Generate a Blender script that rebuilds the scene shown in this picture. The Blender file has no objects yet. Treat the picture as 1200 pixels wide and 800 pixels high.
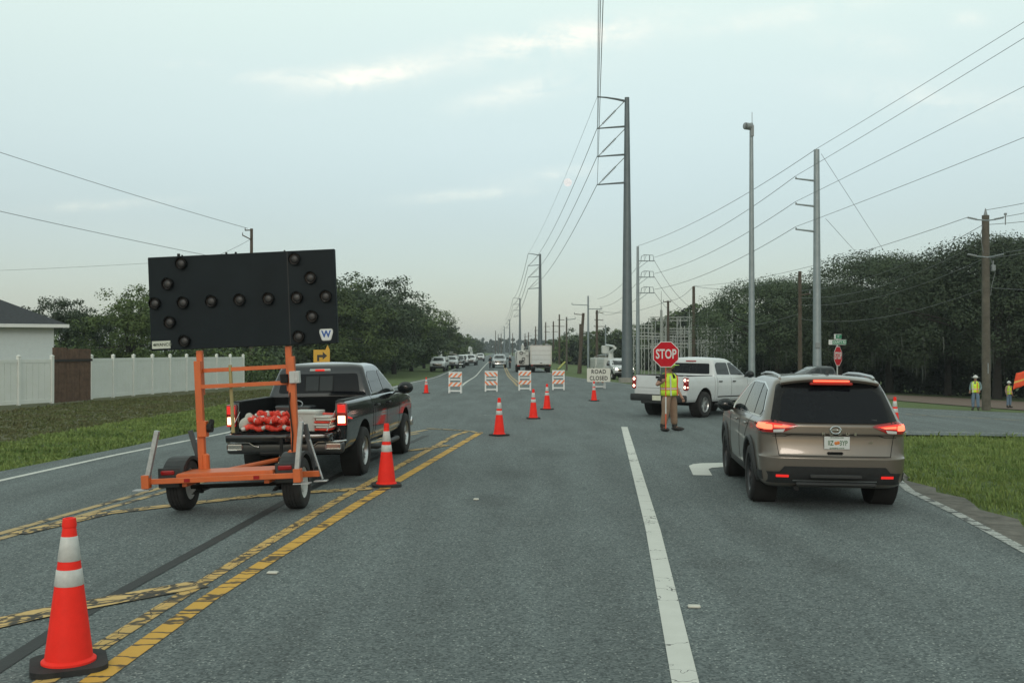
import bpy, bmesh, math, random
import numpy as np
from mathutils import Vector, Matrix, geometry
from mathutils.bvhtree import BVHTree
R = math.radians
PI = math.pi
C = bpy.context.scene.collection
S = bpy.context.scene
random.seed(11); np.random.seed(11)

# ------------------------------------------------------------------ camera
EYE = 1.95
cam_d = bpy.data.cameras.new('camera'); cam = bpy.data.objects.new('camera', cam_d); C.objects.link(cam)
cam_d.sensor_width = 36; cam_d.lens = 36.0
cam_d.clip_start = 0.1; cam_d.clip_end = 8000
cam.location = (0, 0, EYE); cam.rotation_euler = (R(90.48), 0, 0)
S.camera = cam

# ------------------------------------------------------------------ world: hazy dawn sky with thin wisps
SUN_EL, SUN_AZ = R(20), R(188)      # low sun behind the camera, veiled by haze
w = bpy.data.worlds.new("World"); S.world = w; w.use_nodes = True
nt = w.node_tree; nt.nodes.clear()
def N(t, **kw):
    n = nt.nodes.new(t)
    for k, v in kw.items(): setattr(n, k, v)
    return n
def L(a, b): nt.links.new(a, b)
def M(op, a, b=None, c=None, clamp=False):
    n = nt.nodes.new('ShaderNodeMath'); n.operation = op; n.use_clamp = clamp
    for i, v in enumerate((a, b, c)):
        if v is None: continue
        if isinstance(v, (int, float)): n.inputs[i].default_value = v
        else: nt.links.new(v, n.inputs[i])
    return n.outputs[0]
def MIX(f, a, b, mode='MIX'):
    n = nt.nodes.new('ShaderNodeMix'); n.data_type = 'RGBA'; n.blend_type = mode
    for s, v in ((n.inputs[0], f), (n.inputs[6], a), (n.inputs[7], b)):
        if isinstance(v, (int, float)): s.default_value = v
        elif isinstance(v, tuple): s.default_value = (*v, 1) if len(v) == 3 else v
        else: nt.links.new(v, s)
    return n.outputs[2]
sky = N('ShaderNodeTexSky'); sky.sky_type = 'NISHITA'; sky.sun_disc = False
sky.sun_elevation = SUN_EL; sky.sun_rotation = SUN_AZ; sky.air_density = 1.2; sky.dust_density = 1.0; sky.ozone_density = 2.5
tc = N('ShaderNodeTexCoord'); sep = N('ShaderNodeSeparateXYZ'); L(tc.outputs['Generated'], sep.inputs[0])
X_, Y_, Z_ = sep.outputs
ramp = N('ShaderNodeValToRGB'); L(M('MULTIPLY', Z_, 1.0, clamp=True), ramp.inputs[0])
cr = ramp.color_ramp; cr.elements[0].position = 0.0; cr.elements[0].color = (0.280, 0.318, 0.332, 1)
cr.elements[1].position = 1.0; cr.elements[1].color = (0.64, 0.72, 0.60, 1)
for p_, c_ in ((0.05, (0.298, 0.334, 0.335)), (0.12, (0.375, 0.410, 0.392)), (0.20, (0.518, 0.575, 0.505)), (0.33, (0.685, 0.775, 0.635))):
    e = cr.elements.new(p_); e.color = (*c_, 1)
vY = M('MAXIMUM', Y_, 0.05)
U_ = M('DIVIDE', X_, vY); V_ = M('DIVIDE', Z_, vY)
comb = N('ShaderNodeCombineXYZ'); L(U_, comb.inputs[0]); L(V_, comb.inputs[1])
def noise(scale_v, sc, det=6, rough=0.6, dist=0.0, rot=0):
    mp = N('ShaderNodeMapping'); L(comb.outputs[0], mp.inputs[0]); mp.inputs['Scale'].default_value = scale_v; mp.inputs['Rotation'].default_value = (0, 0, rot)
    n = N('ShaderNodeTexNoise'); L(mp.outputs[0], n.inputs['Vector']); n.inputs['Scale'].default_value = sc
    n.inputs['Detail'].default_value = det; n.inputs['Roughness'].default_value = rough; n.inputs['Distortion'].default_value = dist
    return n.outputs[0]
fluff = noise((1, 2.6, 1), 9, 8, 0.62, 0.6, R(-12))
streak = noise((1, 1, 1), 26, 8, 0.7, 1.2, R(20))
total = None
for (px, py, lx, ly, ang, amt) in ((432, 88, 75, 15, 8, 1.25), (650, 46, 125, 20, 9, 1.05), (615, 105, 80, 15, 14, .55), (545, 228, 70, 7, 4, .45),
                                   (920, 18, 120, 13, 10, .40), (1100, 115, 130, 22, -6, .30), (335, 90, 60, 9, 0, .45), (120, 240, 90, 7, 3, .22),
                                   (640, 205, 60, 9, 8, .30), (215, 75, 30, 5, 0, .35), (1135, 22, 22, 10, 0, .35), (1010, 45, 70, 18, -8, .22)):
    u0, v0 = (px-600)/1200, (410-py)/1200; ca, sa = math.cos(R(ang)), math.sin(R(ang))
    du = M('SUBTRACT', U_, u0); dv = M('SUBTRACT', V_, v0)
    a = M('DIVIDE', M('ADD', M('MULTIPLY', du, ca), M('MULTIPLY', dv, sa)), lx/1200)
    b = M('DIVIDE', M('SUBTRACT', M('MULTIPLY', dv, ca), M('MULTIPLY', du, sa)), ly/1200)
    d2 = M('ADD', M('MULTIPLY', a, a), M('MULTIPLY', b, b))
    m_ = M('MULTIPLY', M('EXPONENT', M('MULTIPLY', d2, -1.3)), amt)
    total = m_ if total is None else M('ADD', total, m_)
thr = M('MULTIPLY', M('SUBTRACT', M('ADD', M('MULTIPLY', fluff, .65), M('MULTIPLY', streak, .35)), 0.39), 5.2, clamp=True)
cl = M('MULTIPLY', total, thr, clamp=True)
front = M('MULTIPLY', M('SUBTRACT', Y_, 0.1), 4, clamp=True)
cl = M('MULTIPLY', cl, front)
veil = M('MULTIPLY', M('SUBTRACT', noise((1, 3.2, 1), 3.2, 5, 0.6, 0.5, R(8)), 0.48), 0.9, clamp=True)
base = MIX(M('MULTIPLY', veil, M('MULTIPLY', front, 0.35)), ramp.outputs[0], (0.66, 0.66, 0.66))
base = MIX(M('MULTIPLY', cl, 1.0), base, (1.02, .91, .70))
# below the horizon: dull ground tone
below = M('MULTIPLY', Z_, -30, clamp=True)
base = MIX(below, base, (0.10, 0.11, 0.10))
bg1 = N('ShaderNodeBackground'); L(base, bg1.inputs[0]); bg1.inputs[1].default_value = 0.92
bg2 = N('ShaderNodeBackground'); L(sky.outputs[0], bg2.inputs[0]); bg2.inputs[1].default_value = 0.05
ad = N('ShaderNodeAddShader'); L(bg1.outputs[0], ad.inputs[0]); L(bg2.outputs[0], ad.inputs[1])
wo = N('ShaderNodeOutputWorld'); L(ad.outputs[0], wo.inputs[0])

sd = bpy.data.lights.new('sun', 'SUN'); so = bpy.data.objects.new('sun', sd); C.objects.link(so)
sd.energy = 0.5; sd.angle = R(14); sd.color = (1, 0.90, 0.80)
dirv = Vector((math.sin(SUN_AZ)*math.cos(SUN_EL), math.cos(SUN_AZ)*math.cos(SUN_EL), math.sin(SUN_EL)))
so.rotation_euler = dirv.to_track_quat('Z', 'Y').to_euler()
vs = S.view_settings; vs.view_transform = 'Standard'; vs.look = 'None'; vs.exposure = 0.10; vs.gamma = 1; vs.use_curve_mapping = False
S.render.engine = 'CYCLES'
S.cycles.max_bounces = 6; S.cycles.transparent_max_bounces = 12; S.cycles.caustics_reflective = False; S.cycles.caustics_refractive = False
S.cycles.sample_clamp_indirect = 6

# ------------------------------------------------------------------ terrain height and pixel -> ground
def sm(a, b, t):
    t = min(1, max(0, (t-a)/(b-a))); return t*t*(3-2*t)
def g(x, y):
    z = -0.55*sm(50, 108, y)
    s = math.log1p(math.exp(min(30, (x-6.5)/1.5)))*1.5
    z -= 4.0*(1-math.exp(-s*0.060/4.0))
    z -= 0.03*min(6.5, max(0.0, math.log1p(math.exp(min(30, (-x-2.6)/.8)))*.8))
    return z
def P(px, py, dz=0.0):
    """point of the ground (raised by dz) seen at photo pixel px, py"""
    k = (py-410)/1200.0; u = (px-600)/1200.0
    lo, hi = 1.0, 3000.0
    for _ in range(60):
        m = (lo*hi)**.5
        if m*k > EYE-g(u*m, m)-dz: hi = m
        else: lo = m
    return (u*hi, hi)
def at(px, py, Y):
    return Vector(((px-600)/1200*Y, Y, EYE+(410-py)/1200*Y))
def G(x, y, dz=0): return Vector((x, y, g(x, y)+dz))

# ------------------------------------------------------------------ materials
MATS = {}
def mat(name, col, rough=0.6, metal=0.0, var=0.12, vscale=6.0, bump=0.0, bscale=60.0, spec=0.5, emit=None, estr=0.0, coat=0.0, trans=0.0, alpha=1.0, coords='Object', dirt=0.0, dirtcol=(0.16, 0.13, 0.10)):
    if name in MATS: return MATS[name]
    m = bpy.data.materials.new(name); m.use_nodes = True; MATS[name] = m
    t = m.node_tree; b = t.nodes['Principled BSDF']
    b.inputs['Roughness'].default_value = rough; b.inputs['Metallic'].default_value = metal
    b.inputs['Specular IOR Level'].default_value = spec; b.inputs['Coat Weight'].default_value = coat; b.inputs['Coat Roughness'].default_value = 0.05
    b.inputs['Transmission Weight'].default_value = trans; b.inputs['Alpha'].default_value = alpha
    tcn = t.nodes.new('ShaderNodeTexCoord')
    nz = t.nodes.new('ShaderNodeTexNoise'); nz.inputs['Scale'].default_value = vscale; nz.inputs['Detail'].default_value = 8; nz.inputs['Roughness'].default_value = 0.65
    t.links.new(tcn.outputs[coords], nz.inputs['Vector'])
    rp = t.nodes.new('ShaderNodeValToRGB'); t.links.new(nz.outputs[0], rp.inputs[0])
    rp.color_ramp.elements[0].position = 0.3; rp.color_ramp.elements[1].position = 0.7
    rp.color_ramp.elements[0].color = (*[c*(1-var) for c in col], 1); rp.color_ramp.elements[1].color = (*[min(1, c*(1+var)) for c in col], 1)
    out = rp.outputs[0]
    if dirt > 0:
        n2 = t.nodes.new('ShaderNodeTexNoise'); n2.inputs['Scale'].default_value = 3.0; n2.inputs['Detail'].default_value = 10; n2.inputs['Roughness'].default_value = .7
        t.links.new(tcn.outputs[coords], n2.inputs['Vector'])
        r2 = t.nodes.new('ShaderNodeValToRGB'); r2.color_ramp.elements[0].position = 0.45; r2.color_ramp.elements[1].position = 0.75
        r2.color_ramp.elements[1].color = (dirt, dirt, dirt, 1); t.links.new(n2.outputs[0], r2.inputs[0])
        mx = t.nodes.new('ShaderNodeMix'); mx.data_type = 'RGBA'; t.links.new(r2.outputs[0], mx.inputs[0]); t.links.new(out, mx.inputs[6]); mx.inputs[7].default_value = (*dirtcol, 1)
        out = mx.outputs[2]
    t.links.new(out, b.inputs['Base Color'])
    if bump > 0:
        bn = t.nodes.new('ShaderNodeTexNoise'); bn.inputs['Scale'].default_value = bscale; bn.inputs['Detail'].default_value = 4
        t.links.new(tcn.outputs[coords], bn.inputs['Vector'])
        bp = t.nodes.new('ShaderNodeBump'); bp.inputs['Strength'].default_value = bump; bp.inputs['Distance'].default_value = 0.01
        t.links.new(bn.outputs[0], bp.inputs['Height']); t.links.new(bp.outputs[0], b.inputs['Normal'])
    if emit:
        b.inputs['Emission Color'].default_value = (*emit, 1); b.inputs['Emission Strength'].default_value = estr
    return m
def nodes_of(name, rough=0.8):
    m = bpy.data.materials.new(name); m.use_nodes = True; MATS[name] = m
    t = m.node_tree; b = t.nodes['Principled BSDF']; b.inputs['Roughness'].default_value = rough
    return m, t, b
class NT:
    """tiny node helper"""
    def __init__(s, t): s.t = t
    def n(s, typ, **kw):
        x = s.t.nodes.new(typ)
        for k, v in kw.items():
            if k.startswith('i_'): x.inputs[k[2:]].default_value = v
            else: setattr(x, k, v)
        return x
    def l(s, a, b): s.t.links.new(a, b)
    def math(s, op, a, b=None, c=None, clamp=False):
        x = s.t.nodes.new('ShaderNodeMath'); x.operation = op; x.use_clamp = clamp
        for i, v in enumerate((a, b, c)):
            if v is None: continue
            if isinstance(v, (int, float)): x.inputs[i].default_value = v
            else: s.l(v, x.inputs[i])
        return x.outputs[0]
    def mix(s, f, a, b):
        x = s.t.nodes.new('ShaderNodeMix'); x.data_type = 'RGBA'
        for q, v in ((x.inputs[0], f), (x.inputs[6], a), (x.inputs[7], b)):
            if isinstance(v, (int, float)): q.default_value = v
            elif isinstance(v, tuple): q.default_value = (*v, 1)
            else: s.l(v, q)
        return x.outputs[2]
    def noise(s, vec, sc, det=4, rough=.6, dist=0):
        x = s.n('ShaderNodeTexNoise'); s.l(vec, x.inputs['Vector']); x.inputs['Scale'].default_value = sc; x.inputs['Detail'].default_value = det
        x.inputs['Roughness'].default_value = rough; x.inputs['Distortion'].default_value = dist; return x.outputs[0]
    def step(s, v, a, b):
        x = s.n('ShaderNodeMapRange', clamp=True); s.l(v, x.inputs[0]); x.inputs[1].default_value = a; x.inputs[2].default_value = b; return x.outputs[0]

STAINS_AND_SPOTS = [(*P(572, 586), .42, .75, .30), (*P(600, 555), .45, .8, .20), (*P(640, 531), .6, .8, .16), (*P(690, 512), .5, .8, .14), (*P(350, 563), 1.5, .55, .45), (*P(850, 660), .5, .35, .12), (*P(965, 662), .30, .5, .18)]
def mk_asphalt():
    m, t, b = nodes_of('asphalt', .86); q = NT(t)
    co = q.n('ShaderNodeTexCoord').outputs['Object']
    vo = q.n('ShaderNodeTexVoronoi'); q.l(co, vo.inputs['Vector']); vo.inputs['Scale'].default_value = 62
    sp = q.n('ShaderNodeSeparateXYZ'); q.l(vo.outputs['Color'], sp.inputs[0])
    col = q.mix(q.step(sp.outputs[0], 0.05, 0.95), (0.053, 0.067, 0.070), (0.160, 0.186, 0.186))
    fleck = q.math('MULTIPLY', q.step(sp.outputs[1], 0.905, 0.97), q.step(vo.outputs['Distance'], 0.6, 0.25))
    col = q.mix(q.math('MULTIPLY', fleck, 0.9), col, (0.40, 0.42, 0.40))
    mp = q.n('ShaderNodeMapping'); q.l(co, mp.inputs[0]); mp.inputs['Rotation'].default_value = (0, 0, R(4.9)); mp.inputs['Scale'].default_value = (1, .12, 1)
    lane = q.noise(mp.outputs[0], 1.6, 5, .55)
    big = q.noise(co, 0.35, 6, .65, .3); mid = q.noise(co, 4.0, 6, .7)
    k = q.math('ADD', q.math('MULTIPLY', q.step(lane, .35, .65), .30), q.math('ADD', q.math('MULTIPLY', q.step(big, .3, .7), .22), q.math('MULTIPLY', q.step(mid, .3, .75), .14)))
    k = q.math('ADD', k, 0.70)
    # oil and tyre stains, and a wide dark ellipse under the pickup's rear
    sx, sy, _ = q.n('ShaderNodeSeparateXYZ').outputs; q.l(q.math('ADD', 0, 0), sx.node.inputs[0]) if 0 else q.l(co, sx.node.inputs[0])
    wob = q.noise(co, 3.5, 4, .7)
    for (cx, cy, ax_, ay_, amt) in STAINS_AND_SPOTS:
        dx = q.math('DIVIDE', q.math('SUBTRACT', sx, cx), ax_); dy = q.math('DIVIDE', q.math('SUBTRACT', sy, cy), ay_)
        d2 = q.math('ADD', q.math('ADD', q.math('MULTIPLY', dx, dx), q.math('MULTIPLY', dy, dy)), q.math('MULTIPLY', wob, .9))
        k = q.math('MULTIPLY', k, q.math('SUBTRACT', 1, q.math('MULTIPLY', q.step(d2, 1.5, .55), amt)))
    hs = q.n('ShaderNodeHueSaturation'); q.l(col, hs.inputs['Color']); q.l(k, hs.inputs['Value'])
    q.l(hs.outputs[0], b.inputs['Base Color'])
    bp = q.n('ShaderNodeBump'); bp.inputs['Strength'].default_value = .9; bp.inputs['Distance'].default_value = .004
    q.l(q.math('ADD', sp.outputs[2], q.noise(co, 160, 2)), bp.inputs['Height']); q.l(bp.outputs[0], b.inputs['Normal'])
    return m
ASPH = mk_asphalt()
def mk_paint(name, c1, c2, crack, u_sc, v_sc, wear, net=0.0):
    m, t, b = nodes_of(name, .75); q = NT(t)
    tcn = q.n('ShaderNodeTexCoord'); co = tcn.outputs['Object']
    mp = q.n('ShaderNodeMapping'); q.l(tcn.outputs['UV'], mp.inputs[0]); mp.inputs['Scale'].default_value = (u_sc, v_sc, 1)
    wob = q.n('ShaderNodeTexNoise'); q.l(tcn.outputs['UV'], wob.inputs['Vector']); wob.inputs['Scale'].default_value = 9
    vm = q.n('ShaderNodeVectorMath', operation='MULTIPLY_ADD'); q.l(wob.outputs['Color'], vm.inputs[0]); vm.inputs[1].default_value = (.35, .35, 0); q.l(mp.outputs[0], vm.inputs[2])
    vo = q.n('ShaderNodeTexVoronoi', feature='DISTANCE_TO_EDGE'); q.l(vm.outputs[0], vo.inputs['Vector']); vo.inputs['Scale'].default_value = 1
    cr = q.math('SUBTRACT', 1, q.step(vo.outputs['Distance'], crack*.45, crack))
    col = q.mix(q.noise(co, 5, 8, .7), c1, c2)
    col = q.mix(q.math('MULTIPLY', cr, .9), col, (0.022, 0.024, 0.024))
    wn = q.math('ADD', q.math('MULTIPLY', q.noise(co, 38, 6, .75), .6), q.math('MULTIPLY', q.noise(co, 2.6, 5, .7), .4))
    wr = q.step(wn, wear, wear+.07)
    col = q.mix(q.math('MULTIPLY', wr, .8), col, (0.06, 0.072, 0.076))
    if net:
        v2 = q.n('ShaderNodeTexVoronoi', feature='DISTANCE_TO_EDGE'); m2 = q.n('ShaderNodeMapping'); q.l(tcn.outputs['UV'], m2.inputs[0]); m2.inputs['Scale'].default_value = (3.2, 9, 1)
        v3 = q.n('ShaderNodeVectorMath', operation='MULTIPLY_ADD'); q.l(wob.outputs['Color'], v3.inputs[0]); v3.inputs[1].default_value = (1.0, 1.0, 0); q.l(m2.outputs[0], v3.inputs[2])
        q.l(v3.outputs[0], v2.inputs['Vector']); v2.inputs['Scale'].default_value = 1
        col = q.mix(q.math('MULTIPLY', q.math('SUBTRACT', 1, q.step(v2.outputs['Distance'], net*.5, net)), .95), col, (0.018, 0.019, 0.019))
    q.l(col, b.inputs['Base Color'])
    bp = q.n('ShaderNodeBump'); bp.inputs['Strength'].default_value = .5; bp.inputs['Distance'].default_value = .003
    q.l(q.noise(co, 140, 2), bp.inputs['Height']); q.l(bp.outputs[0], b.inputs['Normal'])
    return m
WHITE_P = mk_paint('white_road_paint', (0.50, 0.50, 0.46), (0.66, 0.66, 0.62), .006, 1.1, .12, .64)
WHITE_W = mk_paint('worn_white_road_paint', (0.34, 0.35, 0.33), (0.52, 0.53, 0.50), .06, 4, 1.2, .50)
YEL_P = mk_paint('yellow_road_paint', (0.54, 0.29, 0.035), (0.68, 0.39, 0.065), .06, 4.2, .5, .60)
YEL_W = mk_paint('worn_yellow_road_paint', (0.50, 0.31, 0.09), (0.64, 0.41, 0.13), .07, 4.2, 1.5, .64, net=.03)
YEL_N = mk_paint('netted_yellow_road_paint', (0.52, 0.34, 0.12), (0.66, 0.45, 0.18), .06, 2.6, 3, .655, net=.085)
YEL_F = mk_paint('faded_yellow_road_paint', (0.38, 0.27, 0.12), (0.50, 0.36, 0.17), .04, 2, 1.0, .60)
SEAL = mat('crack_sealant', (0.018, 0.021, 0.022), .7, bump=.3, bscale=90, var=.3, vscale=12)

def mk_ground():
    m, t, b = nodes_of('grass_ground', .95); q = NT(t)
    co = q.n('ShaderNodeTexCoord').outputs['Object']
    sp = q.n('ShaderNodeSeparateXYZ'); q.l(co, sp.inputs[0])
    n1 = q.noise(co, .45, 8, .7, .4); n2 = q.noise(co, 7, 8, .75); n3 = q.noise(co, 2.0, 6, .7)
    green = q.mix(q.step(n2, .3, .7), (0.055, 0.088, 0.024), (0.125, 0.175, 0.050))
    brown = q.mix(q.step(n2, .3, .7), (0.075, 0.068, 0.038), (0.135, 0.122, 0.065))
    # dry band by the fence on the left side
    xw = q.math('ADD', sp.outputs[0], q.math('MULTIPLY', q.math('SUBTRACT', n1, .5), 3.2))
    band = q.math('MULTIPLY', q.step(xw, -10.4, -12.2), q.step(sp.outputs[1], 80, 55))
    col = q.mix(q.math('MULTIPLY', band, .78), green, brown)
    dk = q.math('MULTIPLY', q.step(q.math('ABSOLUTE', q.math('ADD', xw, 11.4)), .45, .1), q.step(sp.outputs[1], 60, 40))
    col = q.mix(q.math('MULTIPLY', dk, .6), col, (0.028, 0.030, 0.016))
    patch = q.step(n3, .52, .70)
    col = q.mix(q.math('MULTIPLY', patch, .42), col, (0.11, 0.10, 0.05))
    col = q.mix(q.math('MULTIPLY', q.step(n1, .5, .75), .35), col, (0.035, 0.052, 0.018))
    q.l(col, b.inputs['Base Color'])
    bp = q.n('ShaderNodeBump'); bp.inputs['Strength'].default_value = .8; bp.inputs['Distance'].default_value = .05
    q.l(q.noise(co, 22, 5, .7), bp.inputs['Height']); q.l(bp.outputs[0], b.inputs['Normal'])
    return m
GROUND = mk_ground()
SAND = mat('sandy_shoulder', (0.135, 0.125, 0.108), .95, var=.5, vscale=5, bump=.5, bscale=45, dirt=.75, dirtcol=(0.075, 0.078, 0.068))
DIRT = mat('red_dirt', (0.155, 0.105, 0.082), .95, var=.3, vscale=3, bump=.4, bscale=20, dirt=.5, dirtcol=(0.06, 0.07, 0.04))
# ------------------------------------------------------------------ object helpers
def props(o, label=None, cat=None, group=None, kind=None):
    if label: o['label'] = label
    if cat: o['category'] = cat
    if group: o['group'] = group
    if kind: o['kind'] = kind
    return o
def thing(name, label, cat, loc=(0, 0, 0), rz=0, group=None, rot=None, scale=1):
    o = bpy.data.objects.new(name, None); C.objects.link(o); o.empty_display_size = .2
    o.location = loc; o.rotation_euler = rot if rot else (0, 0, rz)
    o.scale = (scale,)*3 if isinstance(scale, (int, float)) else scale
    return props(o, label, cat, group)
def link(name, me, mats, parent=None, smooth=None):
    o = bpy.data.objects.new(name, me); C.objects.link(o)
    if mats:
        for m_ in (mats if isinstance(mats, (list, tuple)) else [mats]): me.materials.append(m_)
    if parent: o.parent = parent
    if smooth is not None:
        for p in me.polygons: p.use_smooth = True
        me.set_sharp_from_angle(angle=R(smooth))
    return o
def kids(o): return [c for c in bpy.data.objects if c.parent == o]
def copy_tree(o, loc=None, rz=None, label=None, scale=None, cmap=None):
    if cmap is None:
        cmap = {}
        for c in bpy.data.objects:
            if c.parent: cmap.setdefault(c.parent.name, []).append(c)
    def rec(x, par):
        n = x.copy(); C.objects.link(n)
        if par is not None: n.parent = par
        for c in cmap.get(x.name, []): rec(c, n)
        return n
    r_ = rec(o, None)
    if loc is not None: r_.location = loc
    if rz is not None: r_.rotation_euler = (0, 0, rz)
    if scale is not None: r_.scale = (scale,)*3 if isinstance(scale, (int, float)) else scale
    if label: r_['label'] = label
    return r_
class MB:
    """collects shapes, then links them as ONE mesh object"""
    def __init__(s): s.b = bmesh.new(); s.mi = 0
    def _new(s, faces):
        for f in faces: f.material_index = s.mi
    def box(s, c, size, rot=None, bev=0.0, seg=1):
        M4 = Matrix.Translation(Vector(c)) @ (rot.to_matrix().to_4x4() if rot is not None and hasattr(rot, 'to_matrix') else (rot or Matrix.Identity(4))) @ Matrix.Diagonal((*size, 1))
        if isinstance(rot, Matrix) and rot.to_translation().length > 1e-6: M4 = rot @ Matrix.Translation(Vector(c)) @ Matrix.Diagonal((*size, 1))
        r_ = bmesh.ops.create_cube(s.b, size=1, matrix=M4); vs_ = r_['verts']
        es = list({e for v in vs_ for e in v.link_edges}); fs = list({f for v in vs_ for f in v.link_faces}); s._new(fs)
        if bev > 0:
            r2 = bmesh.ops.bevel(s.b, geom=es, offset=bev, segments=seg, affect='EDGES', profile=.5); s._new(r2['faces'])
        return s
    def cyl(s, p0, p1, r0, r1=None, n=12, caps=True):
        p0, p1 = Vector(p0), Vector(p1); d = p1-p0; r1 = r0 if r1 is None else r1
        M4 = Matrix.Translation((p0+p1)/2) @ d.to_track_quat('Z', 'Y').to_matrix().to_4x4()
        r_ = bmesh.ops.create_cone(s.b, cap_ends=caps, segments=n, radius1=max(r0, 1e-4), radius2=max(r1, 1e-4), depth=d.length, matrix=M4)
        s._new({f for v in r_['verts'] for f in v.link_faces}); return s
    def tube(s, pts, r, n=8, caps=True):
        pts = [Vector(p) for p in pts]; rs = r if isinstance(r, (list, tuple)) else [r]*len(pts)
        rings = []; up = None
        for i, p in enumerate(pts):
            d = (pts[min(i+1, len(pts)-1)]-pts[max(i-1, 0)]).normalized()
            if up is None: up = Vector((0, 0, 1)) if abs(d.z) < .9 else Vector((1, 0, 0))
            a = d.cross(up).normalized(); bb = a.cross(d).normalized(); up = bb
            rings.append([s.b.verts.new(p+(a*math.cos(2*PI*k/n)+bb*math.sin(2*PI*k/n))*rs[i]) for k in range(n)])
        for i in range(len(rings)-1):
            for k in range(n):
                f = s.b.faces.new((rings[i][k], rings[i][(k+1) % n], rings[i+1][(k+1) % n], rings[i+1][k])); f.material_index = s.mi
        if caps:
            for rg in (list(reversed(rings[0])), rings[-1]):
                f = s.b.faces.new(rg); f.material_index = s.mi
        return s
    def lathe(s, prof, n=32, M4=None, close=False):
        """prof: list of (r, h); revolves round local z"""
        M4 = M4 or Matrix.Identity(4); rings = []
        for (r_, h) in prof:
            if r_ < 1e-5: rings.append([s.b.verts.new(M4 @ Vector((0, 0, h)))])
            else: rings.append([s.b.verts.new(M4 @ Vector((r_*math.cos(2*PI*k/n), r_*math.sin(2*PI*k/n), h))) for k in range(n)])
        pr = list(zip(rings, rings[1:])) + ([(rings[-1], rings[0])] if close else [])
        for A, B in pr:
            for k in range(n):
                a0, a1, b0, b1 = A[k % len(A)], A[(k+1) % n % len(A)], B[k % len(B)], B[(k+1) % n % len(B)]
                vs_ = [v for v in (a0, a1, b1, b0)]; u = []
                for v in vs_:
                    if v not in u: u.append(v)
                if len(u) > 2:
                    f = s.b.faces.new(u); f.material_index = s.mi
        return s
    def prism(s, pts, z0, z1, M4=None):
        """extrudes a 2d outline from z0 to z1"""
        M4 = M4 or Matrix.Identity(4)
        A = [s.b.verts.new(M4 @ Vector((p[0], p[1], z0))) for p in pts]; B = [s.b.verts.new(M4 @ Vector((p[0], p[1], z1))) for p in pts]
        fs = [s.b.faces.new(list(reversed(A))), s.b.faces.new(B)]
        for i in range(len(pts)):
            j = (i+1) % len(pts); fs.append(s.b.faces.new((A[i], A[j], B[j], B[i])))
        s._new(fs); return s
    def sphere(s, c, r, sc=(1, 1, 1), u=16, v=10, rot=None):
        M4 = Matrix.Translation(Vector(c)) @ (rot or Matrix.Identity(4)) @ Matrix.Diagonal((*[k*r for k in sc], 1))
        r_ = bmesh.ops.create_uvsphere(s.b, u_segments=u, v_segments=v, radius=1, matrix=M4); s._new({f for w_ in r_['verts'] for f in w_.link_faces}); return s
    def quad(s, *p):
        f = s.b.faces.new([s.b.verts.new(Vector(q)) for q in p]); f.material_index = s.mi; return s
    def build(s, name, mats, parent=None, smooth=35, loc=None, rot=None):
        me = bpy.data.meshes.new(name); s.b.normal_update(); s.b.to_mesh(me); s.b.free()
        o = link(name, me, mats, parent, smooth)
        if loc is not None: o.location = loc
        if rot is not None: o.rotation_euler = rot
        return o
def RX(a): return Matrix.Rotation(a, 4, 'X')
def RY(a): return Matrix.Rotation(a, 4, 'Y')
def RZ(a): return Matrix.Rotation(a, 4, 'Z')
def T(*v): return Matrix.Translation(Vector(v))
def poly_pts(poly, res):
    """outline resampled + interior grid, triangulated"""
    out = []
    n = len(poly)
    for i in range(n):
        a, b = Vector(poly[i]), Vector(poly[(i+1) % n]); k = max(1, int((b-a).length/res))
        for j in range(k): out.append(a.lerp(b, j/k))
    m_ = len(out); xs = [p[0] for p in poly]; ys = [p[1] for p in poly]
    inner = []
    def inside(x, y):
        c = False; j = n-1
        for i in range(n):
            xi, yi = poly[i]; xj, yj = poly[j]
            if (yi > y) != (yj > y) and x < (xj-xi)*(y-yi)/(yj-yi)+xi: c = not c
            j = i
        return c
    x = min(xs)+res*.5
    while x < max(xs):
        y = min(ys)+res*.5
        while y < max(ys):
            if inside(x, y) and min((Vector((x, y))-q).length_squared for q in out) > (res*.45)**2: inner.append(Vector((x, y)))
            y += res
        x += res
    v, e, f, *_ = geometry.delaunay_2d_cdt(out+inner, [(i, (i+1) % m_) for i in range(m_)], [list(range(m_))], 1, 1e-5)
    return v, f
def ease(poly, r_, k=3):
    """rounds the corners of an outline"""
    out = []; n = len(poly)
    for i in range(n):
        p, a, b = Vector(poly[i]), Vector(poly[i-1]), Vector(poly[(i+1) % n])
        da, db = (a-p), (b-p); ra = min(r_, da.length*.45); rb = min(r_, db.length*.45)
        s0, s1 = p+da.normalized()*ra, p+db.normalized()*rb
        for j in range(k+1):
            t_ = j/k; out.append(tuple(s0*(1-t_)**2+p*2*t_*(1-t_)+s1*t_*t_))
    return out
AX = {'x+': (Vector((1, 0, 0)), lambda a, b: Vector((6, a, b))), 'x-': (Vector((-1, 0, 0)), lambda a, b: Vector((-6, a, b))),
      'y-': (Vector((0, -1, 0)), lambda a, b: Vector((a, -20, b))), 'y+': (Vector((0, 1, 0)), lambda a, b: Vector((a, 20, b))),
      'z+': (Vector((0, 0, 1)), lambda a, b: Vector((a, b, 9)))}
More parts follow.
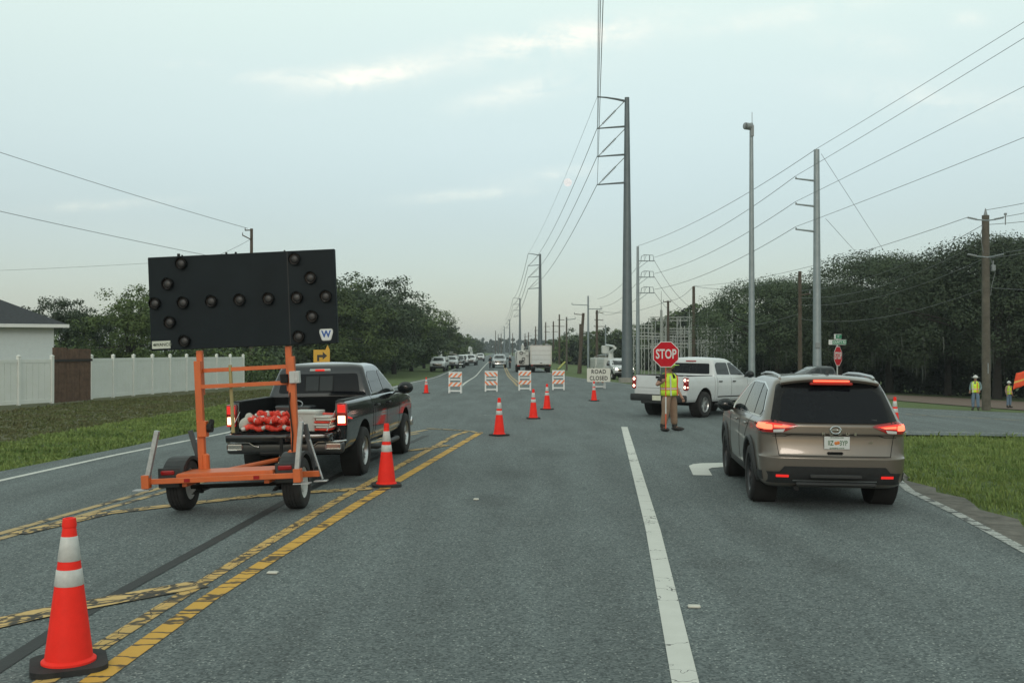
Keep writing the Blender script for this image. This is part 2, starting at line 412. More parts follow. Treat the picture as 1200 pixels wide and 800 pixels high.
def panel(name, poly, axis, bvh, m_, parent, off=.004, thick=.012, res=.07, rnd=0, smooth=40, hug=0):
    """a plate that follows the hull below it"""
    if rnd: poly = ease(poly, rnd)
    d, org = AX[axis]; v, f = poly_pts(poly, res)
    top, bot = [], []; last = None
    for q in v:
        o_ = org(q[0], q[1]); h, nrm, *_ = bvh.ray_cast(o_, -d)
        if h is None:
            h = bvh.find_nearest(o_ + (-d)*(5.0 if axis[0] == 'x' else 18.0 if axis[0] == 'y' else 7))[0]
            if last is not None:
                k = 'xyz'.index(axis[0]); h = Vector(o_); h[k] = last[k]
        last = h
        top.append(h+d*off); bot.append(h-d*(thick-off))
    me = bpy.data.meshes.new(name); bm = bmesh.new()
    A = [bm.verts.new(p) for p in top]; B = [bm.verts.new(p) for p in bot]
    cnt = {}
    for t_ in f:
        try:
            bm.faces.new([A[i] for i in t_]); bm.faces.new([B[i] for i in reversed(t_)])
        except ValueError: continue
        for i in range(len(t_)):
            e = (t_[i], t_[(i+1) % len(t_)]); cnt[e] = 1
    for (i, j) in list(cnt):
        if (j, i) not in cnt: bm.faces.new((A[j], A[i], B[i], B[j]))
    bmesh.ops.recalc_face_normals(bm, faces=bm.faces[:])
    bm.to_mesh(me); bm.free()
    return link(name, me, m_, parent, smooth)
def sheet(name, poly, dz, m_, res=2.0, parent=None, kind='structure', aniso=1.0):
    p2 = [(x, y/aniso) for x, y in poly]
    v, f = poly_pts(p2, res)
    me = bpy.data.meshes.new(name); me.from_pydata([(q[0], q[1]*aniso, g(q[0], q[1]*aniso)+dz) for q in v], [], f); me.update()
    bm = bmesh.new(); bm.from_mesh(me); bmesh.ops.recalc_face_normals(bm, faces=bm.faces[:])
    if sum(fc.normal.z for fc in bm.faces) < 0: bmesh.ops.reverse_faces(bm, faces=bm.faces[:])
    bm.to_mesh(me); bm.free()
    o = link(name, me, m_, parent, 40)
    if kind: o['kind'] = kind
    return o
def strip(name, pts, w_, dz, m_, width2=None, step=.8, kind='structure', label=None, cat=None, group=None):
    """painted line along world points; uv in metres"""
    P2 = [Vector(p) for p in pts]; dense = []
    for a, b in zip(P2, P2[1:]):
        k = max(1, int((b-a).length/step))
        for j in range(k): dense.append(a.lerp(b, j/k))
    dense.append(P2[-1])
    vs_, fs, uv = [], [], []; L_ = 0
    for i, p in enumerate(dense):
        d = (dense[min(i+1, len(dense)-1)]-dense[max(i-1, 0)]).normalized(); nn = Vector((-d.y, d.x))
        if i: L_ += (p-dense[i-1]).length
        ww = w_ if width2 is None else w_+(width2-w_)*i/(len(dense)-1)
        for k in (-.5, .5):
            q = p+nn*ww*k; vs_.append((q.x, q.y, g(q.x, q.y)+dz)); uv.append((L_, k*ww))
    for i in range(len(dense)-1): fs.append((2*i+1, 2*i, 2*i+2, 2*i+3))
    me = bpy.data.meshes.new(name); me.from_pydata(vs_, [], fs); me.update()
    ul = me.uv_layers.new(name='UVMap')
    for lp in me.loops: ul.data[lp.index].uv = uv[lp.vertex_index]
    o = link(name, me, m_)
    props(o, label, cat, group, kind)
    return o
def text_mb(txt, size, m_, name, parent, M4, depth=.004, xs=1.0, bold=0.0, align='CENTER', spacing=1.0):
    cu = bpy.data.curves.new(name, 'FONT'); cu.body = txt; cu.size = size; cu.align_x = align; cu.align_y = 'CENTER'
    cu.extrude = depth/2; cu.offset = bold; cu.space_character = spacing; cu.resolution_u = 3
    to = bpy.data.objects.new('tmp_text', cu); C.objects.link(to)
    dg = bpy.context.evaluated_depsgraph_get(); me = bpy.data.meshes.new_from_object(to.evaluated_get(dg))
    bpy.data.objects.remove(to); bpy.data.curves.remove(cu)
    me.transform(M4 @ Matrix.Diagonal((xs, 1, 1, 1))); me.name = name; me.materials.clear()
    return link(name, me, m_, parent)
# ------------------------------------------------------------------ ground, roads, markings
def terrain():
    xs = sorted(set([-1500, -900, -500, -300, -200, -140, -100, -70, -50, -40, -34] + list(np.arange(-30, 50, 1.0)) + list(range(50, 100, 5)) + [100, 130, 170, 230, 320, 500, 900, 1500]))
    ys = sorted(set([-60, -30, -15] + list(np.arange(-5, 130, 2.0)) + list(range(130, 260, 10)) + [260, 300, 350, 420, 520, 700, 1000, 1500, 2200, 3000]))
    vs_ = [(float(x), float(y), g(x, y)-.07) for y in ys for x in xs]; nx = len(xs)
    fs = [(j*nx+i, j*nx+i+1, (j+1)*nx+i+1, (j+1)*nx+i) for j in range(len(ys)-1) for i in range(nx-1)]
    me = bpy.data.meshes.new('ground'); me.from_pydata(vs_, [], fs)
    o = link('ground', me, GROUND, None, 60); o['kind'] = 'structure'
terrain()
def FX(x0, y):
    d = y-57; return (x0-.0095*d-(1-math.exp(-max(d, 0)/120)), y)
FY = [66, 80, 95, 110, 130, 155, 190, 250, 350, 500, 900]
LE = [(-9.6, -40), (-8.9, 0), P(0, 552), P(150, 523), P(270, 497), (-6.95, 41), (-7.0, 55)]+[FX(-7.05, y) for y in FY]
RE_far = [FX(5.3, y) for y in (900, 500, 350, 250, 190, 155, 130, 112)]+[(5.2, 98), (6.3, 78), (7.3, 63.4), (8.6, 50.5), (12.0, 47.6), P(1060, 477.6), P(1200, 483.6), (60, 62), (160, 95)]
RE_near = [(160, 78), (60, 45), (30, 36.0), P(1200, 511), P(1062, 509), (7.7, 23.0), (6.75, 19.5), P(1068, 577), P(1200, 641), (4.8, 6), (4.4, 0), (2.5, -40)]
road = sheet('road', LE+RE_far+RE_near, 0.0, ASPH, res=1.6)
# sandy shoulder beside the right edge line
SH = [P(1066, 575), P(1200, 643), (4.95, 6), (4.5, 0), (5.4, 0), (5.75, 6), P(1200, 618), (6.02, 12.2), (5.88, 12.9), (6.03, 13.4), P(1130, 582), (6.0, 14.5), (6.2, 15.0), (6.08, 15.8), (6.35, 16.4), P(1066, 560), (6.9, 18.5)]
sheet('shoulder', SH, .004-.012, SAND, res=.5)
sheet('dirt_path', [P(1040, 461.5), P(1100, 464), P(1200, 470), P(1290, 480), P(1290, 486), P(1200, 479.5), P(1130, 474.5), P(1060, 469), P(1035, 466)], -.035, DIRT, res=1.0)
def ln(name, pts, w_, m_, dz=.005, **k): return strip(name, pts, w_, dz, m_, **k)
def D(p0, p1, a, b):
    """extend the line p0-p1"""
    p0, p1 = Vector(p0), Vector(p1); d = (p1-p0).normalized(); return [tuple(p0-d*a), tuple(p1+d*b)]
ln('white_lane_line', [(0.62, 0.5), P(803, 800), P(765, 620), P(731.5, 500)], .16, WHITE_P)
ln('white_edge_line_right', [(4.55, 4), P(1205, 647), P(1120, 601), P(1066, 575), (6.65, 18.8), (7.5, 22.2), P(1062, 505.5), P(1200, 507.5), (30, 36.4)], .13, WHITE_W)
ln('white_edge_line_left', [(-8.2, 5), P(0, 563), P(135, 533), P(265, 507), P(400, 474), (-6.55, 50)]+[FX(-6.6, y) for y in FY[:-1]], .15, WHITE_P)
# double yellow, right side of the painted island
ln('yellow_line', [(-3.05, 0.5), P(106, 800), P(246, 700), P(420, 590), P(563, 506.5)], .15, YEL_P)
ln('yellow_line', [(-3.36, 0.5), P(50, 800), P(212, 698), P(395, 586), P(534, 509.5), P(547, 505.5)], .13, YEL_W)
# double yellow, left side
ln('yellow_line', [(-6.3, 4), P(0, 625), P(190, 571), P(330, 535), P(500, 503.5)], .13, YEL_F)
ln('yellow_line', [(-6.05, 4), P(0, 631), P(190, 577), P(330, 541), P(490, 507.5)], .12, YEL_F)
ln('yellow_line', [P(500, 502.0), P(530, 503.6), P(552, 505.2), P(562, 507.6)], .11, YEL_F, dz=.009)
ln('hatch_line', [P(-20, 734), P(60, 716), P(236, 684)], .30, YEL_N, dz=.009)
ln('hatch_line', [P(20, 625.5), P(125, 601), P(300, 581), P(436, 572)], .26, YEL_N, dz=.009)
ln('hatch_line', [P(460, 530), P(500, 525.5), P(524, 521.5)], .2, YEL_W, dz=.009)
# dark crack sealing running through the island
ln('crack_seal_line', [P(-30, 800), P(60, 742), P(140, 694), P(250, 634), P(340, 584), P(420, 545), P(500, 510)], .13, SEAL, dz=.0025)
# far side of the junction
ln('white_lane_line_far', [FX(-2.8, y) for y in [57]+FY[:-1]], .14, WHITE_P)
ln('yellow_line', [FX(.28, y) for y in [56]+FY[:-1]], .13, YEL_F)
ln('yellow_line', [FX(.52, y) for y in [56]+FY[:-1]], .13, YEL_F)
ln('white_edge_line_far', [P(1200, 485.2), P(1060, 479.2), (12.2, 46.8), (8.5, 49.8), (7.0, 63), (6.0, 78), (5.0, 96)]+[FX(4.9, y) for y in (112, 130, 155, 190, 250, 350, 500)], .14, WHITE_W)
ln('yellow_line', [P(1060, 485), P(1200, 492.5), (40, 50)], .13, YEL_F)
# dashes inside the junction
for a, b in (((560, 463), (592, 463)), ((566, 449), (600, 449.6)), ((583, 461), (592, 461.5)), ((560, 487), (573, 486))):
    ln('dash_line', [P(*a), P(*b)], .10, WHITE_W)
# turn arrow under the suv: shaft, bend and head point
A0 = [P(807, 545.5), P(812, 543.6), P(822, 542.6), P(860, 541.8), P(900, 541.5), P(900, 546), P(850, 546.8), P(834, 548), P(830, 549.5), P(834.5, 557), P(812, 556.5)]
sheet('turn_arrow_marking', A0, .006, WHITE_P, res=.3)
# dull wear patches
PATCH = mat('tar_patch', (0.050, 0.058, 0.060), .8, var=.25, vscale=4, bump=.3)
# road studs
STUD = mat('road_stud_plastic', (0.55, 0.53, 0.46), .4, var=.2)
for i, (px, py, lb) in enumerate(((813, 710.5, 'small pale road stud right of the white lane line near the camera'), (320, 671, 'small pale road stud beside the solid yellow line'),
                                  (558, 585, 'small road stud in the middle of the open lane'))):
    x, y = P(px, py); b = MB(); b.box((0, 0, .009), (.095 if i != 2 else .07, .06, .018), bev=.006)
    o = b.build('road_stud', STUD, None, 35, G(x, y), (0, 0, R(-5))); props(o, lb, 'road stud', 'studs glued to the asphalt')

# ------------------------------------------------------------------ grass blades near the camera
def blades(name, poly, n, hmin, hmax, m_, seed=1, wid=.006):
    rs = np.random.RandomState(seed); pp = np.array(poly); lo, hi = pp.min(0), pp.max(0)
    V, F = [], []; k = 0
    def inside(x, y):
        c = False; j = len(poly)-1
        for i in range(len(poly)):
            xi, yi = poly[i]; xj, yj = poly[j]
            if (yi > y) != (yj > y) and x < (xj-xi)*(y-yi)/(yj-yi)+xi: c = not c
            j = i
        return c
    pts_=0
    while k < n:
        # denser close to the camera
        x = rs.uniform(lo[0], hi[0]); y = lo[1]+(hi[1]-lo[1])*rs.rand()**1.5
        if not inside(x, y): k += .2; continue
        cl_ = .5+.5*math.sin(x*2.1+math.sin(y*1.3)*2)*math.cos(y*1.7+x*.6)
        zz = g(x, y)-.07
        for _ in range(3):
            a = rs.uniform(0, 2*PI); h = rs.uniform(hmin, hmax)*(.45+.75*cl_); w_ = wid*rs.uniform(.7, 1.6)*(1+y*.05)
            bx, by = x+rs.normal(0, .03), y+rs.normal(0, .03); lx, ly = rs.normal(0, .35)*h, rs.normal(0, .35)*h
            ca, sa = math.cos(a)*w_, math.sin(a)*w_; i0 = len(V)
            V += [(bx-ca, by-sa, zz), (bx+ca, by+sa, zz), (bx+lx*.4+ca*.7, by+ly*.4+sa*.7, zz+h*.6), (bx+lx*.4-ca*.7, by+ly*.4-sa*.7, zz+h*.6), (bx+lx, by+ly, zz+h)]
            F += [(i0, i0+1, i0+2, i0+3), (i0+3, i0+2, i0+4)]
        k += 1
    me = bpy.data.meshes.new(name); me.from_pydata(V, [], F)
    return link(name, me, m_)
def mk_blade(name, a, b_, c):
    m, t, b = nodes_of(name, .7); q = NT(t)
    co = q.n('ShaderNodeTexCoord').outputs['Object']
    gn = q.n('ShaderNodeNewGeometry')
    col = q.mix(q.step(q.noise(co, .9, 5, .7), .35, .65), a, b_)
    col = q.mix(q.math('MULTIPLY', q.step(q.noise(co, 28, 2, .6), .5, .75), .6), col, c)
    q.l(col, b.inputs['Base Color']); b.inputs['Specular IOR Level'].default_value = .25
    return m
BLADE = mk_blade('grass_blades', (0.085, 0.145, 0.036), (0.205, 0.270, 0.075), (0.27, 0.26, 0.11))
o = blades('grass', [P(1064, 559), P(1130, 581), P(1200, 616), (6.2, 7.5), (16, 16), (24, 32), (14.7, 29.2), (10.0, 26.2), (7.9, 22.5), (6.95, 18.5)], 44000, .04, .10, BLADE, 3, wid=.0038)
props(o, 'green grass with weeds on the corner beside the suv', 'grass', None, 'stuff')
o = blades('grass', [(-9.6, 5), P(0, 550), P(150, 521), P(270, 495.5), P(400, 469.5), P(478, 448.5), (-9, 56), (-10.5, 56), (-11.6, 40), (-12.4, 14)], 22000, .04, .11, BLADE, 4, wid=.008)
props(o, 'mown green verge grass between the road and the vinyl fence', 'grass', None, 'stuff')
BLADEB = mk_blade('dry_grass_blades', (0.11, 0.10, 0.05), (0.095, 0.125, 0.040), (0.17, 0.16, 0.08))
o = blades('dry_grass', [(-12.4, 14), (-11.6, 40), (-10.5, 56), (-14, 58), (-18.3, 44), (-18.6, 14)], 15000, .03, .09, BLADEB, 6, wid=.009)
props(o, 'dry brownish grass strip along the foot of the white fence', 'grass', None, 'stuff')
o = blades('weeds', [P(1070, 557), P(1130, 574), P(1200, 605), (7.5, 7.5), (16, 16), (20, 30), (14.7, 29.2), (10.0, 26.2), (7.9, 22.5), (6.95, 18.5)], 1800, .12, .22, BLADE, 8, wid=.007)
props(o, 'taller weeds scattered in the corner grass beside the suv', 'weeds', None, 'stuff')
# ------------------------------------------------------------------ vehicle kit
GLASS = mat('tinted_glass', (0.005, 0.006, 0.009), .06, var=.05, spec=.22)
GLASS_L = mat('side_window_glass', (0.012, 0.016, 0.018), .06, var=.1, spec=.4)
BLACKP = mat('black_plastic', (0.018, 0.019, 0.020), .55, var=.25, vscale=14, bump=.15, bscale=220)
GLOSSB = mat('gloss_black', (0.008, 0.008, 0.009), .2, var=.1, spec=.25)
RUBBER = mat('rubber', (0.017, 0.017, 0.018), .85, var=.35, vscale=10, bump=.3, bscale=120, dirt=.6, dirtcol=(0.05, 0.047, 0.042))
ALU = mat('alloy', (0.50, 0.51, 0.52), .3, metal=.9, var=.1, dirt=.4, dirtcol=(0.12, 0.11, 0.10))
DALU = mat('dark_alloy', (0.06, 0.062, 0.066), .35, metal=.7, var=.2)
CHROME = mat('chrome', (0.62, 0.63, 0.64), .14, metal=1, var=.05)
SEAM_CREASE = mat('gap_crease_line', (0.006, 0.006, 0.006), .8, var=.1)
REDL = mat('red_lens', (0.30, 0.008, 0.010), .12, var=.15, coat=.6)
REDG = mat('red_lens_glowing', (0.5, 0.02, 0.02), .2, var=.1, emit=(1, .03, .02), estr=.55)
REDH = mat('brake_lamp_lit', (0.9, 0.2, 0.1), .3, emit=(1, .12, .06), estr=2.2)
REDS = mat('brake_strip_lit', (0.9, 0.2, 0.1), .3, emit=(1, .08, .04), estr=2.2)
WLIT = mat('reverse_lamp_lit', (1, .85, .6), .3, emit=(1, .62, .30), estr=3.2)
WLENS = mat('clear_lens', (0.55, 0.55, 0.55), .1, var=.1, coat=.6)
HLIT = mat('headlamp_lit', (1, .95, .85), .3, emit=(1, .88, .68), estr=14)
UNDER = mat('underbody', (0.012, 0.012, 0.012), .9, var=.3)
PLATEW = mat('plate_white', (0.55, 0.56, 0.55), .45, var=.08)

def hull_mesh(rows, nz=5, yc=1.3, tap=.05, sub=1, ks=(7, 8, 26)):
    """rows: z, half width, rear y, front y, rear corner (rx, ry), front corner (rx, ry), rear bow, front bow"""
    rows = [list(r_) for r_ in rows]
    flat = [[r_[0], r_[1], r_[2], r_[3], r_[4][0], r_[4][1], r_[5][0], r_[5][1], r_[6], r_[7]] for r_ in rows]
    dense = []
    for i in range(len(flat)-1):
        p0, p1, p2, p3 = flat[max(i-1, 0)], flat[i], flat[i+1], flat[min(i+2, len(flat)-1)]
        for j in range(nz):
            t_ = j/nz
            row = []
            for a, b, c, d in zip(p0, p1, p2, p3):
                m1 = 0 if (b-a)*(c-b) <= 0 else (c-a)*.5*min(1, 1); m2 = 0 if (c-b)*(d-c) <= 0 else (d-b)*.5
                lim = 2.4*abs(c-b); m1 = max(-lim, min(lim, m1)); m2 = max(-lim, min(lim, m2))
                row.append(b*(2*t_**3-3*t_**2+1)+m1*(t_**3-2*t_**2+t_)+c*(-2*t_**3+3*t_**2)+m2*(t_**3-t_**2))
            dense.append(row)
    dense.append(flat[-1])
    k1, k2, k3 = ks; rings = []
    for z, hw, yr, yf, rrx, rry, frx, fry, rb, fb in dense:
        half = []
        for j in range(k1):
            x = (hw-rrx)*j/k1; half.append((x, yr+rb*(x/hw)**2))
        e0 = yr+rb*((hw-rrx)/hw)**2
        for j in range(k2+1):
            a = PI/2*j/k2; half.append((hw-rrx+rrx*math.sin(a), e0+rry*(1-math.cos(a))))
        f0 = yf-fb*((hw-frx)/hw)**2
        ya, yb = e0+rry, f0-fry
        for j in range(1, k3): half.append((hw, ya+(yb-ya)*j/k3))
        for j in range(k2+1):
            a = PI/2*(1-j/k2); half.append((hw-frx+frx*math.sin(a), f0-fry*(1-math.cos(a))))
        for j in range(1, k1+1):
            x = (hw-frx)*(1-j/k1); half.append((x, yf-fb*(x/hw)**2))
        # gentle plan taper of the flanks
        h2 = []
        for x, y in half:
            t_ = (y-yc)/2.6; h2.append((x*(1-tap*min(1, t_*t_)), y))
        ring = [(x, y, z) for x, y in h2] + [(-x, y, z) for x, y in reversed(h2[1:-1])]
        rings.append(ring)
    return rings
def hull(name, rings, m_, parent, crown_top=0.0, crown_bot=0.0, crown_mesh=4, mod=None, smooth=28):
    b = bmesh.new(); n = len(rings[0]); V = []
    for rg in rings: V.append([b.verts.new(p) for p in rg])
    for A, B in zip(V, V[1:]):
        for k in range(n):
            b.faces.new((A[k], A[(k+1) % n], B[(k+1) % n], B[k]))
    # crowned lid: shrink the top ring several times
    def lid(ring, h, flip):
        cur = ring; cx = sum(v.co.x for v in ring)/n; cy = sum(v.co.y for v in ring)/n; z0 = ring[0].co.z
        steps = (.90, .75, .5, .22) if h else (.7, .3)
        src = [v.co.copy() for v in ring]
        for s_ in steps:
            nw = [b.verts.new((cx+(p.x-cx)*s_, cy+(p.y-cy)*(1-(1-s_)*.92 if h else s_), p.z+h*(1-s_*s_))) for p in src]
            for k in range(n):
                f = (cur[k], cur[(k+1) % n], nw[(k+1) % n], nw[k]); b.faces.new(f if not flip else f[::-1])
            cur = nw
        c = b.verts.new((cx, cy, sum(v.co.z for v in cur)/n+ (h*.02)))
        for k in range(n):
            f = (cur[k], cur[(k+1) % n], c); b.faces.new(f if not flip else f[::-1])
    lid(V[-1], crown_top, False); lid(V[0], -crown_bot, True)
    if mod: mod(b)
    bmesh.ops.recalc_face_normals(b, faces=b.faces[:])
    me = bpy.data.meshes.new(name); b.to_mesh(me); b.free()
    return link(name, me, m_, parent, smooth)
def cut(o, cutters, smooth=28):
    """boolean cuts, applied; the cutters are deleted"""
    par = o.parent; o.parent = None; bpy.context.view_layer.update()
    for c in cutters:
        n_before = len(o.data.vertices)
        md = o.modifiers.new('b', 'BOOLEAN'); md.operation = 'DIFFERENCE'; md.solver = 'EXACT'; md.object = c
        dg = bpy.context.evaluated_depsgraph_get(); me = bpy.data.meshes.new_from_object(o.evaluated_get(dg))
        o.modifiers.clear(); old = o.data; o.data = me; me.name = o.name; bpy.data.meshes.remove(old)
        if len(me.vertices) == n_before: print('CUT FAILED', o.name, c.dimensions[:])
    o.parent = par
    for c in cutters: bpy.data.objects.remove(c)
    for p in o.data.polygons: p.use_smooth = True
    o.data.set_sharp_from_angle(angle=R(smooth))
def cutbox(c, size, bev=0.0, rot=None):
    b = MB(); b.box(c, size, rot, bev, 3); return b.build('cutter', None, None, None)
def cutcyl(p0, p1, r_, n=40):
    b = MB(); b.cyl(p0, p1, r_, r_, n); return b.build('cutter', None, None, None)
def bvh_of(*objs):
    V, F = [], []
    for o in objs:
        k = len(V); V += [v.co.copy() for v in o.data.vertices]; F += [[k+i for i in p.vertices] for p in o.data.polygons]
    return BVHTree.FromPolygons(V, F)
def wheel(parent, x, y, r_, w_, rim_m, side, spokes=5, rim_r=.63, name='wheel', hub_m=None, dish=.02, twin=False):
    """side +1: outer face towards +x. wheel > tyre, rim"""
    e = thing(name, None, None); e.parent = parent; e.location = (x, y, r_)
    M4 = RY(PI/2*side)
    h = w_/2; rr = r_*rim_r
    b = MB(); b.lathe([(rr, -h*.86), (rr*1.03, -h*.98), (r_*.86, -h*1.04), (r_*.95, -h*.95), (r_*.99, -h*.78), (r_, -h*.5), (r_, -h*.42), (r_*.975, -h*.40), (r_*.975, -h*.34), (r_, -h*.32),
                       (r_, -h*.06), (r_*.975, -h*.04), (r_*.975, h*.04), (r_, h*.06), (r_, h*.32), (r_*.975, h*.34), (r_*.975, h*.40), (r_, h*.42), (r_, h*.5), (r_*.99, h*.78), (r_*.95, h*.95), (r_*.86, h*1.04),
                       (rr*1.03, h*.98), (rr, h*.86)], 40, M4)
    b.build('tyre', RUBBER, e, 40)
    b = MB(); b.lathe([(rr*1.0, -h*.86), (rr*.93, -h*.6), (rr*.90, h*.2), (rr*.93, h*.70), (rr*1.01, h*.88), (rr*1.03, h*.86), (rr*1.0, h*.72), (rr*.97, -h*.86)], 36, M4, close=True)
    b.lathe([(0, h*.05), (rr*.92, h*.0), (rr*.92, -h*.05), (0, -h*.02)], 28, M4)
    b.lathe([(0, h*.66-dish), (rr*.12, h*.66-dish), (rr*.2, h*.6-dish), (rr*.24, h*.2), (0, h*.2)], 20, M4)
    for k in range(spokes):
        a = 2*PI*k/spokes
        Ms = M4 @ RZ(a)
        for dx in ((-.07, .07) if spokes <= 6 else (0,)):
            b.box((0, 0, 0), (rr*.80, rr*.12, h*.26), Ms @ T(rr*.54, rr*dx*1.25, h*.52-dish*.6) @ RZ(dx*1.4) @ RY(-R(4)), .006)
    b.build('rim', rim_m, e, 35)
    return e
def arch_liner(parent, x, y, r_, side, depth=.3, zc=.36):
    b = MB(); M4 = T(x-side*depth/2, y, zc) @ RY(PI/2*side)
    b.lathe([(r_*.985, depth/2-.02), (r_*.985, -depth/2), (0.0, -depth/2)], 36, M4)
    return b
def mirror_part(parent, x, y, z, side, m_, s=1.0, lit=False):
    b = MB(); b.sphere((x+side*.13*s, y, z), 1, (.125*s, .085*s, .095*s), 18, 12); b.box((x+side*.01, y+.02, z-.06*s), (.1*s, .05*s, .03*s), bev=.01)
    o = b.build('wing_mirror', m_, parent, 50)
    b = MB(); b.sphere((x+side*.135*s, y-.052*s, z), 1, (.105*s, .045*s, .078*s), 14, 8); b.build('mirror_glass', GLASS_L, o, 50)
    return o

# ------------------------------------------------------------------ the brown suv
BROWN = mat('bronze_car_paint', (0.165, 0.141, 0.119), .30, metal=.4, var=.05, vscale=2, coat=.7)
def make_suv(loc, rz):
    t = thing('suv', 'bronze brown suv braking in the turn lane behind the white line, rear lamps glowing red', 'suv', loc, 0, rot=rz)
    Wd = .915
    rows = [  # z, hw, yr, yf, rear corner, front corner, rear bow, front bow
        (.27, .80, -.72, 3.55, (.20, .16), (.3, .3), .04, .10),
        (.33, .865, -.84, 3.68, (.24, .20), (.3, .3), .05, .12),
        (.48, .900, -.905, 3.74, (.28, .24), (.35, .35), .06, .14),
        (.60, .912, -.925, 3.76, (.29, .26), (.35, .4), .06, .14),
        (.645, .915, -.930, 3.76, (.29, .26), (.35, .4), .06, .14),
        (.675, .915, -.895, 3.76, (.29, .26), (.35, .4), .06, .14),
        (.80, .918, -.870, 3.74, (.27, .25), (.35, .4), .06, .14),
        (.915, .915, -.865, 3.70, (.25, .25), (.35, .42), .06, .15),
        (.945, .910, -.900, 3.68, (.25, .25), (.35, .42), .06, .15),
        (1.03, .902, -.900, 3.62, (.24, .25), (.4, .5), .06, .16),
        (1.07, .885, -.880, 3.50, (.23, .25), (.4, .5), .06, .2),
        (1.115, .855, -.850, 2.75, (.22, .25), (.4, .4), .06, .22),
        (1.20, .825, -.790, 2.45, (.20, .25), (.3, .3), .07, .22),
        (1.35, .765, -.680, 2.10, (.18, .22), (.25, .25), .07, .2),
        (1.50, .700, -.570, 1.70, (.16, .2), (.25, .25), .07, .18),
        (1.575, .655, -.520, 1.45, (.15, .2), (.25, .3), .07, .16),
        (1.615, .590, -.440, 1.20, (.2, .25), (.25, .3), .06, .16)]
    body = hull('body', hull_mesh(rows, 5, 1.35, .055), BROWN, t, crown_top=.035, crown_bot=0)
    cs = []
    for yy in (0, 2.706):
        for s in (-1, 1): cs.append(cutcyl((s*.60, yy, .38), (s*1.2, yy, .38), .415))
    bv0 = bvh_of(body)
    cut(body, cs)
    bv = bv0
    for yy in (0, 2.706):
        for s in (-1, 1):
            b = arch_liner(t, s*.90, yy, .415, s, .30, .38); b.build('arch_liner', UNDER, t)
            wheel(t, s*.80, yy, .365, .225, DALU, s, 5, .66)
            # arch cladding ring
            b = MB(); pts = []
            for k in range(25):
                a = R(-8)+R(196)*k/24; yv, zv = yy+.44*math.cos(a), .38+.44*math.sin(a)
                h, *_ = bv.ray_cast(Vector((s*6, yv, max(zv, .31))), Vector((-s, 0, 0))); pts.append((h.x+s*.004 if h else s*.9, yv, max(zv, .26)))
            b.tube(pts, .034, 6); b.build('arch_trim', BLACKP, t, 50)
    # ---- rear lower bumper in black
    panel('lower_bumper', [(-.80, .33), (.80, .33), (.865, .43), (.87, .465), (.66, .475), (.60, .545), (-.60, .545), (-.66, .475), (-.87, .465), (-.865, .43)], 'y-', bv, BLACKP, t, .014, .03, .06)
    b = MB(); b.box((0, -.935, .335), (.95, .05, .045), bev=.015); b.box((0, -.945, .43), (.62, .03, .05), bev=.012); b.build('bumper_diffuser', BLACKP, t)
    panel('bumper_strip', [(-.50, .362), (.50, .362), (.50, .374), (-.50, .374)], 'y-', bv, ALU, t, .022, .03, .08)
    for s in (-1, 1):
        panel('bumper_reflector', [(s*.55, .405), (s*.70, .405), (s*.70, .437), (s*.55, .437)], 'y-', bv, REDG, t, .022, .02, .06)  # glow added by emission; the reflector is no lamp
        panel('side_sill', [(.42, .27), (2.28, .27), (2.28, .42), (.42, .42)], 'x+' if s > 0 else 'x-', bv, BLACKP, t, .012, .03, .12)
        # bumper side wrap
        panel('bumper_side', [(-.70, .36), (-.45, .36), (-.45, .455), (-.72, .47)], 'x+' if s > 0 else 'x-', bv, BLACKP, t, .012, .02, .06)
    # ---- tailgate seams
    def seam_crease(poly, axis='y-', off=.003): panel('gap_crease_line', poly, axis, bv, SEAM_CREASE, t, off, .006, .05)
    seam_crease([(-.66, .668), (.66, .668), (.66, .676), (-.66, .676)])
    for s in (-1, 1): seam_crease([(s*.66, .668), (s*.667, .668), (s*.715, .95), (s*.708, .95)])
    b = MB(); b.box((0, -.884, .70), (.20, .02, .05), bev=.015); b.build('hatch_handle', GLOSSB, t)
    # crease below the logo, its shade laid on as a dark strip
    seam_crease([(-.52, .935), (.52, .935), (.60, .905), (.74, .905), (.74, .898), (.595, .898), (.515, .925), (-.515, .925), (-.595, .898), (-.74, .898), (-.74, .905), (-.60, .905)], off=.004)
    # ---- rear window with black surround
    panel('window_surround', [(-.765, 1.075), (.765, 1.075), (.64, 1.535), (.50, 1.565), (-.50, 1.565), (-.64, 1.535)], 'y-', bv, GLOSSB, t, .012, .03, .045, .04)
    panel('rear_window', [(-.655, 1.09), (-.50, 1.075), (.50, 1.075), (.655, 1.09), (.60, 1.38), (.52, 1.475), (-.52, 1.475), (-.60, 1.38)], 'y-', bv, GLASS, t, .020, .012, .045, .04)
    # spoiler
    b = MB()
    n = 15
    for k in range(n):
        pass
    prof = [(-.60+1.2*k/14) for k in range(15)]
    sp = bmesh.new(); ring = []
    for x in prof:
        yb = -.655+.10*(abs(x)/.6)**2.2; zz = 1.625-.055*(abs(x)/.6)**2.4
        ring.append([sp.verts.new((x, yb+.22, zz+.018)), sp.verts.new((x, yb+.03, zz-.004)), sp.verts.new((x, yb, zz-.022)), sp.verts.new((x, yb+.02, zz-.05)), sp.verts.new((x, yb+.16, zz-.075))])
    for A, B in zip(ring, ring[1:]):
        for k in range(4): sp.faces.new((A[k], B[k], B[k+1], A[k+1]))
    sp.faces.new(ring[0]); sp.faces.new(ring[-1][::-1])
    bmesh.ops.recalc_face_normals(sp, faces=sp.faces[:])
    me = bpy.data.meshes.new('spoiler'); sp.to_mesh(me); sp.free(); spo = link('spoiler', me, BROWN, t, 40)
    b = MB(); b.box((0, -.648, 1.578), (.44, .03, .02), bev=.008); b.build('high_brake_light', REDS, spo)
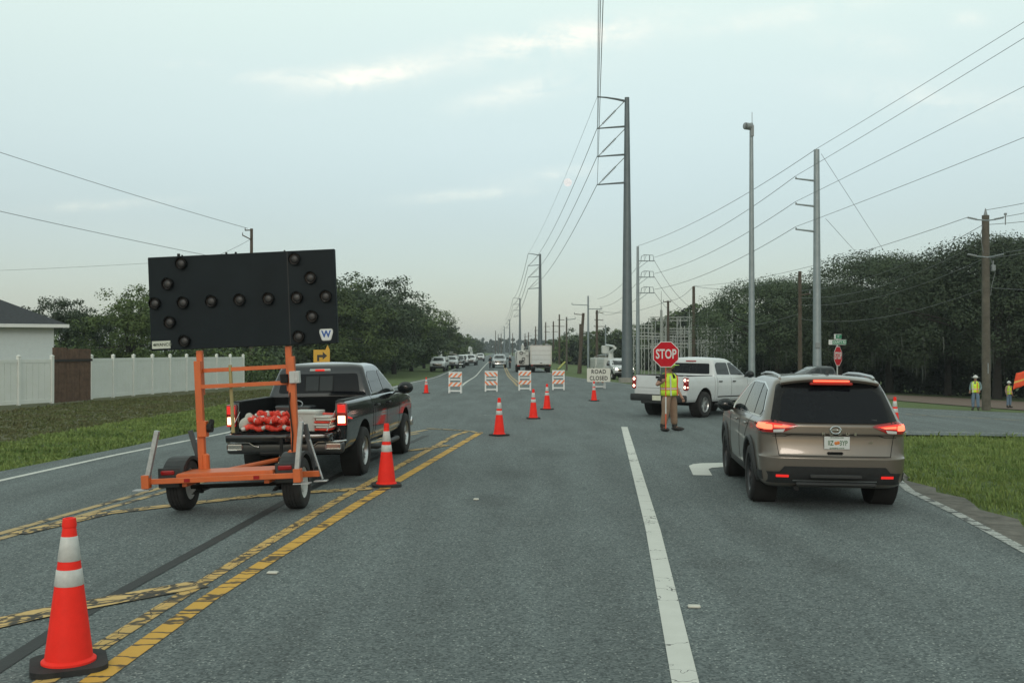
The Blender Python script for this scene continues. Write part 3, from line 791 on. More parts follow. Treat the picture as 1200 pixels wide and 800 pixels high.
    b = MB(); b.box((0, -.625, 1.545), (.52, .05, .035), bev=.008); b.build('brake_light_shroud', REDL, spo)
    # wiper
    b = MB(); b.tube([(.50, -.835, 1.105), (.20, -.845, 1.118), (-.02, -.85, 1.10)], [.02, .013, .007], 6); b.build('rear_wiper', BLACKP, t)
    # ---- tail lamps
    for s in (-1, 1):
        ax = 'x+' if s > 0 else 'x-'
        L1 = [(s*.44, 1.035), (s*.50, 1.065), (s*.74, 1.10), (s*.86, 1.085), (s*.895, 1.03), (s*.89, .945), (s*.74, .95), (s*.62, .955)]
        lamp = panel('tail_light', L1, 'y-', bv, REDL, t, .012, .03, .035)
        panel('tail_light_glow', [(s*.49, 1.035), (s*.74, 1.068), (s*.86, 1.055), (s*.86, 1.0), (s*.73, 1.0), (s*.60, 1.015)], 'y-', bv, REDG, lamp, .018, .02, .03)
        panel('brake_bulb', [(s*.745, 1.05), (s*.85, 1.05), (s*.86, .985), (s*.745, .985)], 'y-', bv, REDH, lamp, .022, .02, .03, .02)
        panel('brake_bulb_strip', [(s*.54, 1.030), (s*.73, 1.045), (s*.73, 1.015), (s*.60, 1.012)], 'y-', bv, REDS, lamp, .022, .02, .03)
        panel('reverse_lens', [(s*.62, .958), (s*.735, .953), (s*.735, .985), (s*.60, .995)], 'y-', bv, WLENS, lamp, .019, .02, .03)
        lamp2 = panel('tail_light_side', [(-.80, .965), (-.80, 1.085), (-.62, 1.085), (-.30, 1.04), (-.34, .985), (-.62, .955)], ax, bv, REDL, t, .010, .03, .035)
        panel('tail_light_side_glow', [(-.80, .985), (-.80, 1.065), (-.60, 1.06), (-.52, 1.0)], ax, bv, REDH, lamp2, .015, .02, .035)
        # ---- side glass
        panel('window_trim', [(-.43, 1.115), (2.20, 1.095), (2.02, 1.18), (1.30, 1.49), (.95, 1.545), (.20, 1.545), (-.30, 1.46), (-.55, 1.20)], ax, bv, CHROME, t, .004, .012, .08)
        for nm, q in (('quarter_window', [(-.40, 1.135), (-.02, 1.132), (.12, 1.515), (-.22, 1.455), (-.50, 1.20)]),
                      ('rear_side_window', [(.03, 1.132), (.93, 1.125), (.93, 1.53), (.20, 1.525)]), ('front_side_window', [(.99, 1.125), (1.95, 1.115), (1.90, 1.18), (1.26, 1.475), (.99, 1.525)])):
            panel(nm, q, ax, bv, GLASS_L, t, .010, .012, .07, .03)
        # doors seams and handles
        for poly in ([(.98, .44), (.988, .44), (.988, 1.09), (.98, 1.09)], [(.45, .80), (.458, .80), (.08, 1.10), (.072, 1.10)], [(2.0, .45), (2.008, .45), (2.05, 1.05), (2.042, 1.05)]):
            panel('door_gap', poly, ax, bv, SEAM_CREASE, t, .003, .006, .06)
        for yy in (.35, 1.25):
            b = MB(); h, *_ = bv.ray_cast(Vector((s*6, yy, .98)), Vector((-s, 0, 0))); b.box((h.x+s*.022, yy, .985), (.03, .20, .028), bev=.012, seg=2); b.build('door_handle', BROWN, t)
        # reflective white curl on the door = crease highlight bar
        mirror_part(t, s*.86, 1.98, 1.14, s, BROWN if s > 0 else BLACKP, 1.0)
        # roof rail
        b = MB(); b.tube([(s*.585, -.38, 1.605), (s*.575, -.28, 1.632), (s*.56, .3, 1.655), (s*.56, .9, 1.65), (s*.57, 1.25, 1.62)], [.014, .019, .019, .019, .014], 8); b.build('roof_rail', ALU, t)
        panel('fuel_flap', [], ax, bv, BROWN, t) if 0 else None
    # windshield
    panel('windshield', [(-.60, 1.18), (.60, 1.18), (.50, 1.50), (-.50, 1.50)], 'y+', bv, GLASS, t, .006, .012, .09, .05)
    for s in (-1, 1): panel('headlight', [(s*.45, .86), (s*.82, .88), (s*.84, .96), (s*.5, .97)], 'y+', bv, WLENS, t, .008, .02, .06)
    panel('grille', [(-.42, .55), (.42, .55), (.5, .9), (-.5, .9)], 'y+', bv, GLOSSB, t, .01, .02, .08)
    # antenna fin
    b = MB(); b.prism([(-.02, 0), (.13, 0), (.03, .065)], -.012, .012, T(0.02, -.34, 1.645) @ RZ(PI/2) @ RX(PI/2)); b.build('antenna_fin', BLACKP, t)
    # emblem: ring with a bar, and widely spaced letters
    MY = lambda x, y, z: T(x, y, z) @ RX(PI/2)
    b = MB(); b.lathe([(.052, 0), (.060, .004), (.052, .009), (.044, .004)], 36, MY(0, -.912, .992) @ Matrix.Diagonal((1.15, .86, 1, 1)), close=True); b.box((0, -.916, .992), (.15, .008, .016), bev=.003)
    emb = b.build('emblem', CHROME, t)
    for i_, ch_ in enumerate('ROGUE'): text_mb(ch_, .044, CHROME, 'model_letter', t, MY(.045+(i_-2)*.095, -.914, .945), .004, 1.4, .0015)
    text_mb('SV', .030, CHROME, 'trim_lettering', t, MY(.43, -.872, .84), .004, 1.3, .001, spacing=1.3)
    # plate
    b = MB(); b.box((0.02, -.892, .835), (.305, .008, .155), bev=.004); pl = b.build('license_plate', PLATEW, t)
    OR = mat('plate_orange', (0.55, 0.16, 0.03), .5); GR = mat('plate_green', (0.04, 0.12, 0.05), .5)
    text_mb('IIZ', .083, GR, 'plate_text', pl, MY(-.055, -.8975, .832), .002, .72, .001)
    text_mb('3YP', .083, GR, 'plate_text', pl, MY(.098, -.8975, .832), .002, .72, .001)
    text_mb('SUNSHINE STATE', .020, GR, 'plate_text', pl, MY(.02, -.8975, .772), .002, 1.1, .0004)
    text_mb('MYFLORIDA.COM', .018, GR, 'plate_text', pl, MY(.02, -.8975, .900), .002, 1.1, .0004)
    b = MB(); b.sphere((.008, -.897, .832), .021, (1, .12, 1), 12, 8); b.sphere((.034, -.897, .838), .021, (1, .12, 1), 12, 8); b.build('plate_fruit', OR, pl)
    b = MB(); b.cyl((-.45, -.86, .27), (-.45, -.70, .27), .03); b.build('exhaust_pipe', UNDER, t); b = MB(); b.box((0, 0, .27), (1.3, .5, .12), bev=.03); b.box((0, 2.7, .27), (1.2, .5, .12), bev=.03); b.box((0, 1.35, .27), (.2, 2.4, .08)); b.build('underbody', UNDER, t)
    return t
def slope(x, y, rz, s=1.0):
    """rotation that lays a vehicle on the ground"""
    f = Vector((math.sin(-rz), math.cos(rz), 0)); r_ = Vector((math.cos(rz), math.sin(rz), 0))
    gz = lambda p: g(p.x, p.y)
    o = Vector((x, y, 0)); fz = (gz(o+f*2.7*s)-gz(o))/(2.7*s); rzz = (gz(o+r_*.8)-gz(o-r_*.8))/1.6
    F = Vector((f.x, f.y, fz)).normalized(); Rr = Vector((r_.x, r_.y, rzz)); Rr = (Rr-F*Rr.dot(F)).normalized(); U = Rr.cross(F)
    m = Matrix((Rr, F, U)).transposed(); return m.to_euler()
_rl = Vector(P(888, 583)); _rr = Vector(P(1038, 589))
_c = Vector(P(960, 586.5)); RZS = -R(5.3)
suv = make_suv(G(_c.x, _c.y), slope(_c.x, _c.y, RZS))
# ------------------------------------------------------------------ pickup builder (shared by all pickups and utility trucks)
BLACKCAR = mat('black_car_paint', (0.016, 0.017, 0.020), .12, metal=.3, var=.1, coat=.8)
WHITECAR = mat('white_car_paint', (0.60, 0.62, 0.63), .28, var=.03, vscale=2, coat=.5, dirt=.18, dirtcol=(0.35, 0.33, 0.29))
SILVERCAR = mat('silver_car_paint', (0.42, 0.44, 0.46), .3, metal=.5, var=.04, coat=.5)
GREYCAR = mat('dark_grey_car_paint', (0.055, 0.06, 0.066), .25, metal=.4, var=.05, coat=.5)
LINER = mat('bed_liner', (0.008, 0.008, 0.009), .8, var=.3, bump=.3, bscale=150, spec=.15)
WHITEBODY = mat('white_utility_body', (0.56, 0.58, 0.56), .4, var=.05, dirt=.35, dirtcol=(0.33, 0.32, 0.28))
def make_pickup(name, label, cat, loc, rot, paint, style, scale=1.0, group=None, bed='closed', hide_front=False, far=False, bumper=None, lights_on=False, WB=3.6, wheel_m=None, headlit=False):
    t = thing(name, label, cat, loc, 0, group, rot=rot, scale=scale)
    nz = 3 if far else 5; ks = (4, 5, 14) if far else (7, 8, 26); res = .14 if far else .07
    yF = WB+1.0; bt = 1.30; HW = 1.0
    yR = -1.16
    if bed == 'service': yR = .55
    rows = [(.48, .90, yR+.04, yF-.25, (.10, .08), (.2, .2), .0, .06), (.56, .955, yR, yF-.02, (.12, .08), (.25, .25), .0, .08),
            (.75, .99, yR, yF+.03, (.12, .08), (.25, .3), .0, .10), (.95, HW, yR, yF+.03, (.12, .08), (.25, .3), .0, .10), (1.05, HW-.005, yR+.005, yF, (.12, .08), (.28, .32), .0, .11),
            (1.15, .985, yR+.01, yF-.10, (.11, .08), (.3, .35), .0, .16), (1.22, .97, yR+.015, yF-.45, (.10, .08), (.35, .4), .0, .2), (1.27, .955, yR+.02, 3.35, (.10, .08), (.35, .3), .0, .2), (bt, .93, yR+.03, 3.0, (.10, .06), (.35, .25), .0, .16)]
    body = hull('body', hull_mesh(rows, nz, 1.6, .03, ks=ks), paint, t, crown_top=.004 if bed != 'service' else .01, smooth=30)
    bv = bvh_of(body); cs = []
    ys = (0, WB) if bed != 'service' else (WB,)
    if bed in ('closed', 'open'):
        y0 = -1.05 if bed == 'closed' else -1.6
        cs.append(cutbox((0, (y0+.58)/2, 1.25), (1.58, .58-y0, .86)))
        cs.append(cutbox((0, .645, 1.2), (2.2, .030, 1.3)))
    for yy in ys:
        for s in (-1, 1): cs.append(cutcyl((s*.66, yy, .44), (s*1.3, yy, .44), .50, 28 if far else 44))
    cut(body, cs, 30)
    if bed in ('closed', 'open'):
        b = MB(); y0 = -1.04 if bed == 'closed' else -1.12
        b.box((0, (y0+.57)/2, .832), (1.56, .57-y0, .02)); b.build('bed_floor', LINER, t)
        for s in (-1, 1):
            b = MB(); b.box((s*.785, (y0+.57)/2, 1.07), (.012, .57-y0, .46)); b.box((s*.60, 0, .94), (.36, .80, .22), bev=.03); b.build('bed_wall', LINER, t)
            b = MB(); b.box((s*.86, -.25, 1.307), (.13, 1.64, .022), bev=.008, seg=2); b.build('rail_cap', BLACKP, t)
        b = MB(); b.box((0, .572, 1.07), (1.56, .012, .46)); b.build('bulkhead', LINER, t)
    # cab
    cr_ = [(1.28, .935, .68, 3.12, (.10, .08), (.4, .25), .02, .16), (1.36, .915, .69, 3.0, (.10, .08), (.35, .25), .02, .16), (1.52, .86, .73, 2.70, (.10, .08), (.3, .22), .02, .14),
           (1.70, .795, .785, 2.36, (.10, .08), (.26, .2), .02, .12), (1.80, .755, .83, 2.15, (.12, .1), (.24, .2), .02, .1), (1.85, .70, .90, 2.0, (.14, .12), (.24, .2), .02, .08), (1.875, .61, .98, 1.85, (.16, .14), (.24, .2), .02, .06)]
    cab = hull('cab', hull_mesh(cr_, nz, 1.8, .0, ks=ks), paint, t, crown_top=.03, smooth=30)
    bc = bvh_of(cab)
    panel('rear_window', [(-.74, 1.36), (.74, 1.36), (.68, 1.70), (-.68, 1.70)], 'y-', bc, GLASS, t, .006, .012, res, .05)
    if not far:
        panel('window_slider', [(-.26, 1.39), (.26, 1.39), (.26, 1.67), (-.26, 1.67)], 'y-', bc, SEAM_CREASE, t, .010, .01, res)
        for s in (-1, 1): panel('slider_pane', [(s*.01, 1.40), (s*.245, 1.40), (s*.245, 1.66), (s*.01, 1.66)], 'y-', bc, GLASS_L if style == 'ram' else GLASS, t, .013, .01, res)
    hb = MB(); hb.box((0, .808, 1.765), (.38, .04, .045), bev=.01)
    hbo = hb.build('high_brake_light', WLENS if style == 'ram' else REDL, t)
    if not far:
        hb = MB(); hb.box((0, .785, 1.765), (.17, .012, .034), bev=.004); hb.build('brake_lens', REDG if style == 'ram' else REDL, hbo)
    panel('windshield', [(-.78, 1.33), (.78, 1.33), (.68, 1.74), (-.68, 1.74)], 'y+', bc, GLASS_L if far else GLASS, t, .006, .012, res, .06)
    for s in (-1, 1):
        ax = 'x+' if s > 0 else 'x-'
        panel('rear_side_window', ease([(.86, 1.355), (1.72, 1.345), (1.72, 1.735), (1.05, 1.735), (.90, 1.66)], .05), ax, bc, GLASS_L, t, .006, .012, res)
        panel('front_side_window', ease([(1.79, 1.345), (2.86, 1.335), (2.72, 1.44), (2.28, 1.70), (2.15, 1.735), (1.79, 1.735)], .05), ax, bc, GLASS_L, t, .006, .012, res)
        if not far:
            for poly in ([(.80, .55), (.807, .55), (.807, 1.27), (.80, 1.27)], [(1.752, .55), (1.759, .55), (1.759, 1.27), (1.752, 1.27)], [(2.92, .55), (2.927, .55), (2.927, 1.24), (2.92, 1.24)]):
                panel('door_gap', poly, ax, bv, SEAM_CREASE, t, .003, .006, .08)
            for yy in (.98, 1.92):
                b = MB(); b.box((s*1.012, yy, 1.13), (.035, .19, .038), bev=.012, seg=2); b.build('door_handle', BLACKP, t)
            panel('side_moulding', [(.85, .62), (2.9, .62), (2.9, .655), (.85, .655)], ax, bv, BLACKP if style != 'ram' else CHROME, t, .008, .02, .12)
            if style == 'ram':
                panel('side_marker', [(-1.05, 1.02), (-.80, .99), (-.80, 1.01), (-1.05, 1.05)], ax, bv, REDG, t, .006, .01, .08)
        mirror_part(t, s*.99, 2.75, 1.36, s, BLACKP, 1.25)
        b = MB(); b.tube([(s*.86, .85, .40), (s*.98, .95, .38), (s*.98, 2.7, .38), (s*.86, 2.8, .40)], .05, 8); b.build('side_step', BLACKP, t, 50)
        panel('headlight', [(s*.60, .92), (s*.95, .92), (s*.95, 1.08), (s*.66, 1.08)], 'y+', bv, HLIT if headlit else WLENS, t, .01, .02, res)
        for yy in ys:
            b = arch_liner(t, s*.985, yy, .50, s, .31, .44); b.build('arch_liner', UNDER, t)
        if bed != 'service':
            wheel(t, s*.865, 0, .405, .27, wheel_m or ALU, s, 6, .60)
        wheel(t, s*.865, WB, .405, .27, wheel_m or ALU, s, 6, .60)
    # front
    panel('grille', ease([(-.58, .72), (.58, .72), (.64, 1.08), (-.64, 1.08)], .05), 'y+', bv, GLOSSB, t, .012, .02, res)
    for zz in ((.80, .92, 1.03) if style == 'ram' else (.88, 1.0)):
        panel('grille_bar', [(-.60, zz-.018), (.60, zz-.018), (.60, zz+.018), (-.60, zz+.018)], 'y+', bv, CHROME, t, .03, .02, .12)
    b = MB(); b.box((0, yF+.03, .58), (1.86, .16, .20), bev=.05, seg=2); b.build('front_bumper', CHROME if style == 'ram' else BLACKP, t)
    b = MB(); b.box((0, WB/2, .50), (1.2, WB+1.4 if bed != 'service' else 3.2, .20), bev=.03)
    b.box((0, 0, .42), (1.4, .16, .16), bev=.03) if bed != 'service' else None
    b.build('chassis', UNDER, t)
    if bed in ('closed', 'open'):
        # rear bumper
        bm_ = bumper or CHROME
        if style == 'ram':
            b = MB(); b.box((0, -1.25, .585), (1.90, .17, .20), bev=.055, seg=3); b.build('rear_bumper', mat('bumper_steel', (0.10, 0.105, 0.11), .28, metal=.7, var=.1), t)
            for s in (-1, 1):
                b = MB(); b.tube([(s*.40, -1.335, .600), (s*.48, -1.342, .615), (s*.56, -1.342, .672), (s*.93, -1.325, .678), (s*.97, -1.22, .68)], .017, 8); b.build('bumper_trim', bm_, t, 60)
                b = MB(); b.box((s*.80, -1.338, .60), (.26, .012, .10), bev=.02); b.build('bumper_face', bm_, t)
            b = MB(); b.box((0, -1.26, .52), (.84, .14, .12), bev=.03); b.build('bumper_step', BLACKP, t)
            b = MB(); b.box((0, -1.20, .42), (.16, .3, .07), bev=.01); b.build('hitch_receiver', UNDER, t)
        else:
            b = MB(); b.box((0, -1.23, .60), (1.98, .18, .22), bev=.04, seg=2); b.box((0, -1.25, .47), (1.2, .12, .12), bev=.03); b.build('rear_bumper', BLACKP, t)
            b = MB(); b.box((.0, -1.325, .60), (.31, .008, .155)); b.build('license_plate', mat('plate_cream', (0.62, 0.62, 0.50), .5, var=.1), t)
        # tail lamps
        for s in (-1, 1):
            if style == 'ram':
                b = MB(); b.box((s*.905, -1.165, 1.09), (.165, .09, .36), bev=.025, seg=2); lo = b.build('tail_light', REDL, t)
                b = MB(); b.box((s*.905, -1.208, 1.01), (.12, .014, .12), bev=.006); b.build('reverse_lamp', WLIT if lights_on else WLENS, lo)
                b = MB(); b.box((s*.905, -1.208, 1.18), (.13, .014, .13), bev=.006); b.build('brake_lens', REDG if lights_on else REDL, lo)
                b = MB(); b.box((s*.905, -1.206, .93), (.14, .012, .02), bev=.003); b.build('lower_lens', REDG if lights_on else REDL, lo)
            else:
                b = MB(); b.box((s*.93, -1.12, 1.06), (.135, .14, .40), bev=.03, seg=2); lo = b.build('tail_light', REDL, t)
                for zz in (1.175, .955):
                    b = MB(); b.sphere((s*.925, -1.185, zz), .045, (1, .3, 1), 12, 8); b.sphere((s*.99, -1.13, zz), .035, (.3, 1, 1), 10, 6); b.build('brake_bulb', mat('brake_bulb_pink', (1, .7, .6), .3, emit=(1, .55, .42), estr=5) if lights_on else WLENS, lo)
        if bed == 'closed':
            panel('tailgate_panel', ease([(-.80, .80), (.80, .80), (.80, 1.285), (-.80, 1.285)], .03), 'y-', bv, paint, t, .012, .02, res)
            tg = MB(); tg.box((0, -1.185, 1.245), (.26, .02, .07), bev=.01); tg.build('tailgate_handle', GLOSSB, t)
            panel('gap_crease_line', [(-.79, .90), (.79, .90), (.79, .908), (-.79, .908)], 'y-', bv, SEAM_CREASE, t, .0145, .006, .1)
            b = MB(); b.box((0, -1.10, 1.312), (1.66, .10, .022), bev=.008); b.build('tailgate_cap', BLACKP if style != 'ram' else paint, t)
        else:
            b = MB(); b.box((0, -1.41, .765), (1.66, .54, .13), bev=.03, seg=2); tg = b.build('tailgate', BLACKCAR, t)
            b = MB(); b.box((0, -1.41, .840), (1.50, .46, .012), bev=.004)
            for k in range(9): b.box((-.64+.16*k, -1.41, .848), (.03, .42, .008))
            b.build('tailgate_liner', LINER, tg)
            for s in (-1, 1):
                b = MB(); b.cyl((s*.785, -1.13, 1.15), (s*.77, -1.60, .86), .006); b.build('tailgate_cable', CHROME, tg)
            # rear body face below the gate
            b = MB(); b.box((0, -1.13, .74), (1.7, .05, .12), bev=.01); b.build('rear_sill', BLACKCAR, t)
    return t
# ---- the black pickup that tows the trailer, tailgate down
RZR = -R(5.3); SR = .93
rr_ = Vector(P(420.5, 555)); lat = Vector((math.cos(RZR), math.sin(RZR)))
rc = rr_-lat*.865*SR
RAM = make_pickup('pickup_truck', 'black pickup with its tailgate down and bed full of gear, towing the arrow board trailer', 'pickup', G(rc.x, rc.y), slope(rc.x, rc.y, RZR, SR), BLACKCAR, 'ram', SR, bed='open', lights_on=True)
# ---- the white pickup turning in the junction
wl, wr = Vector(P(763, 486)), Vector(P(820, 488.5)); wc = (wl+wr)/2; RZW = math.atan2((wr-wl).y, (wr-wl).x)-R(13)
SW = .935
wc = Vector(P(822, 488.5))-Vector((math.cos(RZW), math.sin(RZW)))*.865*SW
print('RZW', math.degrees(RZW), wc)
WPK = make_pickup('pickup_truck', 'white pickup with a closed tailgate turning right behind the person with the stop paddle', 'pickup', G(wc.x, wc.y), slope(wc.x, wc.y, RZW, SW), WHITECAR, 'chev', SW, bed='closed', lights_on=True)
# ---- cargo in the open bed
RM = Matrix.LocRotScale(RAM.location, RAM.rotation_euler, RAM.scale)
def inbed(name, label, cat, x, y, z, rz=0, group=None):
    p = RM @ Vector((x, y, z)); return thing(name, label, cat, p, RZR+rz, group)
ORF = mat('orange_fabric', (0.80, 0.06, 0.035), .6, var=.3, vscale=12, bump=.3); WHF = mat('white_reflective_band', (0.60, 0.58, 0.54), .5, var=.12)
t = inbed('rolled_barrier', 'heap of rolled orange and white striped barrier mesh lying on the black bed liner', 'barrier', -.22, -1.20, .86)
bo, bw = MB(), MB()
rs = random.Random(5)
for k in range(15):
    y0 = -.30+.055*(k % 8)+rs.uniform(-.02, .02); z0 = .04+.062*(k//4)+rs.uniform(-.01, .01); hx = .36-.045*(k//4); ph = rs.uniform(0, 6)
    pts = [(-hx+2*hx*i/14, y0+.03*math.sin(i*.9+ph), z0+.02*math.sin(i*1.3+ph)) for i in range(15)]
    for i in range(14):
        (bw if (i+2*k) % 6 == 0 else bo).tube(pts[i:i+2], .037+.006*math.sin(i*2+ph), 7)
bo.build('orange_mesh', ORF, t, 60); bw.build('white_band', WHF, t, 60)
t = inbed('cooler_bucket', 'square white lidded bucket with a wire handle on the lowered tailgate', 'bucket', .39, -1.28, .852, R(-6))
b = MB(); b.prism(ease([(-.17, -.15), (.17, -.15), (.17, .15), (-.17, .15)], .04), 0, .26); o = b.build('bucket_body', mat('bucket_white', (0.62, 0.63, 0.60), .4, var=.06, dirt=.3), t)
for v in o.data.vertices:
    if v.co.z < .1: v.co.x *= .86; v.co.y *= .86
b = MB(); b.box((0, 0, .275), (.38, .34, .045), bev=.012, seg=2); b.build('lid', MATS['bucket_white'], t)
b = MB(); b.tube([(-.08, -.155, .22), (-.03, -.165, .15), (.05, -.165, .07)], .004, 6); b.build('handle', ALU, t)
t = inbed('safety_cone', 'red cone lying on its side behind the white bucket', 'traffic cone', .62, -.85, .98, R(0))
b = MB(); b.lathe([(.0, -.3), (.16, -.3), (.17, -.27), (.05, .3), (.0, .3)], 24, RY(R(80))); b.build('cone_body', ORF, t)
t = inbed('sign_stack', 'stack of folded white and red roll-up signs beside the right bed wall', 'signs', .66, -1.30, .85)
for k in range(6):
    b = MB(); b.box((.02*math.sin(k*2), 0, .02+.036*k), (.22, .36, .03), bev=.01); b.build('folded_sign', WHF if k % 3 else ORF, t)
t = inbed('sandbag', 'small off-white sandbag slumped at the left edge of the tailgate', 'sandbag', -.62, -1.32, .85)
b = MB(); b.sphere((0, 0, .10), .13, (.75, .9, .85), 16, 10, RY(R(20))); b.sphere((.03, .05, .20), .09, (.7, .8, .8), 14, 8); b.build('bag', mat('bag_canvas', (0.50, 0.49, 0.44), .9, var=.2, vscale=9, bump=.6, bscale=25), t, 60)
t = inbed('tool_crate', 'dark crate with a wire loop standing deeper in the black bed', 'crate', -.05, -.55, .845)
b = MB(); b.box((0, 0, .17), (.55, .35, .34), bev=.02); b.build('crate_box', GREYCAR, t)
b = MB(); b.tube([(.05+.09*math.cos(a), -.1, .37+.05*math.sin(a)) for a in [2*PI*i/16 for i in range(17)]], .008, 6); b.build('wire_loop', ALU, t)
# ------------------------------------------------------------------ arrow board trailer
ORG = mat('orange_frame_paint', (0.62, 0.125, 0.028), .42, var=.10, vscale=5, dirt=.35, dirtcol=(0.26, 0.09, 0.04), bump=.05)
GALV = mat('galvanised_steel', (0.42, 0.44, 0.45), .42, metal=.6, var=.2, vscale=14)
BOARD = mat('board_black', (0.0060, 0.0110, 0.0145), .6, var=.2, vscale=1.6, dirt=.4, dirtcol=(0.013, 0.020, 0.024), spec=.2)
lw, rw = Vector(P(213, 598)), Vector(P(352, 593.5)); tc_ = (lw+rw)/2; RZT = -R(3.2)
TR = thing('arrow_board_trailer', 'orange trailer carrying a large unlit black arrow board, hitched behind the black pickup', 'arrow board', G(tc_.x, tc_.y), 0, rot=slope(tc_.x, tc_.y, RZT, .5))
TR.rotation_euler = (TR.rotation_euler.to_matrix() @ Matrix.Rotation(-R(1.6), 3, 'Y')).to_euler()
hw_ = .72
for s in (-1, 1):
    wh = wheel(TR, s*hw_, 0, .320, .215, mat('white_steel_rim', (0.60, 0.61, 0.60), .4, var=.08, dirt=.3), s, 8, .60, dish=.03); wh.location.z -= s*.020
    # moulded fender
    b = MB(); pts = []
    for k in range(13):
        a = R(8)+R(164)*k/12; pts.append((math.cos(a)*.41, .315+math.sin(a)*.375))
    for (y0, z0), (y1, z1) in zip(pts, pts[1:]):
        b.quad((s*(hw_-.13), y0, z0), (s*(hw_+.13), y0, z0), (s*(hw_+.13), y1, z1), (s*(hw_-.13), y1, z1))
        for xx in (s*(hw_-.13), s*(hw_+.13)):
            b.quad((xx, y0, z0), (xx, y1, z1), (xx, y1*.86, z1-.04), (xx, y0*.86, z0-.04))
    b.box((s*hw_, -.435, .47), (.27, .03, .24), bev=.01)
    b.build('fender', mat('fender_plastic', (0.022, 0.024, 0.026), .6, var=.3, dirt=.3, dirtcol=(0.06, 0.06, 0.055)), TR, 40)
    b = MB(); b.box((s*hw_-.01, -.458, .535), (.17, .02, .055), bev=.012); lo = b.build('tail_light', REDL, TR)
    b = MB(); b.box((s*hw_-.01, -.470, .535), (.12, .006, .03)); b.build('lens', REDG if 0 else REDL, lo)
b = MB(); b.cyl((-.62, 0, .30), (.62, 0, .30), .028, None, 12); b.build('axle', UNDER, TR)
for s in (-1, 1):
    b = MB()
    for k in range(3): b.box((s*.50, 0, .24+.012*k), (.05, .5-.1*k, .009))
    b.box((s*.50, 0, .27), (.06, .06, .10)); b.build('leaf_spring', UNDER, TR)
    b = MB(); b.box((s*.50, .05, .40), (.06, 1.15, .07), bev=.004); b.build('side_rail', ORG, TR)
b = MB(); b.box((.01, -.62, .455), (1.86, .060, .062), bev=.005); b.build('rear_bar', ORG, TR)
for s in (-1, 1):
    b = MB(); b.box((s*.42, -.655, .455), (.07, .006, .04)); b.build('reflector', REDL, TR)
b = MB(); b.box((-.0, -.30, .50), (1.16, .50, .05), bev=.006); b.box((-.0, -.53, .485), (1.18, .05, .06), bev=.004); b.build('deck', ORG, TR)
b = MB(); b.box((-.02, .35, .42), (1.10, .07, .07), bev=.005); b.build('front_bar', ORG, TR)
for s in (-1, 1):
    b = MB(); b.cyl((s*.46, .35, .42), (0, 1.9, .42), .032, None, 8); b.build('drawbar', ORG, TR)
b = MB(); b.cyl((0, 1.75, .42), (0, 2.45, .42), .03); b.sphere((0, 2.45, .43), .06); b.cyl((.0, 1.9, .15), (0, 1.9, .7), .025); b.build('coupler', UNDER, TR)
# outrigger jacks: raised legs at the corners
def jack(x0, y0, z0, x1, y1, z1, m_, w_=.055):
    b = MB(); d = Vector((x1-x0, y1-y0, z1-z0)); c = Vector((x0+x1, y0+y1, z0+z1))/2
    b.box((0, 0, 0), (w_, w_, d.length), T(*c) @ d.to_track_quat('Z', 'Y').to_matrix().to_4x4(), .004); return b.build('jack_leg', m_, TR)
jack(-.92, -.66, .40, -.75, -.66, 1.06, GALV)
jack(-.62, .42, .45, -.76, .42, .98, mat('dark_steel', (0.07, 0.075, 0.08), .5, metal=.5))
jack(.90, -.66, .42, .99, -.66, 1.09, GALV); jack(.88, .30, .45, .78, .30, 1.0, MATS['dark_steel'])
for s in (-1, 1):
    b = MB(); b.box((s*(.91 if s < 0 else .92), -.66, .46), (.09, .10, .16), bev=.004); b.build('jack_sleeve', ORG, TR)
    b = MB(); b.box((s*.96 if s < 0 else .97, -.66, .365), (.20, .12, .012)); b.build('jack_foot', GALV, TR)
b = MB(); b.cyl((.99, -.30, .85), (1.12, -.28, .36), .012); b.box((1.10, -.28, .34), (.16, .10, .012)); b.build('jack_brace', GALV, TR)
b = MB(); b.box((.92, -.2, .42), (.30, .07, .07), bev=.004); b.build('outrigger_arm', ORG, TR)
# masts, cross bars
MX = ((-.485, -.005), (.70, .0))
for i, (mx, ml) in enumerate(MX):
    b = MB(); b.box((mx+.03, -.02, 1.16), (.085, .075, 1.42), bev=.005); b.build('mast_outer', ORG, TR)
    b = MB(); b.box((mx+(.03 if i == 0 else -.02), .06, 1.72), (.075, .06, .56), bev=.004)
    b.build('mast_inner', ORG, TR)
    b = MB(); b.box((mx+.03+(.05 if i == 0 else -.05), -.03, .58), (.08, .09, .26), T(0, 0, 0), .02); b.build('mast_gusset', ORG, TR)
for z_ in (1.745, 1.545):
    b = MB(); b.box(((MX[0][0]+MX[1][0])/2+.02, .055 if z_ > 1.6 else -.03, z_), (1.10, .045, .05), bev=.003); b.build('cross_bar', ORG, TR)
b = MB(); b.box((-.42, -.05, 1.02), (.12, .10, .20), bev=.006); wb = b.build('winch_box', ORG, TR)
b = MB(); b.cyl((-.32, -.06, 1.04), (-.32, .0, 1.12), .03); b.cyl((-.35, -.07, 1.03), (-.29, -.07, 1.03), .055, None, 16); b.tube([(-.28, -.08, 1.03), (-.26, -.10, 1.12)], .01); b.build('winch_crank', UNDER, wb)
b = MB(); b.box((.78, -.07, 1.61), (.125, .09, .15), bev=.008); cb = b.build('control_box', mat('box_grey', (0.50, 0.51, 0.50), .5, var=.08), TR)
b = MB(); b.box((.80, -.118, 1.61), (.04, .006, .11)); b.build('box_label', GALV, cb)
b = MB(); b.box((.65, -.075, 1.60), (.09, .08, .11), bev=.008); b.build('cable_box', UNDER, TR)
b = MB(); b.cyl((-.07, .05, .95), (-.07, .05, 1.80), .022, None, 10); b.build('strut_pole', mat('yellowed_fibreglass', (0.34, 0.29, 0.13), .6, var=.15), TR)
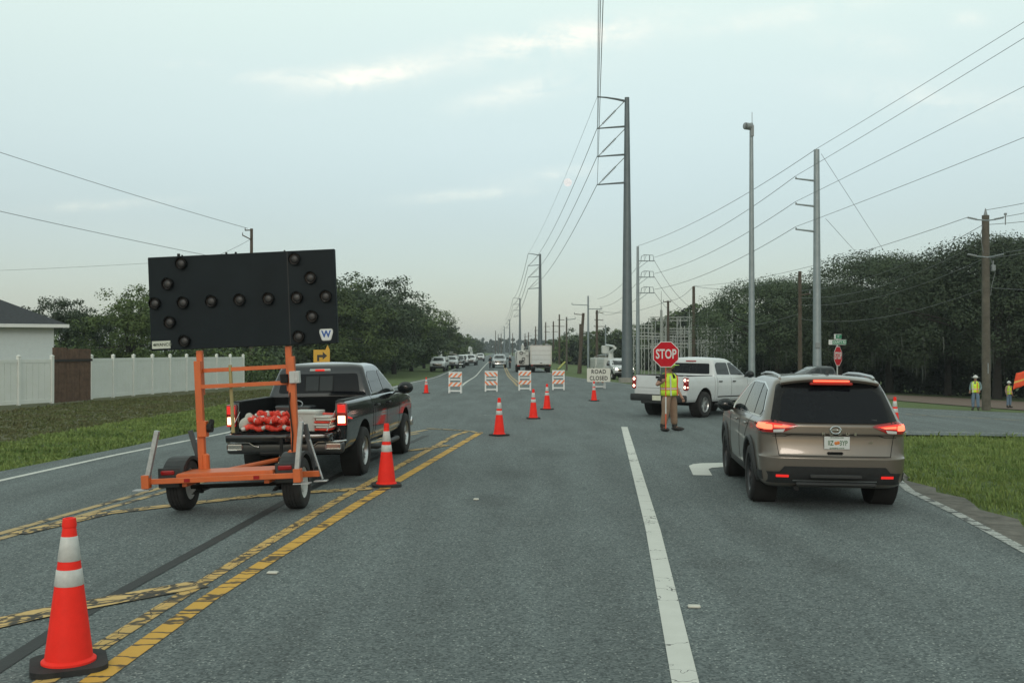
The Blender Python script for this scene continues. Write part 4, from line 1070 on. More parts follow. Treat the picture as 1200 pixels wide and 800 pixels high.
b = MB(); b.tube([(.71, -.02, 1.50), (.70, -.10, 1.3), (.72, -.08, .9), (.69, -.06, .6)], .009, 6); b.build('power_cable', UNDER, TR)
# the board itself
BW, BH = 2.37, 1.17; RB = R(-.5)
BC = T(.150, .0, 2.60) @ RY(-RB) @ RZ(R(0))
b = MB(); b.box((0, 0, 0), (BW, .07, BH), BC, .006); bd = b.build('board', BOARD, TR)
b = MB(); b.box((0, 0, 0), (.012, .076, BH*.985), BC @ T(.59, 0, 0)); b.build('board_seam', mat('board_seam_black', (0.012, 0.014, 0.015), .6), bd)
LAMP = mat('amber_lamp_unlit', (0.026, 0.025, 0.026), .45, var=.3)
r0 = R(2.0)
for (x, y) in ((275, 155), (925, 137), (197, 270), (1015, 243), (123, 380), (285, 377), (448, 370), (610, 363), (775, 358), (937, 353), (1102, 348), (208, 487), (1023, 460), (293, 593), (947, 572)):
    dx, up = (x-622)/452, (364-y)/452; a = dx*math.cos(r0)+up*math.sin(r0); c = -dx*math.sin(r0)+up*math.cos(r0)
    Ml = BC @ T(a, -.036, c) @ RX(PI/2)
    b = MB(); b.lathe([(.066, 0), (.072, .004), (.072, .05), (.068, .052), (.064, .02), (.0, .016)], 24, Ml)
    # visor hood over the top half
    n = 12; V0 = [Ml @ Vector((.075*math.cos(PI*k/n), .075*math.sin(PI*k/n), 0)) for k in range(n+1)]; V1 = [Ml @ Vector((.079*math.cos(PI*k/n), .079*math.sin(PI*k/n),  .038+.018*math.sin(PI*k/n))) for k in range(n+1)]
    for k in range(n): b.quad(V0[k], V0[k+1], V1[k+1], V1[k])
    lo = b.build('lamp_hood', GLOSSB, bd, 40)
    b = MB(); b.sphere((0, 0, 0), .056, (1, 1, .4), 16, 8, None); o = b.build('lamp_lens', LAMP, lo, 60); o.data.transform(Ml @ T(0, 0, .02))
# stickers
b = MB(); b.prism(ease([(-.078, .068), (.078, .068), (.088, .03), (.055, -.078), (-.055, -.078), (-.088, .03)], .02), 0, .004, BC @ T(1.045, -.0365, -.47) @ RX(PI/2)); st = b.build('shield_sticker', PLATEW, bd)
b = MB(); b.prism(ease([(-.066, .055), (.066, .055), (.074, .028), (.046, -.064), (-.046, -.064), (-.074, .028)], .02), .004, .0055, BC @ T(1.045, -.0365, -.47) @ RX(PI/2)); b.build('sticker_border', mat('sticker_inner', (0.66, 0.68, 0.70), .4), st)
text_mb('W', .115, mat('sticker_blue', (0.02, 0.09, 0.33), .5), 'sticker_letter', st, BC @ T(1.045, -.0445, -.47) @ RX(PI/2), .004, .95, .004)
b = MB(); b.box((0, 0, 0), (.235, .004, .095), BC @ T(-1.05, -.0385, -.515)); st = b.build('maker_sticker', mat('sticker_cream', (0.52, 0.55, 0.48), .5, var=.1), bd)
text_mb('WANCO', .055, mat('sticker_dark', (0.05, 0.07, 0.05), .5), 'sticker_text', st, BC @ T(-1.02, -.0425, -.515) @ RX(PI/2), .002, 1.0, .001)
b = MB(); b.sphere((-1.135, -.04, 0), .02, (1, .1, .8)); o = b.build('sticker_mark', MATS['sticker_dark'], st); o.data.transform(T(-.0, 0, 0) @ BC @ T(0, 0, -.515))
# clutter on top of the board
b = MB()
for x_, s_ in ((-.80, .03), (-.755, .015), (-.19, .02), (-.07, .02), (.55, .015)): b.box((0, 0, 0), (s_, .03, s_*1.2), BC @ T(x_, 0, BH/2+s_*.6-.002), .002)
b.build('top_latches', UNDER, bd)
# ------------------------------------------------------------------ people
def skin_bm(nodes, edges, root, sub=2):
    """nodes: name -> (pos, radius); returns an evaluated mesh"""
    names = list(nodes); idx = {n: i for i, n in enumerate(names)}
    me = bpy.data.meshes.new('tmp'); me.from_pydata([tuple(nodes[n][0]) for n in names], [(idx[a], idx[b]) for a, b in edges], [])
    o = bpy.data.objects.new('tmp_skin', me); C.objects.link(o)
    md = o.modifiers.new('s', 'SKIN'); md.use_smooth_shade = True; md.branch_smoothing = .6
    sv = me.skin_vertices[0].data
    for n in names:
        r_ = nodes[n][1]; sv[idx[n]].radius = r_ if isinstance(r_, tuple) else (r_, r_); sv[idx[n]].use_root = (n == root)
    sb = o.modifiers.new('u', 'SUBSURF'); sb.levels = sub; sb.render_levels = sub
    dg = bpy.context.evaluated_depsgraph_get(); res = bpy.data.meshes.new_from_object(o.evaluated_get(dg))
    bpy.data.objects.remove(o); bpy.data.meshes.remove(me); return res
def to_obj(me, name, m_, parent, extra=None, smooth=60):
    if extra:
        bm = bmesh.new(); bm.from_mesh(me); t_ = bpy.data.meshes.new('x'); extra.b.to_mesh(t_); extra.b.free(); bm.from_mesh(t_); bpy.data.meshes.remove(t_); bm.to_mesh(me); bm.free()
    me.name = name; me.materials.clear(); return link(name, me, m_, parent, smooth)
SKIN = mat('skin', (0.36, 0.20, 0.14), .55, var=.1); SKIN_D = mat('skin_dark', (0.16, 0.085, 0.055), .55, var=.1)
LIME = mat('lime_vest', (0.62, 0.86, 0.05), .6, var=.12, vscale=10, bump=.2, bscale=25); RETRO = mat('reflective_tape', (0.62, 0.62, 0.58), .35, var=.05)
ORTAPE = mat('orange_tape', (0.75, 0.14, 0.03), .5); HAIR = mat('dark_hair', (0.02, 0.014, 0.010), .7)
BOOT = mat('boot_leather', (0.022, 0.018, 0.016), .6, var=.3)
def person(label, loc, rz, pose, shirt, pants, vest=LIME, hat=None, brim=False, beard=False, group=None, scale=1.0, skin_m=SKIN, sleeves='long', head_turn=0, hat_m=None, cat='person'):
    """faces -y; pose overrides joints (x is image right when facing the camera)"""
    t = thing('person', label, cat, loc, rz, group, scale=scale)
    J = dict(pelvis=(0, 0, .93), waist=(0, 0, 1.06), chest=(0, 0, 1.28), neckb=(0, .01, 1.44), neck=(0, 0, 1.50),
             sR=(-.185, .01, 1.41), eR=(-.25, .03, 1.13), wR=(-.27, -.06, .88), sL=(.185, .01, 1.41), eL=(.25, .03, 1.13), wL=(.27, -.06, .88),
             hR=(-.095, 0, .90), kR=(-.115, -.02, .49), aR=(-.125, .02, .09), hL=(.095, 0, .90), kL=(.115, -.02, .49), aL=(.125, .02, .09), tR=(-.15, -.14, .045), tL=(.15, -.14, .045))
    J.update(pose); J = {k: Vector(v) for k, v in J.items()}
    Hd = T(0, -.01, 0) @ T(*J['neck']) @ RZ(head_turn)
    hp = lambda x, y, z: Hd @ Vector((x, y, z))
    nd = {k: (J[k], r_) for k, r_ in dict(pelvis=(.135, .105), waist=(.125, .095), chest=(.15, .105), neckb=.065, neck=.056, sR=.06, eR=.042, wR=.028, sL=.06, eL=.042, wL=.028, hR=.088, kR=.058, aR=.040, hL=.088, kL=.058, aL=.040, tR=.035, tL=.035).items()}
    nd['jaw'] = (hp(0, -.02, .075), (.064, .070)); nd['face'] = (hp(0, -.005, .14), (.075, .088)); nd['crown'] = (hp(0, .01, .205), (.066, .078))
    for s, w_, e in (('R', 'wR', 'eR'), ('L', 'wL', 'eL')):
        d = (J[w_]-J[e]).normalized(); nd['p'+s] = (J[w_]+d*.075, (.036, .018))
    ed = [('pelvis', 'waist'), ('waist', 'chest'), ('chest', 'neckb'), ('neckb', 'neck'), ('neck', 'jaw'), ('jaw', 'face'), ('face', 'crown'), ('neckb', 'sR'), ('sR', 'eR'), ('eR', 'wR'), ('wR', 'pR'), ('neckb', 'sL'), ('sL', 'eL'), ('eL', 'wL'), ('wL', 'pL'),
          ('pelvis', 'hR'), ('hR', 'kR'), ('kR', 'aR'), ('aR', 'tR'), ('pelvis', 'hL'), ('hL', 'kL'), ('kL', 'aL'), ('aL', 'tL')]
    me = skin_bm(nd, ed, 'pelvis')
    ex = MB()
    for s, w_, e, sg in (('R', 'wR', 'eR', -1), ('L', 'wL', 'eL', 1)):
        d = (J[w_]-J[e]).normalized(); side = d.cross(Vector((0, 1, 0)));
        side = side.normalized() if side.length > .2 else Vector((1, 0, 0)); inn = side.cross(d).normalized()
        fist = ('grip'+s) in pose
        for k in range(4):
            q = J[w_]+d*.085+side*(.027-.018*k); ln_ = (.075, .085, .08, .062)[k]; c = .9 if fist else .35
            ex.tube([q, q+d*ln_*.45+inn*ln_*.12*c, q+d*ln_*(.75-.45*c)+inn*ln_*(.2+.45*c), q+d*ln_*(.95-1.0*c)+inn*ln_*(.25+.6*c)], [.0095, .009, .0085, .007], 6)
        q = J[w_]+d*.03+side*.028; ex.tube([q, q+side*.025+d*.03+inn*.015, q+side*.02+d*.055+inn*.035], [.011, .0105, .008], 6)
    # nose, ears
    ex.sphere(hp(0, -.098, .115), .014, (.8, 1.0, 1.5), 8, 6); 
    for s in (-1, 1): ex.sphere(hp(s*.076, .0, .12), .02, (.4, .8, 1.4), 8, 6)
    bo_ = to_obj(me, 'body', skin_m, t, ex)
    b = MB()
    for s in (-1, 1):
        b2 = MB(); b2.sphere(hp(s*.030, -.085, .142), .010, (1.2, .6, .8), 8, 6); b2.build('eye', BOOT, t, 60)
    b.b.free()
    b = MB(); b.sphere(hp(0, -.090, .072), .016, (1.5, .35, .4), 8, 6); b.build('mouth', mat('lips', (0.22, 0.07, 0.06), .5), t, 60)
    if beard:
        b = MB(); b.sphere(hp(0, -.045, .060), .055, (1.05, .95, .85), 14, 8); b.build('beard', HAIR, t, 60)
    b = MB(); b.sphere(hp(0, .018, .175), .088, (.90, 1.0, .82), 16, 10); b.build('hair', HAIR, t, 60)
    # trousers
    nd2 = {k: (J[k], r_) for k, r_ in dict(pelvis=(.155, .125), hR=.112, kR=.083, hL=.112, kL=.083).items()}
    nd2['waist'] = (J['pelvis'].lerp(J['waist'], .7), (.150, .118))
    for s in 'RL': nd2['c'+s] = (J['k'+s].lerp(J['a'+s], .88), .070)
    to_obj(skin_bm(nd2, [('waist', 'pelvis'), ('pelvis', 'hR'), ('hR', 'kR'), ('kR', 'cR'), ('pelvis', 'hL'), ('hL', 'kL'), ('kL', 'cL')], 'pelvis'), 'trousers', pants, t)
    # shirt
    nd3 = {'pelvis': (J['pelvis'].lerp(J['waist'], .35), (.152, .120)), 'waist': (J['waist'], (.150, .118)), 'chest': (J['chest'], (.172, .128)), 'neckb': (J['neckb']-Vector((0, 0, .02)), (.085, .075))}
    e3 = [('pelvis', 'waist'), ('waist', 'chest'), ('chest', 'neckb')]
    for s in 'RL':
        nd3['s'+s] = (J['s'+s], .078); nd3['e'+s] = (J['e'+s] if sleeves == 'long' else J['s'+s].lerp(J['e'+s], .7), .060); e3 += [('neckb', 's'+s), ('s'+s, 'e'+s)]
        if sleeves == 'long': nd3['w'+s] = (J['e'+s].lerp(J['w'+s], .88), .043); e3.append(('e'+s, 'w'+s))
    to_obj(skin_bm(nd3, e3, 'chest'), 'shirt', shirt, t)
    if vest:
        # vest: elliptical shell round the torso with arm and neck openings
        vb = MB(); rows_ = [(.90, .185, .150), (1.0, .182, .146), (1.12, .184, .146), (1.24, .196, .150), (1.34, .202, .150), (1.41, .178, .135), (1.47, .120, .105)]
        rings = []; nn = 28
        for z, rx, ry in rows_:
            c = J['pelvis'].lerp(J['neckb'], (z-.93)/.51); c = Vector((c.x, c.y, z))
            rings.append([vb.b.verts.new(c+Vector((rx*math.cos(2*PI*k/nn), ry*math.sin(2*PI*k/nn), 0))) for k in range(nn)])
        for i, (A, B) in enumerate(zip(rings, rings[1:])):
            for k in range(nn):
                a = 2*PI*(k+.5)/nn
                if i >= 4 and abs(math.cos(a)) > .86: continue        # armholes
                if i >= 4 and math.sin(a) < 0 and abs(math.cos(a)) < .12*(i-2.6): continue   # v neck
                vb.b.faces.new((A[k], A[(k+1) % nn], B[(k+1) % nn], B[k]))
        vo_ = vb.build('vest', vest, t, 60)
        sol = vo_.modifiers.new('s', 'SOLIDIFY'); sol.thickness = .008
        def band(z0, z1, m_, k=1.03):
            bb = MB(); prev = None
            for z in (z0, z1):
                f = 0
                for i in range(len(rows_)-1):
                    if rows_[i][0] <= z <= rows_[i+1][0]:
                        f = (z-rows_[i][0])/(rows_[i+1][0]-rows_[i][0]); rx = rows_[i][1]*(1-f)+rows_[i+1][1]*f; ry = rows_[i][2]*(1-f)+rows_[i+1][2]*f
                c = J['pelvis'].lerp(J['neckb'], (z-.93)/.51)
                rg = [bb.b.verts.new((c.x+rx*k*math.cos(2*PI*j/nn), c.y+ry*k*math.sin(2*PI*j/nn), z)) for j in range(nn)]
                if prev:
                    for j in range(nn): bb.b.faces.new((prev[j], prev[(j+1) % nn], rg[(j+1) % nn], rg[j]))
                prev = rg
            bb.build('reflective_band', m_, vo_, 60)
        band(1.045, 1.11, ORTAPE, 1.035); band(1.06, 1.095, RETRO, 1.05)
        for s in (-1, 1):
            bb = MB(); pp = []
            for z, rx, ry in rows_[:6]:
                c = J['pelvis'].lerp(J['neckb'], (z-.93)/.51); pp.append((c.x+s*rx*.52, c.y-ry*.90, z))
            for z, rx, ry in []: pass
            for i in range(len(pp)-1):
                a, c2 = Vector(pp[i]), Vector(pp[i+1]); bb.quad(a+Vector((-.028, 0, 0)), a+Vector((.028, 0, 0)), c2+Vector((.028, 0, 0)), c2+Vector((-.028, 0, 0)))
                a, c2 = a+Vector((0, 2*rows_[i][2]*.905, 0)), c2+Vector((0, 2*rows_[i+1][2]*.905, 0)); bb.quad(a+Vector((-.028, 0, 0)), c2+Vector((-.028, 0, 0)), c2+Vector((.028, 0, 0)), a+Vector((.028, 0, 0)))
            bb.build('reflective_strap', ORTAPE if s > 0 else RETRO, vo_, 60)
    for s in 'RL':
        b = MB(); a, tt = J['a'+s], J['t'+s]; d = Vector((tt.x-a.x, tt.y-a.y, 0)).normalized()
        b.tube([a+Vector((0, 0, .10)), a+Vector((0, 0, .0)), ], [.058, .056], 12); ang = math.atan2(d.y, d.x)
        b.sphere((a.x+d.x*.07, a.y+d.y*.07, .052), 1, (.145, .056, .052), 14, 8, RZ(ang)); b.build('boot', BOOT, t, 60)
    if hat_m:
        b = MB(); b.sphere(hp(0, .005, .185), .118, (.95, 1.08, .86), 20, 12)
        r_ = (.19 if brim else .135); b.lathe([(.09, 0), (r_, -.008), (r_, -.002), (.09, .012)], 28, Hd @ T(0, -.015 if not brim else 0, .175) @ Matrix.Diagonal((1, 1.12, 1, 1)), close=True)
        if not brim: b.sphere(hp(0, -.14, .172), .07, (1.1, .9, .12), 12, 6)
        b.tube([hp(0, -.10, .26), hp(0, 0, .292), hp(0, .10, .26)], .012, 6); b.build('hard_hat', hat_m, t, 60)
    return t
TAN = mat('tan_trousers', (0.235, 0.155, 0.105), .85, var=.15, vscale=8, bump=.3, bscale=20); JEANS = mat('blue_jeans', (0.13, 0.19, 0.27), .85, var=.3, vscale=7, bump=.3, bscale=20)
DSH = mat('dark_shirt', (0.022, 0.020, 0.022), .8, var=.2); TEAL = mat('teal_shirt', (0.15, 0.22, 0.23), .8, var=.15); PEACH = mat('peach_shirt', (0.40, 0.26, 0.20), .8, var=.15); NAVY = mat('navy_clothes', (0.02, 0.024, 0.032), .8, var=.2)
LHAT = mat('lime_hard_hat', (0.60, 0.86, 0.06), .35); WHAT = mat('white_hard_hat', (0.62, 0.63, 0.62), .35)
fx, fy = P(784, 504.5); FL = G(fx, fy); FZ = R(42)
person('stocky person in lime hard hat, lime vest and tan trousers holding the stop paddle', FL, FZ,
       dict(sR=(-.185, .0, 1.39), eR=(-.36, .02, 1.17), wR=(-.42, -.17, 1.25), gripR=(0, 0, 0), kR=(-.13, -.02, .49), aR=(-.16, .03, .09), tR=(-.20, -.13, .045), wL=(.25, -.12, .86), aL=(.15, -.02, .09), tL=(.20, -.18, .045)),
       DSH, TAN, hat=1, hat_m=LHAT, beard=True, head_turn=R(45), sleeves='short', scale=(1.2, 1.2, .955), skin_m=SKIN)
# stop paddle held in the right hand
SR_ = mat('sign_red', (0.50, 0.006, 0.018), .6, spec=.2, var=.08, dirt=.1); SW_ = mat('sign_white', (0.62, 0.63, 0.62), .4, var=.05)
hd = Matrix.Rotation(FZ, 4, 'Z') @ Vector((-.42*1.2, -.26*1.2, 0)); pw = FL+hd
pd = thing('stop_paddle', 'red octagonal paddle reading STOP on an orange pole before the white pickup', 'stop sign', (pw.x, pw.y, FL.z), R(1))
b = MB(); b.cyl((0, 0, .10), (0, 0, 1.55), .014, None, 10); b.cyl((0, 0, 1.5), (0, -.02, 1.98), .012, None, 8); b.build('pole', mat('pole_orange', (0.70, 0.10, 0.04), .5, var=.1), pd)
b = MB(); b.cyl((0, 0, .45), (0, 0, .85), .0155, None, 10); b.build('pole_band', SW_, pd)
def octagon(r_): return [(r_/math.cos(PI/8)*math.cos(PI/8+k*PI/4), r_/math.cos(PI/8)*math.sin(PI/8+k*PI/4)) for k in range(8)]
def stop_plate(parent, z, r_, y=-.03):
    Mx = T(0, y, z) @ RX(PI/2)
    b = MB(); b.prism(octagon(r_), 0, .006, Mx); pl = b.build('plate', SW_, parent)
    b = MB(); b.prism(octagon(r_*.945), .006, .0085, Mx); b.build('red_field', SR_, pl)
    text_mb('STOP', r_*1.02, SW_, 'stop_text', pl, Mx @ T(0, 0, .0105), .003, .66, r_*.022)
    b = MB(); b.prism(octagon(r_), -.004, 0, Mx); b.build('back', GALV, pl)
    return pl
stop_plate(pd, 1.86, .305)
def hgt(px, py, top):
    x, y = P(px, py); return (py-top)*y/1200
w1x, w1y = P(1143, 480.5); h1 = hgt(1143, 480.5, 439); print('w1', w1x, w1y, h1, 'rogue g', g(5, 13))
person('person in wide white hat, teal sleeves and jeans left of the wooden pole', G(w1x, w1y), R(-35), dict(wR=(-.24, -.13, .98), wL=(.22, -.16, 1.0), eL=(.27, .0, 1.15)), TEAL, JEANS, hat_m=WHAT, brim=True, head_turn=R(-20), scale=h1/1.80)
w2x, w2y = P(1182, 477.5); h2 = hgt(1182, 477.5, 446); print('w2', w2x, w2y, h2)
person('person in white hard hat, peach sleeves and jeans right of the wooden pole', G(w2x, w2y), R(25), {}, PEACH, JEANS, hat_m=WHAT, head_turn=R(10), scale=h2/1.80)
for (px, py, top, lb, rz_) in ((574.5, 431.3, 417, 'person in dark clothes standing left of the silver pickup far down the road', 40), (597.6, 431.3, 416.5, 'person in dark clothes and a pale cap standing right of the silver pickup', -50)):
    x, y = P(px, py); h = hgt(px, py, top); person(lb, G(x, y), R(rz_), {}, NAVY, NAVY, vest=None, group='people standing beside the silver pickup', hat_m=WHAT if px > 590 else None, scale=h/1.80)
x, y = P(696.3, 437.5); h = hgt(696.3, 437.5, 424.5)
person('distant person in a lime vest and dark trousers just above the road closed sign', G(x, y), R(10), {}, NAVY, NAVY, scale=h/1.72)
# ------------------------------------------------------------------ cones
CONE = mat('cone_orange', (0.93, 0.032, 0.020), .6, spec=.2, var=.07, vscale=7, dirt=.16, dirtcol=(0.40, 0.04, 0.03), bump=.08)
CWH = mat('cone_collar', (0.56, 0.56, 0.54), .38, var=.10, vscale=20, dirt=.2, dirtcol=(0.36, 0.35, 0.33))
def make_cone(label):
    t = thing('traffic_cone', label, 'traffic cone', (0, 0, 0), 0, 'orange traffic cones with two white collars')
    cr = lambda z: .136*(1-(z-.04)/.88)+.030*((z-.04)/.88)       # radius at height
    b = MB(); b.lathe([(.152, .034), (.152, .048), (cr(.07), .062)]+[(cr(z), z) for z in (.10, .25, .40, .55, .70, .86)]+[(.040, .862), (.041, .872), (.038, .90), (.036, .915), (.024, .918), (.022, .88), (.0, .88)], 40); b.build('cone_body', CONE, t, 45)
    b = MB(); b.prism(ease([(-.21, -.15), (-.15, -.21), (.15, -.21), (.21, -.15), (.21, .15), (.15, .21), (-.15, .21), (-.21, .15)], .03), 0, .036); o = b.build('base', RUBBER, t)
    for z0, z1 in ((.505, .605), (.655, .805)):
        b = MB(); b.lathe([(cr(z0)+.0005, z0), (cr(z0)+.003, z0+.003), (cr(z1)+.003, z1-.003), (cr(z1)+.0005, z1)], 40); b.build('white_collar', CWH, t, 60)
    return t
CN = [(82, 780, .925, 25, 'nearest and largest cone, standing on the yellow line in the near left corner'),
      (453, 569, .90, 12, 'cone on the yellow lines right beside the black pickup'),
      (585, 510, .86, 40, 'cone standing alone just beyond the pointed end of the yellow island'),
      (625, 490.3, .84, 5, 'left and nearer of the two cones close together in the middle of the junction'),
      (641, 479.6, .84, 60, 'right and farther of the two cones close together in the middle of the junction'),
      (696, 469.5, .76, 30, 'cone standing right in front of the road closed sign'),
      (499.5, 460.8, .74, 15, 'farthest cone, at the left edge line near the barricades'),
      (1048.5, 500, .92, 20, 'cone showing over the right tail lamp of the suv'),
      (1035.5, 497, .92, 50, 'cone almost hidden by the suv, only its white tip showing')]
cone0 = None
for px, py, sc, rz_, lb in CN:
    if cone0 is None: cone0 = make_cone(lb); o = cone0
    else: o = copy_tree(cone0, label=lb)
    x, y = P(px, py)
    if px > 1000:     # fit the visible tip height (455.5 px) to a 0.92 m cone
        y = 27.5 if px > 1040 else 28.2; x = (px-600)/1200*y
    o.location = G(x, y, .002); o.rotation_euler = (0, 0, R(rz_)); k = sc/.918; o.scale = (k*(1.05 if px < 100 else 1.0), k*(1.05 if px < 100 else 1.0), k)
# ------------------------------------------------------------------ barricades
BWH = mat('barricade_white', (0.62, 0.63, 0.62), .45, var=.06, dirt=.25, dirtcol=(0.4, 0.39, 0.36)); BOR = mat('barricade_orange', (0.70, 0.17, 0.05), .45, var=.1)
def make_barricade(label, flip=1):
    t = thing('barricade', label, 'barricade', (0, 0, 0), 0, 'striped a-frame barricades across the road')
    H = .98
    for side, ang in ((-1, R(9)), (1, -R(9))):
        Mx = T(0, side*.16, 0) @ RX(-ang) if side < 0 else T(0, side*.16, 0) @ RX(-ang)
        f = MB()
        for s in (-1, 1): f.box((s*.27, 0, H/2), (.07, .035, H), Mx, .004)
        for z in (.10, .95): f.box((0, 0, z), (.48, .030, .06 if z < .5 else .05), Mx, .004)
        f.build('frame', BWH, t)
        for z in (.82, .40):
            f = MB(); f.box((0, side*.022, z), (.60, .014, .20 if z > .5 else .19), Mx); pn = f.build('striped_panel', BWH, t)
            for k in range(-2, 3):
                x0 = k*.225; pts = []
                a0, a1 = x0-.055, x0+.055; sh = .085*flip
                poly = [(a0-sh, -.095), (a1-sh, -.095), (a1+sh, .095), (a0+sh, .095)]
                # clip to the panel
                def clip(p, ax_, lim, keep):
                    out = []
                    for i in range(len(p)):
                        a, c = p[i-1], p[i]; ia, ic = keep(a), keep(c)
                        if ia != ic:
                            u = (lim-a[0])/(c[0]-a[0]); out.append((lim, a[1]+(c[1]-a[1])*u))
                        if ic: out.append(c)
                    return out
                poly = clip(poly, 0, -.298, lambda q: q[0] > -.298)
                if len(poly) > 2: poly = clip(poly, 0, .298, lambda q: q[0] < .298)
                if len(poly) < 3: continue
                f = MB(); f.prism(poly, 0, .002, Mx @ T(0, side*.030, z) @ RX(PI/2) if side < 0 else Mx @ T(0, side*.030+.002, z) @ RX(PI/2)); f.build('stripe', BOR, pn)
        f = MB(); f.box((0, side*.022, .62), (.46, .010, .06), Mx); f.build('lower_rail', BWH, t)
    f = MB(); f.tube([(-.10, 0, .99), (-.08, 0, 1.04), (.08, 0, 1.04), (.10, 0, .99)], .012, 6); f.build('handle', BLACKP, t)
    return t
bars = {}
for px, py, fl, rz_, lb in ((533.7, 460.3, 1, -4, 'leftmost barricade, standing at the white lane line'), (575.7, 458.5, -1, 0, 'barricade whose stripes slope down to the right, second from the left'),
                            (614.9, 457.4, 1, 2, 'barricade just left of the two close cones, in front of the utility trucks'), (654.4, 456.6, 1, -2, 'barricade right of the white box truck, rightmost without a sign')):
    x, y = P(px, py)
    if fl not in bars: bars[fl] = make_barricade(lb, fl); o = bars[fl]
    else: o = copy_tree(bars[fl], label=lb)
    o.location = G(x, y); o.rotation_euler = (0, 0, R(rz_))
x, y = P(702, 455); o = copy_tree(bars[1], label='barricade that carries the road closed sign, right of the others'); o.location = G(x, y); o.rotation_euler = (0, 0, R(5))
rc_ = thing('road_closed_sign', 'white board reading ROAD CLOSED in black, mounted on the front of a barricade', 'road sign', G(x-.05, y-.33), R(4))
rc_.rotation_euler = (0, 0, R(3))
b = MB(); b.prism(ease([(-.60, -.35), (.60, -.35), (.60, .35), (-.60, .35)], .05), 0, .012, T(0, 0, .70) @ RX(PI/2)); pl = b.build('plate', mat('sign_offwhite', (0.62, 0.61, 0.55), .5, var=.05), rc_)
SBK = mat('sign_black', (0.012, 0.012, 0.013), .5)
text_mb('ROAD', .29, SBK, 'sign_text', pl, T(0, -.015, .86) @ RX(PI/2), .004, .86, .008, spacing=1.15); text_mb('CLOSED', .29, SBK, 'sign_text', pl, T(0, -.015, .53) @ RX(PI/2), .004, .80, .008, spacing=1.12)
b = MB()
for s in (-1, 1): b.box((s*.3, .02, .45), (.04, .03, .9))
b.build('bracket', GALV, rc_)
# ------------------------------------------------------------------ signs
def post_sign(name, label, x, y, h, parts): pass
YB = mat('sign_yellow', (0.62, 0.33, 0.02), .45, var=.06)
px_, py_ = P(377, 449); yy = py_; k = yy/1200
ys = thing('warning_sign', 'yellow sign with a black right-turn arrow seen above the cab of the black pickup', 'road sign', G((377-600)*k, yy), R(4))
zc = EYE+(410-416.5)*k-g((377-600)*k, yy)
b = MB(); b.box((0, 0, (zc-.3)/2), (.05, .05, zc-.3), bev=.004); b.build('post', GALV, ys)
q_ = 19*k/2
b = MB(); b.prism(ease([(-q_, -q_), (q_, -q_), (q_, q_*.72), (q_*.72, q_*1.32), (q_*.45, q_*.72), (-q_, q_*.72)], .015), 0, .006, T(0, -.03, zc) @ RX(PI/2)); pl = b.build('plate', YB, ys)
ar = [(-.50, -.60), (-.26, -.60), (-.26, -.16), (.12, -.16), (.12, -.42), (.62, .02), (.12, .46), (.12, .12), (-.50, .12)]
b = MB(); b.prism([(p[0]*q_*1.1, p[1]*q_*1.1-.02) for p in ar], .006, .009, T(0, -.03, zc) @ RX(PI/2)); b.build('arrow', SBK, pl)
# stop sign with street names, seen edge-on from the side road
ss = thing('stop_sign', 'stop sign on a post under two green street name plates, above the suv roof', 'stop sign', (0, 0, 0))
Ys = 49.0; xs_ = (981-600)/1200*Ys; zc = EYE+(410-417)/1200*Ys; g0 = g(xs_, Ys); ss.location = (xs_, Ys, g0); ss.rotation_euler = (0, 0, 0)
hz = zc-g0; b = MB(); b.box((0, 0, (hz+.95)/2), (.05, .05, hz+.95), RZ(0)); b.build('post', GALV, ss)
sub = thing('sign_head', None, None); sub.parent = ss; sub.location = (0, 0, 0); sub.rotation_euler = (0, 0, R(50))
r_ = .47; Mx = T(0, -.04, hz) @ RX(PI/2)
b = MB(); b.prism(octagon(r_), 0, .006, Mx); b.build('plate', SW_, sub)
b = MB(); b.prism(octagon(r_*.93), .006, .010, Mx); b.build('red_field', SR_, sub)
text_mb('STOP', r_*1.0, SW_, 'stop_text', sub, Mx @ T(0, 0, .013), .004, .70, r_*.025)
GRN = mat('street_sign_green', (0.02, 0.20, 0.10), .4, var=.05)
for i, (dz, wd, rz_, tx, fr) in enumerate(((.66, .86, 4, 'COUNTY RD', .25), (.93, .50, 30, 'ST', .3))):
    z_ = hz+dz; e = thing('street_name_sign', None, None); e.parent = ss; e.rotation_euler = (0, 0, R(rz_)); e.location = (0, 0, z_)
    b = MB(); b.box((0, -.04, 0), (wd, .006, .235), bev=.002); b.build('plate', SW_, e)
    b = MB(); b.box((wd*fr*.42, -.0445, 0), (wd*(1-fr*.75), .004, .19)); b.build('green_field', GRN, e)
    text_mb(tx, .15, SW_, 'street_text', e, T(wd*.08, -.049, 0) @ RX(PI/2), .003, .8, .003)
# moon
x_, y_, z_ = at(665.5, 213.5, 3400); b = MB(); b.sphere((0, 0, 0), 13.5, (1, 1, 1), 24, 14)
mm, t_, b_ = nodes_of('moon_surface', 1.0); q = NT(t_); co = q.n('ShaderNodeTexCoord').outputs['Object']
c_ = q.mix(q.step(q.noise(co, .13, 3, .6), .42, .62), (0.84, 0.85, 0.83), (1.0, 0.98, 0.94)); q.l(c_, b_.inputs['Emission Color']); b_.inputs['Emission Strength'].default_value = .86; b_.inputs['Base Color'].default_value = (0, 0, 0, 1)
o = b.build('moon', mm, None, 60, (x_, y_, z_)); props(o, 'small pale full moon in the hazy sky left of the tall steel pole', 'moon')
